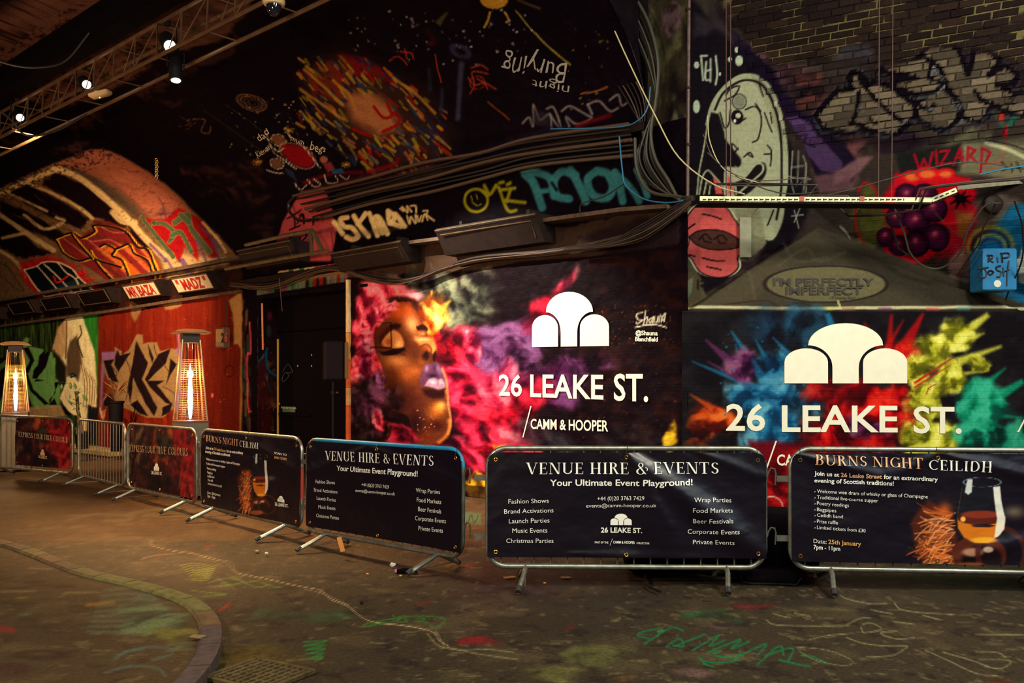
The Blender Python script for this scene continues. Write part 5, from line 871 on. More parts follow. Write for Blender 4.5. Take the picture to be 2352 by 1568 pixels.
# end face of the vault over the middle mural, black with soot
def wp(s, z, le=0.0): return Vector((P0[0]+D[0]*s+NRM[0]*le, P0[1]+D[1]*s+NRM[1]*le, z))
b = MB(); bb = CROWN-4.72; pr = None
for k in range(25):
    t = k/24*math.pi/2; q = (wp(.55, 4.72+bb*math.sin(t)-.02, AW*(1-math.cos(t))), wp(.55, 9.5, AW*(1-math.cos(t))))
    if pr: b.add([pr[0], q[0], q[1], pr[1]], [(0, 1, 2, 3)])
    pr = q
struct(b.build('wall_vault_end', mat('soot black masonry', (16, 9, 14), .9, spec=.05, noise=.5, nscale=4, bump=.7)))
struct(MB().box((3.0, 4.0, 9.6), (26, 16, .2)).build('ceiling', M_ceil)); struct(MB().box((-4, -9, 4.8), (40, .2, 9.6)).build('wall_back', M_ceil)); struct(MB().box((9.1, 2, 4.8), (.2, 22, 9.6)).build('wall_side', M_ceil))
# floor with the raised island
KC = [(-160,1225),(0,1258),(82,1285),(146,1312),(204,1332),(290,1352),(384,1378),(439,1402),(473,1436),(483,1474),(476,1511),(459,1545),(436,1575),(395,1620)]
IH = .05
fi, fa = CF.poly(KC+[(300,1900),(-900,1900),(-900,1250)], (0, 0, 0), 0.0, .6); CF.h[fi] += fa*IH; CF.mix(fi, (112, 86, 54), fa*.25)
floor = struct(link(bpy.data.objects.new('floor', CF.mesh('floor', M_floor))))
kp = [gnd(*p) for p in catmull(KC, 8)]; L = [0]
for a, c in zip(kp, kp[1:]): L.append(L[-1]+(c-a).length)
def kat(d):
    for i in range(len(kp)-1):
        if L[i+1] >= d: t = (d-L[i])/(L[i+1]-L[i]); return kp[i].lerp(kp[i+1], t)
    return kp[-1]
island = struct(thing('trim_island_kerb', None, None, kat(L[-1]*.5))); d = L[-1]-.02; k = 0
ys = [(84, 66, 44), (92, 72, 46), (96, 84, 48), (100, 92, 46), (96, 70, 40), (112, 76, 60)]
while d > .3:
    ln = .42; a = kat(d-ln+.012); c = kat(d-.012); mid = kat(d-ln/2); tg = (c-a).normalized(); nn = Vector((tg.y, -tg.x, 0)); nn = nn if nn.x > 0 or nn.y > 0 else nn
    b = MB(); sec = [(-.07, -.05), (.065, -.05), (.065, IH-.004), (.045, IH+.014), (-.07, IH+.014)]; rings = []
    for q in (a, mid, c): rings += [q+nn*x+Vector((0, 0, z)) for x, z in sec]
    b.add(rings, [tuple(range(4, -1, -1)), tuple(10+i for i in range(5))]+[(r*5+i, r*5+(i+1) % 5, r*5+5+(i+1) % 5, r*5+5+i) for r in range(2) for i in range(5)])
    cc = (74, 56, 52) if k < 3 else ys[3] if 4 <= k <= 7 else ys[k % 3] if k > 7 else (84, 62, 66) if k < 0 else ys[4]
    b.build('kerb_stone', mat('kerb %d %d %d' % cc, cc, .8, noise=.4, nscale=14, bump=.6), island); d -= ln; k += 1

# ---- doorway: reveal, black doors, lintel, jamb
dd = .42
def dpos(u, v): u = np.asarray(u, float); v = np.asarray(v, float); return np.stack([P0[0]+D[0]*sB-NRM[0]*u+0*v, P0[1]+D[1]*sB-NRM[1]*u+0*v, v+0*u], -1)
DR = Surf(dpos, (-.02, dd+.02), (0, 3.4), 30); UD, VD = np.meshgrid(np.linspace(0, dd, 34), np.linspace(-.02, DOORZ+.02, 190), indexing='ij')
CD = Canvas(DR, UD, VD, (36, 18, 22)); c = cr(560, 640, 4.125)
CD.cloud(614, 900, 24, 120, ((20,8,12),(66,26,22),(110,70,50)), .9, 0, 4, .8, 3); CD.poly(c((80,860),(200,740),(230,1000),(290,1450),(130,1450),(120,1100)), (74, 30, 24), .8, 3, .5)
for q, w_ in (([(85,840),(140,780),(200,720),(220,660)], 5), ([(215,700),(215,800),(240,870),(300,915)], 5), ([(85,940),(115,1050),(100,1200),(90,1380),(130,1450)], 5), ([(215,900),(230,980),(260,1080)], 2)): CD.line(c(*q), w_, (26, 84, 108), .95, 1.5)
for k in range(24): x = 596+random.random()*34; y = 800+random.random()*200; CD.line([(x, y), (x+random.uniform(-6, 6), y+random.uniform(-10, 14))], 1.6, random.choice([(150, 90, 40), (90, 110, 100), (130, 40, 36), (150, 140, 120)]), .6)
CD.ell(620, 725, 6, 10, (110, 40, 60), .7, .6); CD.ell(618, 760, 6, 14, (50, 70, 50), .7, .6); CD.line([(603, 800), (606, 790)], 5, (170, 30, 40), .9)
struct(link(bpy.data.objects.new('wall_door_reveal', CD.mesh('wall_door_reveal', M_wall))))
ax = (Vector((D[0], D[1], 0)), Vector((-NRM[0], -NRM[1], 0)), Vector((0, 0, 1)))
blk = mat('black door paint', (9, 4, 11), .8, spec=.08, bump=.2, nscale=6)
door = struct(thing('door_1', None, None, wp((sA+sB)/2, 0, -dd)))
smid = sB-1.25
for a_, b_ in ((smid+.004, sB), (sA-.5, smid-.004)): MB().box(wp((a_+b_)/2, 1.28, -dd-.03), (b_-a_, .05, 2.56), ax, .004).build('door_leaf', blk, door)
MB().box(wp((sA-.5+sB)/2, 2.9, -dd-.03), (sB-sA+.5, .05, .62), ax, .004).build('overpanel', blk, door)
for z_, a_, b_ in ((1.05, smid, sB-.1),): MB().box(wp((a_+b_)/2+.1, z_, -dd+.03), (b_-a_-.2, .03, .05), ax, .006).build('push_bar', blk, door)
MB().box(wp(sB-.03, 1.22, -dd+.01), (.035, .02, 2.46), ax).build('edge_strip', mat('yellow edge strip', (196, 150, 44), .4), door, False)
sg = MB().box(DR.at(634, 936).lerp(wp(sB-.42, 1.02+.12, -dd+.03), 1.0), (.40, .01, .10), ax).build('sign', mat('green sign', (70, 100, 74), .5), door)
BK = Surf(lambda u, v: np.stack([P0[0]+D[0]*np.asarray(u, float)-NRM[0]*(dd-.045)+0*np.asarray(v), P0[1]+D[1]*np.asarray(u, float)-NRM[1]*(dd-.045)+0*np.asarray(v), np.asarray(v)+0*np.asarray(u)], -1), (5, 11), (0, 4), 60)
lay(sans('Push bar to open', .01), BK, bl(647, 938, 681, 939, 5), mat('sign lettering', (190, 200, 160), .6), door, 'sign_lettering')
wsc = mat('white scuff', (170, 165, 150), .7)
for x, y in ((716, 815), (716, 840), (684, 840), (642, 927)): p, n = BK.frame(*BK.hit([(x, y)]).T); MB().lathe(Vector(p[0])+Vector(n[0])*.002, [(.018, 0), (.014, .004)], 8, Vector(n[0])).build('door_screw', wsc, door)
q = MB()
for s_ in ([(662,855),(652,868),(650,885),(658,895),(664,880),(662,862),(656,838),(672,852),(650,852)],): pass
b = MB(); b.tube([BK.at(x, y, .003) for x, y in catmull([(650,853),(662,836),(672,855),(655,856),(648,872),(654,875),(664,862),(658,856)], 4)], .008, 5); b.build('chalk_scribble', mat('dim chalk', (50, 54, 50), .8), door)
# head of the recess, and a backing added to block the bright gap
struct(MB().box(wp((sA+sB)/2-.3, 1.6, -dd-.12), (sB-sA+1.6, .08, 3.4), ax).build('door_gap_backing', blk))
struct(MB().box(wp((sA+sB)/2-.2, DOORZ+.03, -dd/2-.05), (sB-sA+.6, dd+.1, .05), ax).build('trim_door_head', blk))
jc = struct(thing('trim_door_jamb', None, None, wp(sA, 0, 0)))
cj = [(0, .55, (190, 70, 30)), (.55, 1.25, (216, 92, 40)), (1.25, 1.55, (210, 150, 90)), (1.55, 2.0, (220, 92, 40)), (2.0, 2.45, (216, 150, 70)), (2.45, 3.32, (226, 196, 140))]
for a_, b_, c_ in cj: MB().box(wp(sA-.03, (a_+b_)/2, .02), (.07, .06, b_-a_-.003), ax, .004).build('jamb_board', mat('jamb %d %d %d' % c_, c_, .6, noise=.3, nscale=9), jc)
ph = thing('pull_handle', 'orange-edged vertical pull bar on the painted reveal of the black doorway', 'handle', DR.at(598, 750, .03))
MB().tube([DR.at(597, 697, .07), DR.at(599, 803, .07)], .018, 8).build('grip', mat('orange wood', (206, 116, 60), .5), ph)
for y in (733, 771): MB().tube([DR.at(598, y, .07), DR.at(600, y, 0)], .009, 6).build('bracket', mat('dull steel', (150, 140, 120), .35, .9), ph)

# ================================================================ ledges, beams and boxes on the mural wall
def sweep(pts, w, h, up=Vector((0, 0, 1)), nrm=Vector((NRM[0], NRM[1], 0))):
    b = MB(); vs = []
    for p in pts: vs += [p+nrm*x+up*z for x, z in ((-.02, -h/2), (w, -h/2), (w, h/2), (-.02, h/2))]
    n = len(pts); return b.add(vs, [(0, 1, 2, 3), tuple(4*n-4+i for i in (3, 2, 1, 0))]+[(i*4+k, i*4+(k+1) % 4, i*4+4+(k+1) % 4, i*4+4+k) for i in range(n-1) for k in range(4)])
dk = mat('sooty render', (32, 20, 18), .8, spec=.1, noise=.5, nscale=6, bump=.8); dkr = mat('brown grimy trim', (82, 58, 40), .7, noise=.5, nscale=9, bump=.8)
iron = mat('dark painted iron', (34, 24, 22), .6, .0, spec=.15, noise=.3, nscale=8); irl = mat('worn edge iron', (96, 76, 54), .45, .3, noise=.4, nscale=12)
lp = lambda pts, off=0.0: [PL.at(x, y, off) for x, y in pts]
struct(sweep([wp(s, 4.69) for s in np.linspace(.5, 6.5, 12)], .16, .10).build('trim_upper_ledge', dk, None, False))
struct(sweep(lp([(560, 592), (400, 622), (250, 648), (100, 674), (-60, 702)]), .12, .07).build('trim_left_ledge', dkr, None, False))
struct(sweep(lp([(556, 670), (400, 692), (250, 716), (100, 736), (-60, 758)]), .08, .06).build('trim_left_moulding', dkr, None, False))
struct(sweep(lp([(1555, 480), (1450, 488), (1270, 512), (1040, 552), (960, 562), (800, 588)]), .26, .05).build('trim_lower_cornice', dkr, None, False))
struct(sweep(lp([(800, 612), (690, 632), (560, 652)]), .12, .10).build('trim_door_lintel', dk, None, False))
# black fronted vent boxes on the left ledge, two with white plates lettered in red
vb = [((0, 722), 34), ((72, 708), 50), ((152, 697), 60), ((242, 684), 66), ((352, 668), 78), ((470, 652), 88)]
pw = mat('white plate', (216, 196, 160), .6, noise=.2); rdp = mat('red lettering', (176, 26, 22), .6); gl = mat('dark glass', (24, 14, 14), .15, spec=.6)
txt = {4: 'MR BAZA', 5: "'' MADZ ''"}
lab = ['black vent box on the wall ledge at the left edge of the photo', 'small black vent box, second from the left edge along the ledge', 'dark vent box above the white horse-like head mural', 'dark vent box above the left part of the red wall, before the lettered ones', 'vent box with a white plate lettered MR BAZA in red', 'vent box with a white plate lettered MADZ in red, nearest the doorway']
for k, ((x, y), w_) in enumerate(vb):
    c0 = PL.at(x, y, 0); hw = abs(s_of(x-w_/2)-s_of(x+w_/2))/2; h_ = .17; D3 = Vector((D[0], D[1], 0)); N3 = Vector((NRM[0], NRM[1], 0)); Z = Vector((0, 0, 1))
    t = thing('vent_box', lab[k], 'vent box', c0); b = MB()
    prof = [(0, h_), (.30, h_), (.34, h_-.04), (.16, -h_), (0, -h_)]
    for sgn in (-1, 1): b.add([c0+D3*hw*1.06*sgn+N3*a+Z*z for a, z in prof], [])
    b.f = [(0, 1, 2, 3, 4), (9, 8, 7, 6, 5)]+[(i, 5+i, 5+(i+1) % 5, (i+1) % 5) for i in range(5)]
    b.build('housing', dk, t, False)
    a0, z0, a1, z1 = .345, h_-.05, .185, -h_+.03
    fr = MB(); P4 = [c0+D3*hw*s_*.92+N3*a+Z*z for s_, a, z in ((1, a0, z0), (-1, a0, z0), (-1, a1, z1), (1, a1, z1))]
    for i in range(4): fr.tube([P4[i], P4[(i+1) % 4]], .012, 5)
    fr.build('rim', irl, t)
    nrm = (P4[1]-P4[0]).cross(P4[3]-P4[0]).normalized(); nrm = nrm if nrm.dot(Vector((0, 0, 1.6))-P4[0]) > 0 else -nrm
    MB().add([p+nrm*.004 for p in P4]+[p-nrm*.01 for p in P4], [(0, 1, 2, 3), (7, 6, 5, 4), (0, 4, 5, 1), (1, 5, 6, 2), (2, 6, 7, 3), (3, 7, 4, 0)]).build('face_plate', pw if k > 3 else gl, t, False)
    if k > 3:
        pa = [np.array(p) for p in P4]; nv = np.array(nrm)
        SF = Surf(lambda u, v, pa=pa: pa[0]+(pa[1]-pa[0])*np.asarray(u, float)[..., None]+(pa[3]-pa[0])*np.asarray(v, float)[..., None], (0, 1), (0, 1), 12)
        m_, f_ = sans(txt[k], .03); u = .08+.84*m_[:, 0]/m_[:, 0].max(); v = .85-.7*m_[:, 1]; p = pa[0]+(pa[1]-pa[0])*u[:, None]+(pa[3]-pa[0])*v[:, None]+nv*.012
        me = bpy.data.meshes.new('lettering'); me.from_pydata([tuple(q-np.array(c0)) for q in p], [], f_); me.materials.append(rdp); o = link(bpy.data.objects.new('lettering', me)); o.parent = t
# three long hooded housings over the doorway and mural
hl = ['long dark hooded light housing over the black doorway', 'long dark hooded light housing over the painted woman\'s head', 'largest dark hooded housing, above the grey smoke of the mural']
for k, (xa, ya, xb, yb, hh) in enumerate(((590, 600, 712, 578, .34), (806, 606, 968, 580, .30), (1048, 562, 1276, 528, .36))):
    A = PL.at(xa, ya, 0); B = PL.at(xb, yb, 0); e = (B-A).normalized(); N3 = Vector((NRM[0], NRM[1], 0)); Z = Vector((0, 0, 1)); t = thing('light_housing', hl[k], 'light housing', (A+B)/2)
    prof = [(0, hh/2), (.40, hh/2), (.42, hh/2-.05), (.40, hh/2-.07), (.22, -hh/2), (0, -hh/2)]; b = MB()
    for q in (A, B): b.add([q+N3*a+Z*z for a, z in prof], [])
    b.f = [tuple(range(6)), tuple(range(11, 5, -1))]+[(i, 6+i, 6+(i+1) % 6, (i+1) % 6) for i in range(6)]; b.build('housing', iron, t, False)
    MB().tube([A+N3*.42+Z*(hh/2-.03), B+N3*.42+Z*(hh/2-.03)], .014, 6).build('front_rail', irl, t); MB().tube([A+e*.1+N3*.41+Z*(hh/2-.10), B-e*.1+N3*.38+Z*(hh/2-.10), B-e*.12+N3*.26+Z*(-hh/2+.06)], .008, 5).build('lens_edge', irl, t)
    for q in (A+e*.3, B-e*.3): MB().box(q+N3*.1+Z*(hh/2+.05), (.05, .22, .10), (e, N3, Z)).build('strap', iron, t)
t = thing('steel_bracket', 'bent steel angle bracket standing above the doorway in front of the pink patch', 'bracket', PL.at(740, 580, .35))
for pts, nm in (([(612, 568), (700, 548), (766, 536)], 'rail'), ([(766, 538), (790, 582)], 'leg'), ([(762, 540), (764, 584)], 'leg'), ([(565, 622), (700, 598), (800, 582)], 'rail')):
    b = MB(); P_ = [PL.at(x, y, .42) for x, y in pts]
    for u_, v_ in zip(P_, P_[1:]): e = (v_-u_).normalized(); s1 = e.orthogonal().normalized(); b.box((u_+v_)/2, ((v_-u_).length+.03, .05, .05), (e, s1, e.cross(s1)))
    b.build(nm, irl, t, False)

# ================================================================ cables
blkc = mat('black cable', (30, 22, 20), .42, spec=.5); brc = mat('dusty brown cable', (74, 52, 38), .55); whc = mat('pale cable', (186, 176, 130), .5); buc = mat('blue cable', (36, 104, 140), .45); gryc = mat('grey cable', (58, 54, 44), .5)
def cabpts(S_, pts, off): return [S_.at(float(x), float(y), off) for x, y in catmull(pts, 5)]
def bundle(name, label, cat, lines, S_=PL):
    P_ = [(cabpts(S_, pts, off), r, m) for pts, off, r, m in lines]; t = thing(name, label, cat, P_[0][0][0])
    for p, r, m in P_: MB().tube(p, r, 6).build('cable', m, t)
    return t
RC = random.Random(9); ln = []
for k in range(7): y = 455+k*9; x0 = 700+k*7; j = RC.uniform(-3, 3); ln.append(([(x0, y+j), (860, y-36+RC.uniform(-4, 4)), (1000, y-72+k*1+RC.uniform(-4, 4)), (1130, y-100+RC.uniform(-5, 5)), (1250, y-130+k+j), (1470, y-160+k*2)], .24-.02*k, .026 if k % 3 == 0 else .017, blkc if k % 3 else brc))
ln.append(([(700, 458), (688, 470), (690, 490), (712, 510), (760, 506)], .22, .026, blkc))
bundle('cable_bundle', 'thick bundle of black conduits along the ledge above the white SKIND lettering', 'cables', ln)
ln = []
for k in range(12): j = RC.uniform(-5, 5); ln.append(([(545, 655+j), (640, 652+j*1.3+k), (770, 618+j), (880, 636+k*1.4+j), (960, 640+k*.8), (1100, 600+j), (1300, 575+k*.6+j), (1480, 540+j), (1590, 478+k)], .10+.02*(k % 4), RC.choice([.009, .011, .014]), RC.choice([blkc, brc, brc])))
bundle('cable_bundle', 'drooping tangle of thin cables running across the top edge of the middle mural', 'cables', ln)
ln = []
for k in range(9): j = k*9; ln.append(([(1392+j, -20), (1452+j*.8, 60), (1500+j*.45, 150), (1528-k*1+j*.1, 240), (1500+k*2, 310), (1478+k*6, 370), (1500+k*7, 420), (1560+k*3, 452+k*2), (1612, 455+k)], .16+.02*(k % 3), RC.choice([.011, .015, .02]), RC.choice([blkc, blkc, gryc])))
for k in range(5): ln.append(([(1330+k*22, 20+k*14), (1380+k*12, 120), (1450+k*10, 230), (1490, 300+k*10)], .12, .009, RC.choice([blkc, brc])))
bundle('cable_bundle', 'heavy bundle of black cables curving down the corner of the vault end', 'cables', ln)
bundle('cable_bundle', 'fan of loose cables sagging from the cable tray end to the mural wall', 'cables', [([(1610, 462+k*2), (1570, 480+k*5), (1500, 520+k*6), (1420, 560+k*2), (1320, 572+k)], .22, .009, RC.choice([blkc, brc])) for k in range(7)])
tag(MB().tube(cabpts(PL, [(1418, -20), (1450, 60), (1500, 170), (1560, 290), (1612, 380), (1690, 440), (1760, 462)], .5), .008, 6).build('cable', whc), 'long pale cable hanging diagonally from the top past the corner', 'cable')
tag(MB().tube(cabpts(PL, [(1455, 325), (1462, 400), (1470, 435), (1510, 465), (1560, 474), (1600, 470)], .3), .009, 6).build('cable', buc), 'blue cable looping down the corner beside the teal graffiti', 'cable')
tag(MB().tube(cabpts(PL, [(1528, 215), (1522, 260), (1500, 290), (1450, 305), (1300, 308)], .32), .008, 6).build('cable', buc), 'blue cable bending along the ledge top at the vault corner', 'cable')
tag(MB().tube(cabpts(PL, [(1468, 430), (1420, 460), (1370, 476), (1365, 500)], .3), .008, 6).build('cable', blkc), 'short black cable crossing the teal graffiti diagonally', 'cable')
tag(MB().tube(cabpts(PL, [(1495, 330), (1500, 400), (1530, 450), (1600, 462)], .34), .02, 6).build('hose', gryc), 'grey corrugated hose bending beside the cable tray end', 'hose')
for k, (pts, lb) in enumerate((([(-30, 235), (20, 270), (60, 310), (130, 300), (200, 262)], 'slack black cable sagging under the dark girder at top left'), ([(-30, 130), (30, 150), (90, 155), (150, 140), (205, 75)], 'black cable swagged across the pale bricks at top left'))):
    tag(MB().tube([at(x, y, 10.5) for x, y in [tuple(q) for q in catmull(pts, 6)]], .012, 5).build('cable', blkc), lb, 'cable')
t = thing('hanging_chain', 'short brass-coloured chain hanging in front of the low painted vault', 'chain', at(360, 375, 13))
for k in range(9):
    c0 = at(359+(k % 2), 368+k*5, 13); MB().tube([c0+Vector((.018*math.cos(a), .004*(k % 2), .03*math.sin(a))) for a in np.linspace(0, 2*math.pi, 9)[:-1]], .005, 5, True).build('link', mat('brass', (190, 140, 70), .35, .9), t)
tag(MB().tube([PL.at(664, 640, .2), PL.at(669, 700, .2), PL.at(671, 716, .2)], .008, 5).build('cable', brc), 'thin loose wire end hanging in the black doorway', 'cable')
# corner downpipe and right-hand tray
t = thing('downpipe', 'straight rusty pipe rising up the corner between the two mural walls', 'pipe', at(1580, 470, 10.2))
MB().tube([at(1579, 470, 10.2), at(1583, -60, 10.2)], .022, 10).build('pipe', mat('rust pink pipe', (84, 62, 58), .5, .3, noise=.4), t)
for y in (20, 200, 330): MB().tube([at(1581, y, 10.2), at(1581, y+5, 10.2)], .034, 10).build('pipe_clip', iron, t)
tr = thing('cable_tray', 'white perforated cable tray hung level across the right-hand wall', 'cable tray', at(1880, 455, 9.6))
wt = mat('white tray metal', (206, 206, 160), .45, noise=.15, nscale=6); sl = mat('slot shadow black', (14, 8, 12), .8)
path = [(1607, 456), (2140, 459), (2197, 436)]; P_ = [at(x, y, 9.6) for x, y in path]
for nm, (u_, v_) in zip(('tray_side', 'tray_bend'), zip(P_, P_[1:])):
    e = (v_-u_).normalized(); up_ = Vector((0, -1, 0)).cross(e); up_ = up_ if up_.z > 0 else -up_; MB().box((u_+v_)/2, ((v_-u_).length, .012, .052), (e, Vector((0, 1, 0)), up_), .002).build(nm, wt, tr, False)
    MB().box((u_+v_)/2+Vector((0, .13, -.04)), ((v_-u_).length, .26, .012), (e, Vector((0, 1, 0)), up_)).build('tray_base', dk, tr, False)  # base coloured dark to stand for the shade under the tray
b = MB(); x = 1618
while x < 2075:
    b.box(at(x, 458, 9.590), (.036, .004, .012)); b.box(at(x+9, 458, 9.590), (.007, .004, .022)); x += 13.2
for k in range(4): b.box(at(2150+k*13, 455-k*5.3, 9.590), (.036, .004, .012), (Vector((.93, 0, .37)), Vector((0, 1, 0)), Vector((-.37, 0, .93))))
o = b.build('slots', sl, tr, False); o['kind'] = 'stuff'
for x in (1842, 1980): MB().box(at(x, 456, 9.588), (.05, .004, .05)).build('red_mark', mat('red mark', (150, 60, 40), .6), tr, False)
MB().box(at(2290, 422, 9.6), (.86, .012, .05), (Vector((.995, 0, .1)), Vector((0, 1, 0)), Vector((-.1, 0, .995)))).build('tray_side', mat('dim tray metal', (110, 106, 84), .5, noise=.3), tr, False)
for xa, xb in ((1668, 1668), (1678, 1678), (2020, 2018), (2052, 2048)): MB().tube([at(xb, 458, 9.65), at(xa, -160, 9.65)], .006, 6).build('hanger_rod', mat('rusty rod', (70, 46, 42), .6, .4), tr)
for x, y, xx, yy in ((1700, 505, 1697, 460),): pass
bundle('cable_bundle', 'loose cables lying along and above the white cable tray', 'cables', [
 ([(1600, 450), (1680, 448), (1800, 450), (2000, 452), (2100, 440), (2200, 425), (2352, 412), (2400, 410)], .62, .012, blkc), ([(1600, 446), (1700, 452), (1900, 447), (2050, 450), (2150, 428), (2360, 405)], .6, .009, brc),
 ([(1600, 380), (1660, 430), (1780, 470), (1950, 440), (2100, 400), (2230, 375), (2380, 395)], .6, .007, gryc), ([(1590, 340), (1620, 400), (1700, 440), (1850, 430)], .6, .006, brc), ([(1600, 300), (1606, 360), (1640, 420), (1720, 448)], .6, .006, whc)], R)
tag(MB().tube(cabpts(R, [(2060, 450), (2100, 540), (2150, 568), (2200, 540), (2260, 450), (2300, 440)], .35), .011, 6).build('cable', gryc), 'grey cable looping in a U below the tray over the painted berries', 'cable')
tag(MB().tube(cabpts(R, [(2200, 590), (2260, 500), (2290, 440)], .3), .008, 6).build('cable', blkc), 'thin black cable slanting from the tray towards the grimy sack mark', 'cable')
tag(MB().tube(cabpts(R, [(2045, 470), (2062, 520), (2090, 545)], .3), .012, 6).build('cable', blkc), 'short black cable end in front of the left painted berries', 'cable')
tag(MB().tube(cabpts(R, [(2310, 640), (2345, 560), (2348, 500), (2330, 440)], .3), .009, 6).build('cable', blkc), 'black cable dropping beside the blue box at the right edge', 'cable')
tag(MB().tube(cabpts(R, [(2255, 402), (2310, 390), (2380, 380)], .62), .009, 6).build('cable', buc), 'short light blue cable above the tray at the right edge', 'cable')
t = thing('round_fitting', 'round black wall fitting with a small screw under the right end of the tray', 'fitting', R.at(2278, 468, .05))
MB().lathe(R.at(2278, 468, .02), [(.10, -.02), (.11, 0), (.10, .05), (.07, .07)], 28, (0, -1, 0)).build('body', iron, t); MB().lathe(R.at(2277, 466, .10), [(.008, -.01), (.007, .006)], 8, (0, -1, 0)).build('screw', mat('dull steel', (150, 140, 120), .35, .9), t)
bx = thing('junction_box', 'bright blue metal wall box painted with the words RIP JOSH', 'box', at(2281, 622, R.at(2281, 622).y-.24))
c0 = at(2281, 622, R.at(2281, 622).y-.24); MB().box(c0, (.385, .30, .475), None, .012).build('housing', mat('blue box paint', (24, 108, 160), .45, noise=.2, nscale=8), bx, False)
BX = Surf(lambda u, v: np.stack([np.asarray(u, float)+0*np.asarray(v), 0*np.asarray(u)+0*np.asarray(v)+c0.y-.153, np.asarray(v)+0*np.asarray(u)], -1), (c0.x-.4, c0.x+.4), (c0.z-.4, c0.z+.4), 30)
zq = cr(1552, 517, 2.94); b = MB()
for s_ in ([(2110,250),(2115,205)], [(2100,205),(2135,205),(2135,225),(2110,230),(2145,252)], [(2170,215),(2175,250)], [(2205,252),(2200,195)], [(2190,192),(2245,190),(2245,215),(2205,222)], [(2040,295),(2080,290),(2110,285)], [(2085,292),(2100,330),(2085,355),(2045,345)], [(2125,305),(2108,320),(2125,335),(2145,318),(2125,305)], [(2195,275),(2165,285),(2170,305),(2195,315),(2190,345),(2165,350)], [(2210,285),(2215,345)], [(2250,240),(2240,310),(2235,410)], [(2205,318),(2250,300)]): b.tube([BX.at(x, y, 0) for x, y in catmull(zq(*s_), 4)], .011, 5)
b.build('lettering', mat('black marker', (12, 8, 20), .6), bx); MB().lathe(BX.at(*zq((2173, 395))[0], 0), [(.042, -.001), (.04, .003)], 20, (0, -1, 0)).build('sticker', mat('round sticker', (200, 200, 190), .6), bx)
pn = tag(MB().box(at(1712, 545, 10.64), (.14, .03, .48), None, .006).build('wall_panel', mat('old plaster plate', (128, 126, 104), .7, noise=.3, nscale=9), None, False), 'narrow pale plaster plate on the wall right of the pink painted head', 'panel')
sgn = thing('number_box', 'small lit wall box showing the number 26 on the red wall', 'sign', PL.at(520, 776, .06)); c0 = PL.at(519, 776, .07); ax3 = (Vector((D[0], D[1], 0)), Vector((NRM[0], NRM[1], 0)), Vector((0, 0, 1)))
MB().box(c0, (.30, .14, .40), ax3, .01).build('case', mat('brown sign case', (90, 60, 40), .5), sgn, False); MB().box(c0+Vector((NRM[0], NRM[1], 0))*.072, (.24, .006, .33), ax3).build('face', mat('sign face', (170, 130, 84), .5), sgn, False)
MB().box(c0+Vector((NRM[0], NRM[1], 0))*.078-Vector((0, 0, .12)), (.20, .006, .07), ax3).build('lower_strip', mat('grey strip', (130, 110, 90), .5), sgn, False)
SG = Surf(lambda u, v: ppos(u, v)+np.array([NRM[0], NRM[1], 0])*.152, (10, 14), (1, 4), 50)
lay(sans('2', .04), SG, bl(508, 786, 515, 785, 20), mat('black marker', (12, 8, 20), .6), sgn, 'numeral'); lay(sans('6', .04), SG, bl(516, 785, 523, 784, 20), mat('red numeral', (170, 60, 40), .6), sgn, 'numeral')
tag(MB().tube(cabpts(PL, [(526, 690), (527, 720), (527, 755)], .05), .014, 6).build('cable', blkc), 'short vertical cable feeding the number box on the red wall', 'cable')
# plinth at the foot of the far left wall
sp = s_of(300); ep = s_of(-60); struct(MB().box(wp((sp+ep)/2, .07, .25), (ep-sp, .5, .14), ax3, .02).build('trim_plinth', mat('worn concrete plinth', (150, 124, 76), .8, noise=.5, nscale=5, bump=.8), None, False))
# ================================================================ lettering painted on the walls
wp_ = mat('cream wall paint', (236, 230, 208), .6, noise=.04, nscale=10)
GB = .018
for w_, b_ in (('26', (1147, 907, 1200, 909, 46, 47)), ('LEAKE', (1219, 910, 1387, 916, 49, 54)), ('ST.', (1411, 918, 1490, 921, 58, 61))): lay(sans(w_, GB), W, bl(*b_), wp_, wall, off=.011, name='lettering')
lay(sans('CAMM & HOOPER', GB), W, bl(1220, 984, 1398, 990, 22, 24), wp_, wall, off=.011); lay(logo_geo(), W, bl(1223, 797, 1400, 794, 126, 125), wp_, wall, 'emblem', off=.011)
lay(sans('@Shauna', .03), W, bl(1461, 769, 1512, 770, 10), wp_, wall, off=.011); lay(sans('Blanchfield', .03), W, bl(1460, 783, 1512, 784, 9.5), wp_, wall, off=.011)
sl_ = lambda: (np.array([(0, 0), (.12, 0), (1, 1), (.88, 1)]), [(0, 1, 2, 3)])
lay(sl_(), W, [(1201, 932), (1222, 932), (1222, 1004), (1201, 1004)], wp_, wall, 'slash', off=.011)
for w_, b_ in (('26', (1667, 987, 1757, 988, 58)), ('LEAKE', (1795, 990, 2061, 991, 58)), ('ST.', (2097, 993, 2208, 994, 58))): lay(sans(w_, GB), R, bl(*b_), wp_, right, off=.011)
lay(logo_geo(), R, bl(1801, 880, 2083, 880, 138), wp_, right, 'emblem', off=.011); lay(sans('CAMM & HOOPER', GB), R, bl(1784, 1068, 2010, 1068, 24), wp_, right, off=.011)
lay(sl_(), R, [(1755, 1012), (1784, 1012), (1784, 1085), (1755, 1085)], wp_, right, 'slash', off=.011); lay(sl_(), R, [(2335, 930), (2372, 930), (2372, 992), (2335, 992)], wp_, right, 'slash', off=.011)
ht = mat('dark stencil paint', (50, 42, 38), .8)
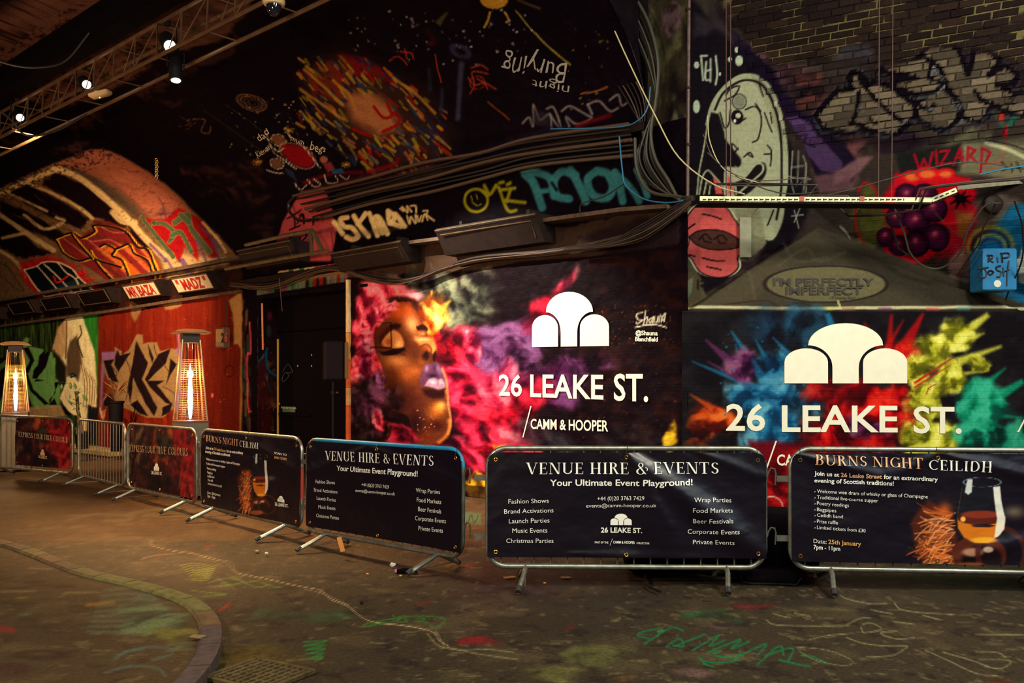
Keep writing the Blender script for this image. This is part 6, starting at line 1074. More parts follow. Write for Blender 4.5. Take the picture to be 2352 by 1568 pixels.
lay(sans("I'M PERFECTLY", .03), R, bl(1775, 657, 2007, 657, 17), ht, right, off=.014, slant=.0); lay(sans('IMPERFECT', .03), R, bl(1803, 677, 1980, 677, 17), ht, right, off=.014); lay(sans('-TrustyScr', .01), R, bl(1905, 687, 1965, 687, 6), ht, right, off=.014)
gk = mat('grey brush lettering', (158, 150, 140), .7)
lay(sans('Burying', -.005), W, [(1300, 184), (1152, 172), (1160, 122), (1305, 142)], gk, wall, off=.014, wob=.3, slant=.02); lay(sans('night', -.005), W, [(1306, 216), (1222, 200), (1224, 180), (1310, 196)], gk, wall, off=.014, wob=.3)
cw_ = mat('chalk lettering', (190, 166, 130), .7)
lay(sans('dad'), W, [(588, 312), (612, 292), (620, 306), (598, 326)], cw_, wall, off=.014, wob=.3); lay(sans('Kienan'), W, [(588, 350), (620, 330), (626, 340), (594, 364)], cw_, wall, off=.014, wob=.2); lay(sans('begs'), W, [(716, 326), (750, 335), (748, 350), (712, 344)], cw_, wall, off=.014, wob=.3); lay(sans('mum'), W, [(670, 310), (700, 322), (698, 332), (668, 322)], cw_, wall, off=.014, wob=.3)

# ================================================================ barriers
galv = mat('galvanised steel', (150, 148, 134), .38, .75, noise=.35, nscale=16, bump=.15); galvd = mat('dull galvanised bar', (120, 116, 104), .45, .7, noise=.3, nscale=20)
barH = 1.07; BL_ = 2.3; footm = mat('scuffed black foot', (40, 34, 32), .7, noise=.4)
def barrier_proto():
    t = thing('crowd_barrier', '', 'barrier', (0, 0, 0)); r = .15; zb, zt = .15, barH; x0, x1 = .02, BL_-.02; pts = []
    for cx, cz, a0 in ((x1-r, zt-r, 0), (x0+r, zt-r, 90), (x0+r, zb+r, 180), (x1-r, zb+r, 270)):
        for k in range(8): a = math.radians(a0+k*90/7); pts.append((cx+r*math.cos(a), 0, cz+r*math.sin(a)))
    MB().tube(pts, .021, 10, True).build('frame', galv, t)
    b0 = None
    for k in range(16):
        x = .13+k*(BL_-.26)/15
        if b0 is None: b0 = MB().tube([(0, 0, zb), (0, 0, zt)], .0065, 6).build('bar', galvd, t); b0.location = (x, 0, 0)
        else: c = b0.copy(); S.collection.objects.link(c); c.parent = t; c.location = (x, 0, 0)
    for x in (.33, BL_-.33):
        for sg in (-1, 1):
            lg = MB().tube([(x, 0, zb), (x-.005, sg*.07, zb-.03), (x-.05, sg*.29, .026), (x-.053, sg*.31, .018)], [.02, .021, .021, .018], 8).build('leg', galv, t)
            MB().tube([(x-.045, sg*.265, .048), (x-.053, sg*.312, .019)], [.0235, .0235], 8).build('foot_cap', footm, lg)
        MB().tube([(x, -.25, .05), (x, .25, .05)], .005, 5).build('brace', galvd, t)
    for z in (.86, .40):
        MB().tube([(BL_+.0, 0, z-.01), (BL_+.01, 0, z+.03), (BL_+.03, 0, z+.06), (BL_+.06, 0, z+.055), (BL_+.07, 0, z+.02), (BL_+.065, 0, z-.07)], .0065, 6).build('hook', galvd, t)
        MB().box((-.045, 0, z-.02), (.09, .012, .045)).build('lug', galvd, t)
    return t
bars = [('A', (-9.35, 15.9), (-7.15, 14.55), 1.05), ('B', (-7.02, 14.45), (-5.52, 12.75), 1.04), ('C', (-5.45, 12.65), (-3.86, 10.95), 1.05), ('D', (-3.76, 10.8), (-2.12, 9.05), 1.06), ('E', (-2.06, 8.95), (-.40, 7.5), 1.06), ('F', (-.215, 7.16), (2.03, 7.10), 1.10), ('G', (2.19, 7.08), (4.47, 6.88), 1.10)]
blabs = {'A': 'farthest steel barrier at the left edge, carrying a red smoke banner', 'B': 'steel barrier with no banner, between the two red banners', 'C': 'steel barrier carrying the nearer red EXPRESS YOUR TRUE COLOURS banner', 'D': 'steel barrier carrying the left BURNS NIGHT CEILIDH banner', 'E': 'angled steel barrier with a blue-painted top rail and the smaller VENUE HIRE banner', 'F': 'front-on steel barrier carrying the large central VENUE HIRE & EVENTS banner', 'G': 'steel barrier cut off by the right edge, carrying the large BURNS NIGHT banner'}
def copy_tree(o, par=None):
    c = o.copy(); S.collection.objects.link(c); c.parent = par
    for ch in [x for x in S.collection.objects if x.parent == o]: copy_tree(ch, c)
    return c
proto = barrier_proto(); BR = {}; used = False
for nm, a, b_, h in bars:
    L_ = math.hypot(b_[0]-a[0], b_[1]-a[1]); o = copy_tree(proto) if used else proto; used = True; BR[nm] = (o, a, b_, L_, h)
for nm, (o, a, b_, L_, h) in BR.items():
    o.location = (a[0], a[1], 0); o.rotation_euler = (0, 0, math.atan2(b_[1]-a[1], b_[0]-a[0])); o.scale = (L_/BL_, 1, h/barH); o['label'] = blabs[nm]; o['category'] = 'barrier'; o['group'] = 'crowd barriers in the row'
eb = BR['E'][0]; bluep = mat('blue painted rail', (22, 124, 168), .45, noise=.2)
pts = [(BL_-.02, 0, .74), (BL_-.02, 0, barH-.15)]+[(BL_-.17+.15*math.cos(math.radians(a)), 0, barH-.15+.15*math.sin(math.radians(a))) for a in range(0, 91, 15)]+[(.4, 0, barH), (.17, 0, barH)]
MB().tube(pts[1:], .0225, 10).build('painted_rail', bluep).parent = eb
rp = mat('red scuffed paint', (140, 40, 30), .6); MB().tube([(BL_-.02, 0, .45), (BL_-.02, 0, .78)], .0222, 10).build('red_paint_band', rp).parent = BR['D'][0]
tg = BR['E'][0]; p = at(783, 1250, 8.3); tgo = tag(MB().box(p, (.045, .006, .14), (Vector((.96, 0, .27)), Vector((0, 1, 0)), Vector((-.27, 0, .96))), .002).build('paper_tag', mat('orange tag card', (206, 128, 52), .7), None, False), 'small orange card tag hanging under the angled barrier beside its left leg', 'tag')

# ================================================================ banners
M_vinyl = paint_mat('printed vinyl', .37, bump=.12, nz=.03, nscale=6, spec=.42)
M_vinyl2 = paint_mat('printed vinyl matt', .6, bump=.12, nz=.05, nscale=6, spec=.3)
def ridge(u, v, a, b, w, h):      # a tension fold from a to b
    ax_, ay = a; ex, ey = b[0]-ax_, b[1]-ay; L2 = ex*ex+ey*ey; t = ((u-ax_)*ex+(v-ay)*ey)/L2; tt = np.clip(t, 0, 1); d = np.hypot(u-ax_-tt*ex, v-ay-tt*ey)
    ww = w*(.25+1.5*tt*(1-tt)+.5*tt); return h*np.exp(-(d/ww)**2)*np.sin(math.pi*np.clip(t*.96+.03, 0, 1))**.5
folds = {'F': [((.50, 1), (1.0, .02), .08, .046), ((.50, 1), (.68, .0), .09, .034), ((.50, 1), (.66, .3), .03, .010), ((.75, 1), (1.0, .75), .05, .014), ((.30, .08), (.8, .02), .06, .012)],
         'G': [((.03, .98), (.30, .78), .05, .018), ((.50, 1), (.2, .6), .06, .012), ((.50, 1), (.95, .7), .06, .016), ((.5, .02), (.85, .3), .06, .012)],
         'E': [((.45, 1), (1, .7), .05, .010), ((.45, 1), (0, .6), .05, .008)], 'D': [((.48, 1), (1, .6), .06, .008)], 'C': [((.5, 1), (.7, 0), .1, .02)], 'A': [((.5, 1), (.3, 0), .1, .02)]}
def make_surf(nm):
    o, a, b_, L_, h = BR[nm]; a = np.array(a); e = (np.array(b_)-a)/L_; n = np.array([e[1], -e[0]]); n = n if n[1] < 0 else -n; fs = folds[nm]; sd = ord(nm)
    def pos(u, v):
        u = np.asarray(u, float)+0*np.asarray(v, float); v = np.asarray(v, float)+0*u; U = u/L_; Vn = (v-.2)/(h-.22); w = sum(ridge(U, Vn, *q) for q in fs)
        w = w+(fbm(U*5+sd, Vn*3, sd, 3)-.5)*.02+(fbm(U*16+sd, Vn*9, sd+3, 3)-.5)*.007; off = .036+w
        return np.stack([a[0]+e[0]*u+n[0]*off, a[1]+e[1]*u+n[1]*off, v], -1)
    return Surf(pos, (-.1, L_+.1), (.05, 1.3), 60)
def smoke_red(C, x0, y0, x1, y1):
    w, h = x1-x0, y1-y0; f = lambda a, b: (x0+a*w, y0+b*h)
    for a, b, rx, ry, cs, s_ in ((.12,.4,.25,.6,((40,16,12),(96,66,40),(150,120,80)),1), (.3,.6,.3,.4,((20,6,8),(60,24,16),(120,50,24)),2), (.5,.35,.3,.45,((90,20,10),(170,70,30),(220,120,50)),3), (.55,.3,.2,.2,((20,16,14),(50,44,30),(90,80,50)),4), (.85,.3,.3,.5,((110,4,12),(180,14,28),(220,50,50)),5), (.9,.8,.3,.4,((120,4,16),(196,20,36),(230,90,70)),6), (.45,.85,.35,.25,((14,4,8),(34,10,12),(90,26,20)),7)):
        cx, cy = f(a, b); C.cloud(cx, cy, rx*w, ry*h, cs, 1, 0, 5, .6, s_, 0, .2)
def whisky(C, fm, k):
    f = lambda *p: [fm(x, y) for x, y in p]; rnd = random.Random(8)
    C.poly(f((2130,1150),(2180,1170),(2200,1250),(2190,1310),(2120,1310),(2100,1250),(2090,1200)), (96, 44, 18), .9, 6*k, .5)
    for q in range(int(160)):
        t = rnd.random(); x = 2195-rnd.random()*40; y = 1175+t*120; L1 = rnd.uniform(30, 80); an = math.radians(rnd.uniform(-25, 62)); cc = rnd.choice([(210, 120, 46), (150, 70, 26), (226, 180, 140), (196, 92, 30), (110, 60, 34), (230, 150, 80)])
        C.line(f((x, y), (x-L1*.6*math.cos(an), y+L1*.45*math.sin(an)), (x-L1*math.cos(an), y+L1*math.sin(an)*1.1)), 2.4*k, cc, .75, 1*k, sm=2)
    C.ell(*fm(2170, 1170), 22*k, 24*k, (226, 120, 40), .7, pw=1); C.poly(f((2352,1260),(2330,1225),(2300,1215),(2330,1180),(2352,1170)), (110, 100, 84), .0, 3)
    C.ell(*fm(2330, 1175), 34*k, 20*k, (150, 136, 106), .7, pw=1)
    C.ell(*fm(2250, 1275), 62*k, 46*k, (96, 44, 24), 1, .1); C.ell(*fm(2255, 1285), 46*k, 34*k, (30, 14, 14), 1, .2); C.ell(*fm(2235, 1268), 24*k, 10*k, (200, 150, 120), .8, .5); C.ell(*fm(2270, 1262), 12*k, 7*k, (230, 200, 180), .8, .5)
    C.ell(*fm(2300, 1270), 54*k, 56*k, (84, 40, 26), .9, .08, ring=.12); C.ell(*fm(2225, 1305), 44*k, 14*k, (190, 110, 60), .8, .5)
    bowl = f((2215,1105),(2209,1140),(2199,1175),(2200,1210),(2212,1232),(2240,1246),(2270,1246),(2298,1228),(2309,1200),(2305,1165),(2298,1115)); C.poly(bowl, (26, 30, 34), .75, 1.5*k)
    C.poly(f((2199,1190),(2200,1212),(2214,1234),(2240,1247),(2270,1246),(2298,1228),(2309,1200),(2309,1185)), (206, 126, 30), 1, 1.5*k); C.ell(*fm(2253, 1190), 54*k, 15*k, (96, 36, 20), 1, .1); C.ell(*fm(2253, 1181), 46*k, 9*k, (150, 66, 36), .8, .3); C.ell(*fm(2258, 1207), 26*k, 4*k, (40, 14, 8), .9, .3); C.ell(*fm(2260, 1240), 30*k, 7*k, (236, 180, 60), .8, .5)
    C.ell(*fm(2212, 1192), 6*k, 6*k, (255, 200, 100), .9, .5); C.ell(*fm(2256, 1107), 43*k, 11*k, (120, 140, 140), .9, .08, ring=.05)
    C.poly(f((2222,1100),(2234,1100),(2232,1130),(2224,1136),(2216,1130)), (214, 216, 214), .9, 1.2*k); C.poly(f((2281,1118),(2297,1116),(2300,1150),(2309,1190),(2307,1215),(2292,1232),(2284,1234),(2290,1190),(2284,1150)), (226, 224, 216), .92, 1.2*k)
    C.line(f((2210,1120),(2203,1160),(2199,1195),(2205,1225),(2235,1246),(2270,1248)), 1.4*k, (110, 90, 60), .8, 1*k)
bspec = {'A': (35, 162, .22, 1.03), 'C': (298, 452, .20, 1.04), 'D': (462, 690, .17, 1.045), 'E': (704, 1064, .20, 1.05), 'F': (1111, 1760, .235, 1.07), 'G': (1802, 2480, .215, 1.075)}
bn_l = {'A': 'red smoke-patterned banner at the left edge, partly cut text EXPRESS YOUR TRUE COLOUR', 'C': 'red smoke-patterned banner reading EXPRESS YOUR TRUE COLOURS beside the lit patio heater', 'D': 'smaller black BURNS NIGHT CEILIDH banner with whisky glass, left of the doorway', 'E': 'angled black VENUE HIRE & EVENTS banner under the blue rail', 'F': 'large central black VENUE HIRE & EVENTS banner facing the camera', 'G': 'large black BURNS NIGHT CEILIDH banner with whisky glass at the right'}
BS = {}; BN = {}
peach = mat('peach print', (226, 170, 128), .55); white = mat('white print', (232, 230, 220), .55); gold = mat('gold print', (206, 150, 84), .55); dimw = mat('dim pale print', (196, 160, 120), .55); brass = mat('brass', (190, 140, 70), .35, .9)
for nm, (xa, xb, z0b, z1b) in bspec.items():
    sf_ = make_surf(nm); BS[nm] = sf_; o, a, b_, L_, h = BR[nm]; ua = sf_.hit([(xa, 1040)])[0][0]; ub = sf_.hit([(xb, 1060)])[0][0] if nm != 'G' else 2.24
    ua = max(ua, .02); ub = min(ub, L_-.0); nu, nv = (360, 130) if nm in 'FG' else (200, 90); U, Vv = np.meshgrid(np.linspace(ua, ub, nu), np.linspace(z0b, z1b, nv), indexing='ij'); C = Canvas(sf_, U, Vv, (17, 9, 24))
    r = .07; du = np.minimum(U-ua, ub-U); dv = np.minimum(Vv-z0b, z1b-Vv)*1.0; cornr = (du < r) & (z1b-Vv < r) & (np.hypot(r-du, r-(z1b-Vv)) > r)
    if nm in 'AC': C.col[:] = (80, 10, 14); x2 = {'A': (35, 955, 165, 1080), 'C': (298, 975, 452, 1130)}[nm]; smoke_red(C, *x2); C.col *= .72
    if nm == 'G': whisky(C, lambda x, y: (x, y), 1.0)
    if nm == 'D': whisky(C, lambda x, y: (543+(x-2085)*.325, 1052+(y-1110)*.66+(x-2085)*.06-12), .38)
    me = C.mesh('banner', M_vinyl2 if nm in 'AC' else M_vinyl, ~cornr); bo = link(bpy.data.objects.new('banner', me)); tag(bo, bn_l[nm], 'banner', 'banners tied to the barriers'); BN[nm] = bo
    me.flip_normals() if False else None
    for (fu, fv) in ((.03, .05), (.5, .03), (.97, .05), (.03, .93), (.5, .96), (.97, .93)):
        uu = ua+(ub-ua)*fu; vv = z0b+(z1b-z0b)*fv; p, n = sf_.frame(np.array([uu]), np.array([vv])); p = Vector(p[0]); n = Vector(n[0]); e = n.orthogonal().normalized(); w = n.cross(e)
        MB().tube([p+n*.003+(e*math.cos(t)+w*math.sin(t))*.013 for t in np.linspace(0, 2*math.pi, 13)[:-1]], .004, 5, True).build('eyelet', brass, bo)
        if nm in 'FGED' and fv > .5: MB().tube([p+n*.006, p+Vector((0, 0, .03))+n*.01, p+Vector((0, 0, h-vv+.02))-n*.03], .0028, 5).build('cable_tie', blkc, bo)
def TX(nm, items, m, bold=0.0, cap=9, kind=sans):
    for it in items:
        t_x, x0, y0, x1, y1 = it[:5]; c0 = it[5] if len(it) > 5 else cap; c1 = it[6] if len(it) > 6 else c0
        lay(serif(t_x) if kind is serif else sans(t_x, bold), BS[nm], bl(x0, y0, x1, y1, c0, c1), m, BN[nm], 'lettering', off=.009)
B1 = .022
TX('F', [('VENUE HIRE & EVENTS', 1208, 1088, 1650, 1087, 26)], white, kind=serif); TX('F', [('Your Ultimate Event Playground!', 1263, 1115, 1590, 1114, 14)], white, .015)
TX('F', [('Fashion Shows', 1168, 1156, 1260, 1154), ('Brand Activations', 1158, 1179, 1271, 1176), ('Launch Parties', 1169, 1201, 1262, 1199), ('Music Events', 1177, 1223, 1257, 1222), ('Christmas Parties', 1163, 1246, 1271, 1246), ('Wrap Parties', 1594, 1153, 1679, 1153), ('Food Markets', 1592, 1176, 1682, 1177), ('Beer Festivals', 1592, 1200, 1683, 1201), ('Corporate Events', 1579, 1225, 1698, 1226), ('Private Events', 1591, 1249, 1687, 1250)], white, -.006, 10)
TX('F', [('+44 (0)20 3763 7429', 1372, 1149, 1480, 1148, 9), ('events@camm-hooper.co.uk', 1346, 1165, 1507, 1164, 8)], white, -.006); TX('F', [('26 LEAKE ST.', 1380, 1222, 1475, 1223, 11), ('CAMM & HOOPER', 1408, 1247, 1458, 1248, 5.5)], white, .02); TX('F', [('PART OF THE', 1366, 1247, 1397, 1247, 4.4), ('COLLECTION', 1462, 1248, 1491, 1249, 4.4)], white, .01)
lay(logo_geo(), BS['F'], bl(1402, 1205, 1451, 1205, 26), white, BN['F'], 'emblem', off=.009); lay(sl_(), BS['F'], [(1400, 1236), (1407, 1236), (1407, 1252), (1400, 1252)], white, BN['F'], 'slash', off=.009)
TX('E', [('VENUE HIRE & EVENTS', 748, 1056, 997, 1070, 21, 24)], white, kind=serif); TX('E', [('Your Ultimate Event Playground!', 775, 1080, 961, 1094, 11, 13)], white, .015)
TX('E', [('Fashion Shows', 727, 1109, 771, 1112, 8), ('Brand Activations', 723, 1128, 777, 1133, 8), ('Launch Parties', 729, 1147, 773, 1152, 8), ('Music Events', 733, 1167, 772, 1171, 8), ('Christmas Parties', 728, 1187, 780, 1193, 8), ('Wrap Parties', 957, 1130, 1012, 1134, 10), ('Food Markets', 959, 1152, 1015, 1157, 10), ('Beer Festivals', 962, 1173, 1015, 1179, 10), ('Corporate Events', 955, 1194, 1026, 1201, 10), ('Private Events', 963, 1217, 1019, 1223, 10), ('+44 (0)20 3763 7429', 832, 1116, 895, 1122, 8), ('events@camm-hooper.co.uk', 818, 1129, 909, 1137, 7)], white, -.006)
TX('G', [('BURNS NIGHT', 1872, 1066, 2118, 1076, 22, 24)], peach, kind=serif); TX('G', [('CEILIDH', 2133, 1078, 2277, 1084, 23, 24)], white, kind=serif)
TX('G', [('Join us at', 1870, 1091, 1927, 1094, 9.5), ('for an extraordinary', 2029, 1099, 2153, 1105, 9.5), ('evening of Scottish traditions!', 1870, 1107, 2052, 1114, 9.5), ('7pm - 11pm', 1868, 1260, 1929, 1264, 9.5)], white, .014); TX('G', [('26 Leake Street', 1931, 1094, 2025, 1099, 9.5)], peach, .014); TX('G', [('25th January', 1902, 1248, 1977, 1253, 9.5)], gold, .014)
GI = [('Welcome wee dram of whisky or glass of Champagne', 1131, 2130, 1144), ('Traditional five-course supper', 1145, 2016, 1153), ('Poetry readings', 1159, 1949, 1164), ('Bagpipes', 1173, 1920, 1176), ('Ceilidh band', 1186, 1935, 1190), ('Prize raffle', 1200, 1924, 1204), ('Limited tickets from £30', 1214, 1987, 1222)]
TX('G', [(t, 1876, y0, x1, y1, 8) for t, y0, x1, y1 in GI]+[('>', 1870, y0, 1873, y0, 5) for t, y0, x1, y1 in GI]+[('Date:', 1868, 1246, 1898, 1248, 9.5)], white, -.006)
TX('D', [('BURNS NIGHT', 475, 1013, 549, 1024, 14, 15)], peach, kind=serif); TX('D', [('CEILIDH', 552, 1025, 595, 1031, 14, 14)], white, kind=serif)
TX('D', [('Join us at', 474, 1030, 492, 1033, 6), ('for an extraordinary', 522, 1038, 560, 1043, 6), ('evening of Scottish traditions!', 473, 1039, 530, 1048, 6), ('7pm - 11pm', 478, 1141, 496, 1145, 6), ('26 LEAKE ST.', 633, 1160, 664, 1165, 7)], white, .03); TX('D', [('26 Leake Street', 494, 1033, 520, 1038, 6), ('BOOK TICKETS', 632, 1052, 660, 1057, 4.5)], gold, .03)
TX('D', [('Welcome wee dram of whisky or glass of Champagne', 475, 1056, 553, 1068, 5), ('Traditional five-course supper', 475, 1066, 519, 1074, 5), ('Poetry readings', 477, 1077, 498, 1081, 5), ('Bagpipes', 478, 1086, 490, 1089, 5), ('Ceilidh band', 478, 1095, 494, 1098, 5), ('Prize raffle', 479, 1104, 491, 1106, 5), ('Limited tickets from £30', 479, 1112, 511, 1119, 5), ('Date: 25th January', 478, 1133, 508, 1139, 5), ('SCAN TO', 632, 1042, 660, 1047, 4.5)], white, .01)
lay(logo_geo(), BS['D'], bl(639, 1151, 655, 1154, 14), white, BN['D'], 'emblem', off=.009)
TX('C', [('EXPRESS YOUR TRUE COLOURS', 299, 1036, 433, 1047, 15, 18)], dimw, kind=serif); TX('A', [('EXPRESS YOUR TRUE COLOUR', 44, 1002, 157, 1017, 11, 13)], dimw, kind=serif)
lay(logo_geo(), BS['C'], bl(355, 1080, 367, 1081, 17), white, BN['C'], 'emblem', off=.009); lay(logo_geo(), BS['A'], bl(94, 1045, 104, 1046, 14), dimw, BN['A'], 'emblem', off=.009); TX('C', [('26 LEAKE ST.', 349, 1088, 374, 1091, 7)], white, .02); TX('A', [('26 LEAKE ST.', 89, 1051, 110, 1054, 6)], dimw, .02)

# ================================================================ patio heaters
def heater(x, y, rot, label):
    t = thing('patio_heater', label, 'heater', (0, 0, 0)); st = mat('brushed steel', (170, 150, 120), .3, .85, noise=.2); hatm = mat('heater hood metal', (96, 66, 44), .5, .5)
    Rz = Matrix.Rotation(rot, 3, 'Z')
    def ring(hw, z): return [Rz @ Vector((a*hw, b*hw, z)) for a, b in ((-1, -1), (1, -1), (1, 1), (-1, 1))]
    def frus(h0, z0, h1, z1): return MB().add(ring(h0, z0)+ring(h1, z1), [(3, 2, 1, 0), (4, 5, 6, 7), (0, 1, 5, 4), (1, 2, 6, 5), (2, 3, 7, 6), (3, 0, 4, 7)])
    frus(.26, .03, .215, 1.06).build('base', mat('heater base panel', (96, 84, 66), .45, .5, noise=.2), t, False)
    frus(.22, 1.06, .22, 1.09).build('burner_plate', hatm, t, False); frus(.115, 2.20, .115, 2.32).build('neck', mat('black neck', (20, 12, 12), .6), t, False)
    for a, b in zip(ring(.205, 1.08), ring(.12, 2.24)): MB().tube([a, b], .013, 8).build('post', st, t)
    b = MB(); b.add(ring(.25, 2.33)+ring(.25, 2.345)+ring(.16, 2.385)+ring(.05, 2.40), [(3, 2, 1, 0), (12, 13, 14, 15)]+[(l*4+i, l*4+(i+1) % 4, l*4+4+(i+1) % 4, l*4+4+i) for l in range(3) for i in range(4)]); b.build('hood', hatm, t, False)
    gm = bpy.data.materials.get('heater glass')
    if not gm:
        gm = bpy.data.materials.new('heater glass'); gm.use_nodes = True; nt = gm.node_tree; nt.nodes.clear(); o_ = nt.nodes.new('ShaderNodeOutputMaterial'); m_ = nt.nodes.new('ShaderNodeMixShader'); a_ = nt.nodes.new('ShaderNodeBsdfTransparent'); g_ = nt.nodes.new('ShaderNodeBsdfGlossy'); fr = nt.nodes.new('ShaderNodeFresnel'); fr.inputs[0].default_value = 1.5
        a_.inputs[0].default_value = (1, .93, .82, 1); g_.inputs['Roughness'].default_value = .06; nt.links.new(fr.outputs[0], m_.inputs[0]); nt.links.new(a_.outputs[0], m_.inputs[1]); nt.links.new(g_.outputs[0], m_.inputs[2]); nt.links.new(m_.outputs[0], o_.inputs[0])
    g = MB(); n = 20; vs = [(r*math.cos(2*math.pi*k/n), r*math.sin(2*math.pi*k/n), z) for r, z in ((.055, 1.09), (.055, 2.21)) for k in range(n)]; g.add(vs, [(k, (k+1) % n, n+(k+1) % n, n+k) for k in range(n)]).build('glass_tube', gm, t)
    fm = bpy.data.materials.get('flame')
    if not fm:
        fm = bpy.data.materials.new('flame'); fm.use_nodes = True; nt = fm.node_tree; b_ = nt.nodes['Principled BSDF']; b_.inputs['Base Color'].default_value = (0, 0, 0, 1); tc = nt.nodes.new('ShaderNodeTexCoord'); sp_ = nt.nodes.new('ShaderNodeSeparateXYZ'); rp_ = nt.nodes.new('ShaderNodeValToRGB'); nt.links.new(tc.outputs['Generated'], sp_.inputs[0]); nt.links.new(sp_.outputs['Z'], rp_.inputs[0])
        rp_.color_ramp.elements[0].color = (.35, .3, .9, 1); rp_.color_ramp.elements[1].color = (1, .55, .16, 1); e = rp_.color_ramp.elements.new(.28); e.color = (1, .72, .36, 1); nt.links.new(rp_.outputs[0], b_.inputs['Emission Color']); b_.inputs['Emission Strength'].default_value = 22
    MB().lathe((0, 0, 1.11), [(.012, 0), (.024, .08), (.034, .25), (.03, .42), (.02, .58), (.007, .74), (.001, .8)], 14).build('flame', fm, t)
    b = MB()
    for i in range(4):
        for k in range(34):
            f = (k+1)/44; z = 1.09+f*1.12; hw = .203-(.203-.122)*f; c = ring(hw, z); b.tube([c[i].lerp(c[(i+1) % 4], .08), c[i].lerp(c[(i+1) % 4], .92)], .0026, 4, cap=False)
        for q in (.15, .85): b.tube([ring(.203, 1.09)[i].lerp(ring(.203, 1.09)[(i+1) % 4], q), ring(.122, 2.2)[i].lerp(ring(.122, 2.2)[(i+1) % 4], q)], .003, 4)
    o = b.build('wire_guard', mat('guard wire', (176, 120, 60), .35, .8), t); o['kind'] = 'stuff'
    t.location = (x, y, 0)
    for q in [c for c in S.collection.objects if c.parent == t]: pass
    l = lamp('heater_glow', 'POINT', (x, y, 1.75), (x, y, 0), 48, (1, .50, .17), .10); return t
heater((437-CX)/F*12.8, 12.8, math.radians(28), 'lit pyramid patio heater with glass flame tube in front of the red wall')
heater((36-CX)/F*16.6, 16.6, math.radians(24), 'lit pyramid patio heater at the far left edge before the green mural')

# ================================================================ truss, lamps, girder
tm = mat('truss metal', (92, 66, 44), .5, .4, noise=.3, nscale=6); bkm = mat('matt black housing', (10, 5, 10), .7, spec=.2)
tA = at(218, 136, 12.6); D3 = Vector((D[0], D[1], 0)); N3 = Vector((NRM[0], NRM[1], 0)); Z = Vector((0, 0, 1))
truss = thing('lighting_truss', 'long steel lattice truss under the vault carrying the spotlights', 'truss', tA)
ch = [Vector((0, 0, 0)), Vector((0, 0, -.43))+N3*.02, -N3*.40+Z*.0, -N3*.40-Z*.43]
for c in ch: MB().tube([tA+c-D3*9, tA+c+D3*9], .026, 8).build('chord', tm, truss)
for k in range(-14, 14):
    p = tA+D3*(k*.62); MB().tube([p+ch[0], p+ch[1]], .012, 5).build('strut', tm, truss); MB().tube([p+ch[0], p+D3*.62*(1 if k % 2 else 0)+D3*(0 if k % 2 else .62)*0+ch[1]+D3*(0 if k % 2 else .31)], .008, 5).build('strut', tm, truss)
    if k % 2: MB().tube([p+ch[1], p+ch[3]], .010, 5).build('strut', tm, truss); MB().tube([p+ch[0], p+ch[2]], .010, 5).build('strut', tm, truss)
gd = thing('steel_girder', 'broad dark steel girder running above the lighting truss', 'girder', tA+Z*.45)
g0 = at(230, 108, 12.6); g0 = tA+Z*.32-N3*.1
for dz, hh, ww in ((.0, .03, .30), (.40, .03, .30), (.2, .40, .03)): MB().box(g0+Z*dz, (18, ww, hh), (D3, N3, Z)).build('flange' if ww > .1 else 'web', mat('black girder', (8, 4, 7), .9, spec=.05), gd, False)
lensm = bpy.data.materials.new('lit lens'); lensm.use_nodes = True; b_ = lensm.node_tree.nodes['Principled BSDF']; b_.inputs['Emission Color'].default_value = (1, .86, .55, 1); b_.inputs['Emission Strength'].default_value = 9
sl_l = ['lit black spotlight at the left end of the truss', 'lit black spotlight on the truss beside the white router box', 'upper of the two lit spotlights on the right of the truss', 'lower spotlight on the right of the truss, pointing almost straight down']
for k, (px, py, Y, d_) in enumerate(((46, 270, 14.6, (.52, -.62, -.45)), (199, 194, 12.9, (.50, -.66, -.42)), (390, 105, 11.2, (.42, -.66, -.62)), (404, 184, 11.4, (.10, -.22, -.97)))):
    c = at(px, py, Y); d = Vector(d_).normalized(); bk = -d; r = .072 if k != 2 else .085; t = thing('spotlight', sl_l[k], 'spotlight', c)
    MB().lathe(c, [(r+.006, -.005), (r+.012, .02), (r+.01, .22), (r-.01, .30), (r-.04, .36)], 24, bk).build('can', bkm, t)
    MB().lathe(c, [(r, .0), (r*.7, -.008), (.002, -.012)], 24, bk).build('lens', lensm, t)
    top = c+bk*.2; hz = tA.z-.43; yk = MB(); sd = d.cross(Z).normalized(); e1 = top+sd*(r+.03); e2 = top-sd*(r+.03); cl = Vector((top.x, top.y, max(hz, top.z+.2)))
    yk.tube([e1-bk*.02, e1+(cl-top)*.9, e2+(cl-top)*.9, e2-bk*.02], .009, 5).build('yoke', bkm, t); MB().box(cl+Z*.02, (.07, .07, .09), None, .01).build('clamp', bkm, t)
rt = thing('router', 'small white wireless box with a green light beside a truss spotlight', 'router', at(230, 215, 12.7)); MB().box(at(230, 216, 12.7), (.30, .16, .07), (Vector((.97, -.1, .2)), Vector((.1, .99, 0)), Vector((-.2, 0, .98))), .02).build('case', mat('white plastic', (190, 160, 120), .5), rt); MB().lathe(at(229, 224, 12.6), [(.010, 0), (.006, .006)], 8, (0, -1, 0)).build('status_light', mat('green light', (120, 220, 60), .5, emit=3), rt)
cc = thing('dome_camera', 'white ceiling dome surveillance camera with dark glass dome at the top', 'camera', at(629, 8, 9.6)); c0 = at(629, 14, 9.6)
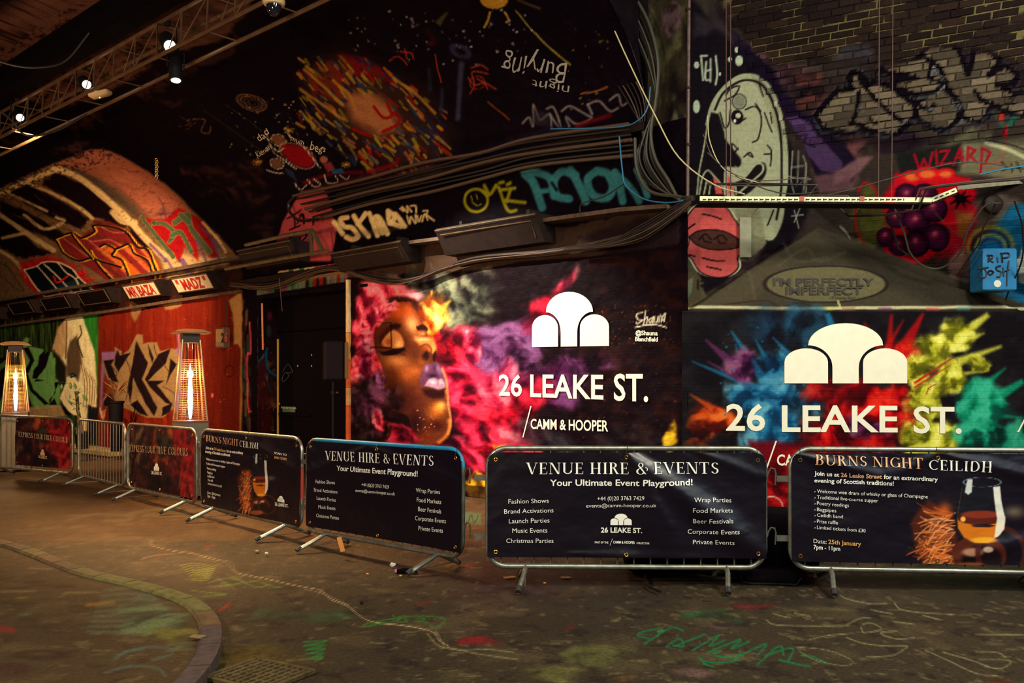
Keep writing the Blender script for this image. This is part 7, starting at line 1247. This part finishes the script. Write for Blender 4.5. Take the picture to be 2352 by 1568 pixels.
MB().lathe(c0, [(.055, .0), (.105, .01), (.12, .035), (.12, .06), (.07, .10), (.035, .16)], 28).build('body', mat('white plastic', (190, 160, 120), .5), cc); MB().lathe(c0, [(.082, .01), (.078, -.03), (.062, -.07), (.035, -.10), (.004, -.112)], 24).build('dome', mat('smoked dome', (24, 22, 30), .08, spec=.8), cc); MB().tube([c0+Z*.15, c0+Z*1.1], .02, 8).build('stem', iron, cc)
# ================================================================ speaker, plants, bags, litter, grate
spk = thing('loudspeaker', 'black box loudspeaker on a stand inside the dark doorway', 'speaker', at(765, 828, 14.0)); c0 = at(765, 828, 14.0); a3 = (Vector((.94, .34, 0)), Vector((-.34, .94, 0)), Z)
MB().box(c0, (.29, .26, .61), a3, .02).build('cabinet', mat('speaker black', (26, 16, 20), .7, spec=.1), spk, False); MB().box(c0-a3[1]*.132, (.25, .008, .57), a3, .004).build('grille', mat('speaker grille', (26, 18, 24), .8, spec=.1, noise=.2, nscale=60), spk, False); MB().box(c0+a3[0]*.20+a3[1]*.05, (.06, .22, .58), a3, .01).build('side_panel', mat('ochre side', (110, 76, 24), .6), spk, False)
stn = thing('speaker_stand', 'slim black tripod stand holding the loudspeaker in the doorway', 'stand', (c0.x, c0.y, 0)); MB().tube([(c0.x, c0.y, .5), (c0.x, c0.y, c0.z-.31)], .018, 8).build('pole', bkm, stn); MB().box((c0.x, c0.y, c0.z-.5), (.06, .06, .08), None, .01).build('collar', bkm, stn); MB().lathe((c0.x+.05, c0.y, c0.z-.5), [(.012, 0), (.016, .03)], 8, (1, 0, 0)).build('knob', mat('dull steel', (150, 140, 120), .35, .9), stn)
for k in range(3): a = k*2.094+.5; MB().tube([(c0.x, c0.y, .62), (c0.x+.42*math.cos(a), c0.y+.42*math.sin(a), .015)], .011, 6).build('leg', bkm, stn)
potm = mat('black plastic pot', (10, 6, 9), .7, spec=.1); leafm = mat('green leaf', (60, 78, 34), .55); dry = mat('dry leaf', (120, 70, 30), .7); stem = mat('plant stem', (70, 44, 26), .7)
def leaf(c, d, l, w):
    d = d.normalized(); s = d.cross(Z).normalized() if abs(d.z) < .95 else Vector((1, 0, 0)); n = s.cross(d)
    P_ = [(0, 0), (.25, .4), (.6, .5), (.85, .28), (1, 0)]; vs = [c+d*l*t+s*w*q-n*l*.25*t*t for t, q in P_]+[c+d*l*t-s*w*q-n*l*.25*t*t for t, q in P_[1:-1]]+[c+d*l*t-n*l*(.25*t*t-.04) for t in (.3, .65)]
    return vs, [(0, 1, 8), (0, 8, 5), (1, 2, 9, 8), (5, 8, 9, 6), (2, 3, 9), (6, 9, 7), (3, 4, 9), (7, 9, 4)]
pp = thing('potted_plant', 'tall tapered black pot with a dry brown plant before the grey graffiti', 'plant', at(266, 1036, 19.0)); b0 = pp.location.copy()
MB().lathe(b0, [(.10, 0), (.155, 1.02), (.17, 1.03), (.17, 1.07), (.14, 1.07), (.13, 1.0)], 20).build('pot', potm, pp)
rp = random.Random(6)
for k in range(14): a = rp.uniform(0, 6.3); c = b0+Vector((.05*math.cos(a), .05*math.sin(a), 1.05+rp.uniform(0, .35))); MB().add(*leaf(c, Vector((math.cos(a)*.8-.3, math.sin(a)*.5, rp.uniform(.4, 1.4))), rp.uniform(.2, .36), .05)).build('leaf', dry, pp, False)
MB().tube([b0+Z*1.0, b0+Vector((-.06, 0, 1.3)), b0+Vector((-.12, 0, 1.55))], .012, 6).build('stem', stem, pp)
iv = thing('potted_plant', 'green trailing ivy on a moss pole in a black pot before the pale horse-like head', 'plant', at(190, 1030, 18.6)); b0 = iv.location.copy()
MB().lathe(b0, [(.12, 0), (.15, .28), (.165, .29), (.165, .33), (.13, .33), (.12, .28)], 20).build('pot', potm, iv); MB().tube([b0+Z*.3, b0+Vector((-.10, 0, .8)), b0+Vector((-.13, 0, 1.2))], .035, 8).build('moss_pole', stem, iv)
for x, y, s_ in ((142, 880, 1), (150, 878, 1.2), (160, 876, 1.3), (170, 878, 1.2), (152, 898, 1), (158, 905, .9), (184, 898, 1.5), (190, 902, 1.6), (186, 912, 1.4), (193, 908, 1.3), (156, 920, 1.2), (162, 925, 1.2), (168, 918, 1), (188, 925, 1.1), (194, 930, .8), (176, 936, 1), (183, 938, 1), (190, 905, 1.2)):
    MB().add(*leaf(at(x, y, 18.55), Vector((rp.uniform(-1, 1), -.3, rp.uniform(-.9, .3))), .13*s_, .06*s_)).build('leaf', leafm, iv, False)
for pts in ([(172, 905), (168, 885), (150, 878)], [(178, 905), (184, 890), (190, 900)], [(176, 930), (165, 925), (156, 918)], [(178, 935), (186, 925), (194, 930)]): MB().tube([at(x, y, 18.55) for x, y in pts], .006, 5).build('stem', leafm, iv)
# black cases behind the front barriers
cl = mat('black cloth case', (10, 5, 10), .9, spec=.05, noise=.2, nscale=8, bump=.3)
def soft_box(name, label, c, sz, rot=0, parts=True):
    t = thing(name, label, 'bag' if 'bag' in name else 'case', (c[0], c[1], 0)); bm = bmesh.new(); bmesh.ops.create_cube(bm, size=1); bmesh.ops.subdivide_edges(bm, edges=bm.edges[:], cuts=5, use_grid_fill=True)
    for v in bm.verts:
        p = v.co.copy(); r = (abs(2*p.x)**6+abs(2*p.y)**6+abs(2*p.z)**6)**(1/6); p = p/max(r, .01); n_ = float(fbm(np.array([p.x*2+c[0]]), np.array([p.z*2+p.y]), 5)[0])-.5
        q = Vector((p.x*sz[0], p.y*sz[1], (p.z+.5)*sz[2]))*(1+n_*.12); q.z = max(q.z, .003); v.co = Matrix.Rotation(rot, 3, 'Z') @ q
    me = bpy.data.meshes.new('body'); bm.to_mesh(me); bm.free(); me.materials.append(cl); me.polygons.foreach_set('use_smooth', [True]*len(me.polygons)); o = link(bpy.data.objects.new('body', me)); o.parent = t
    a = [Matrix.Rotation(rot, 3, 'Z') @ Vector((x*sz[0], -.51*sz[1], z*sz[2]))+Vector((c[0], c[1], 0)) for x, z in ((-.48, .6), (-.45, .15), (-.3, .04), (.1, .06), (.4, .05), (.47, .5))]; MB().tube(a, .008, 5).build('piping', bkm, t); return t
soft_box('equipment_case', 'large black padded case standing on the ground between the two front barriers', (2.14, 7.78, 0), (.98, .62, .52), .06); soft_box('holdall_bag', 'low black holdall bag lying behind the central barrier left of the case', (1.30, 7.74, 0), (.66, .44, .32), -.05); soft_box('flat_bag', 'flat black cloth bag slumped forward under the gap between the front barriers', (2.1, 7.30, 0), (.5, .22, .12), -.12)
tag(MB().tube([gnd(x, y, .02) for x, y in [tuple(q) for q in catmull([(1486, 1296), (1483, 1325), (1490, 1345), (1516, 1358)], 5)]], .011, 6).build('strap', bkm), 'loose black strap curling on the ground left of the holdall bag', 'strap')
def lump(name, px, py, r, m, label, cat, flat=.5, seed=1):
    c = gnd(px, py); bm = bmesh.new(); bmesh.ops.create_icosphere(bm, subdivisions=2, radius=1); rr = random.Random(seed)
    for v in bm.verts: v.co *= rr.uniform(.72, 1.15); v.co = Vector((v.co.x*r[0], v.co.y*r[1], (v.co.z*flat+flat)*r[0]))
    me = bpy.data.meshes.new(name); bm.to_mesh(me); bm.free(); me.materials.append(m); o = link(bpy.data.objects.new(name, me)); o.location = c; return tag(o, label, cat)
pwh = mat('crumpled white paper', (200, 196, 180), .7); org_ = mat('orange peel', (216, 140, 40), .6)
lump('crumpled_paper', 902, 1302, (.026, .02), pwh, 'crumpled white paper ball on the floor under the angled barrier', 'litter', .8, 3); lump('crumpled_paper', 612, 1274, (.018, .014), pwh, 'small white paper scrap by the right foot of the left ceilidh barrier', 'litter', .8, 4); lump('pebble', 831, 1389, (.016, .016), bkm, 'single small black ball on the open floor in the foreground', 'litter', .9, 5)
g_ = thing('glove', 'dropped black glove with a pink cuff under the angled barrier', 'glove', gnd(930, 1315)); c0 = gnd(930, 1315)
b = MB(); b.tube([c0+Vector((-.07, 0, .012)), c0+Vector((0, 0, .018)), c0+Vector((.05, 0, .018))], [.018, .026, .02], 8)
for k in range(4): b.tube([c0+Vector((.04, -.018+k*.012, .015)), c0+Vector((.09-.008*k, -.03+k*.018, .014)), c0+Vector((.115-.012*k, -.02+k*.016, .008))], [.008, .008, .005], 6)
b.build('palm', cl, g_); MB().tube([c0+Vector((-.085, 0, .012)), c0+Vector((-.068, 0, .012))], .019, 8).build('cuff', mat('pink cuff', (150, 90, 110), .7), g_)
for k, (x, y, lb) in enumerate(((844, 1319, 'orange scrap on the floor left of the dropped glove'), (920, 1323, 'orange scrap lying against the dropped glove'), (1251, 1340, 'bright orange scrap right of the left foot of the central barrier'))): lump('food_scrap', x, y, (.013, .009), org_, lb, 'litter', .5, 10+k)
tag(MB().box(gnd(1171, 1325, .004), (.10, .05, .004), (Vector((.9, .43, 0)), Vector((-.43, .9, 0)), Z)).build('card_scrap', mat('tan card', (160, 124, 84), .8), None, False), 'tan card scrap on the floor left of the central barrier\'s left leg', 'litter')
tag(MB().box(gnd(1299, 1325, .003), (.08, .04, .003)).build('card_scrap', mat('tan card', (160, 124, 84), .8), None, False), 'small tan card scrap under the middle of the central barrier', 'litter')
tag(MB().lathe(gnd(590, 1266), [(.022, 0), (.024, .006), (.02, .014), (.004, .016)], 16).build('bottle_cap', mat('clear plastic', (150, 130, 100), .2), None), 'clear round cup lid on the floor below the left ceilidh banner', 'litter')
gr = thing('drain_grate', 'rusty iron drain grate set in the road at the bottom edge', 'grate', gnd(596, 1548)); c0 = gnd(596, 1550); e = Vector((.86, -.5, 0)); w = Vector((.5, .86, 0)); gm_ = mat('rusty iron', (96, 80, 50), .6, .4, noise=.5, nscale=18, bump=.5)
for k in (-1, 1): MB().box(c0+w*.19*k+Z*.004, (.46, .03, .02), (e, w, Z)).build('frame_bar', gm_, gr, False); MB().box(c0+e*.22*k+Z*.004, (.03, .36, .02), (e, w, Z)).build('frame_bar', gm_, gr, False)
MB().box(c0-Z*.002, (.42, .35, .008), (e, w, Z)).build('pit', sl, gr, False)
for k in range(9): MB().box(c0+e*(-.18+k*.045)+Z*.007, (.020, .34, .014), (e, w, Z)).build('grate_bar', gm_, gr, False)
for k in range(6): MB().box(c0+w*(-.14+k*.056)+Z*.006, (.40, .014, .012), (e, w, Z)).build('cross_bar', gm_, gr, False)
cvg = tag(MB().box(gnd(454, 1462, IH+.014), (.09, .06, .012), (Vector((.95, -.3, 0)), Vector((.3, .95, 0)), Z), .003).build('kerb_plate', mat('scuffed metal plate', (120, 104, 80), .5, .5, noise=.4, nscale=40), None, False), 'small scuffed metal plate fixed on the kerb of the raised island', 'plate')
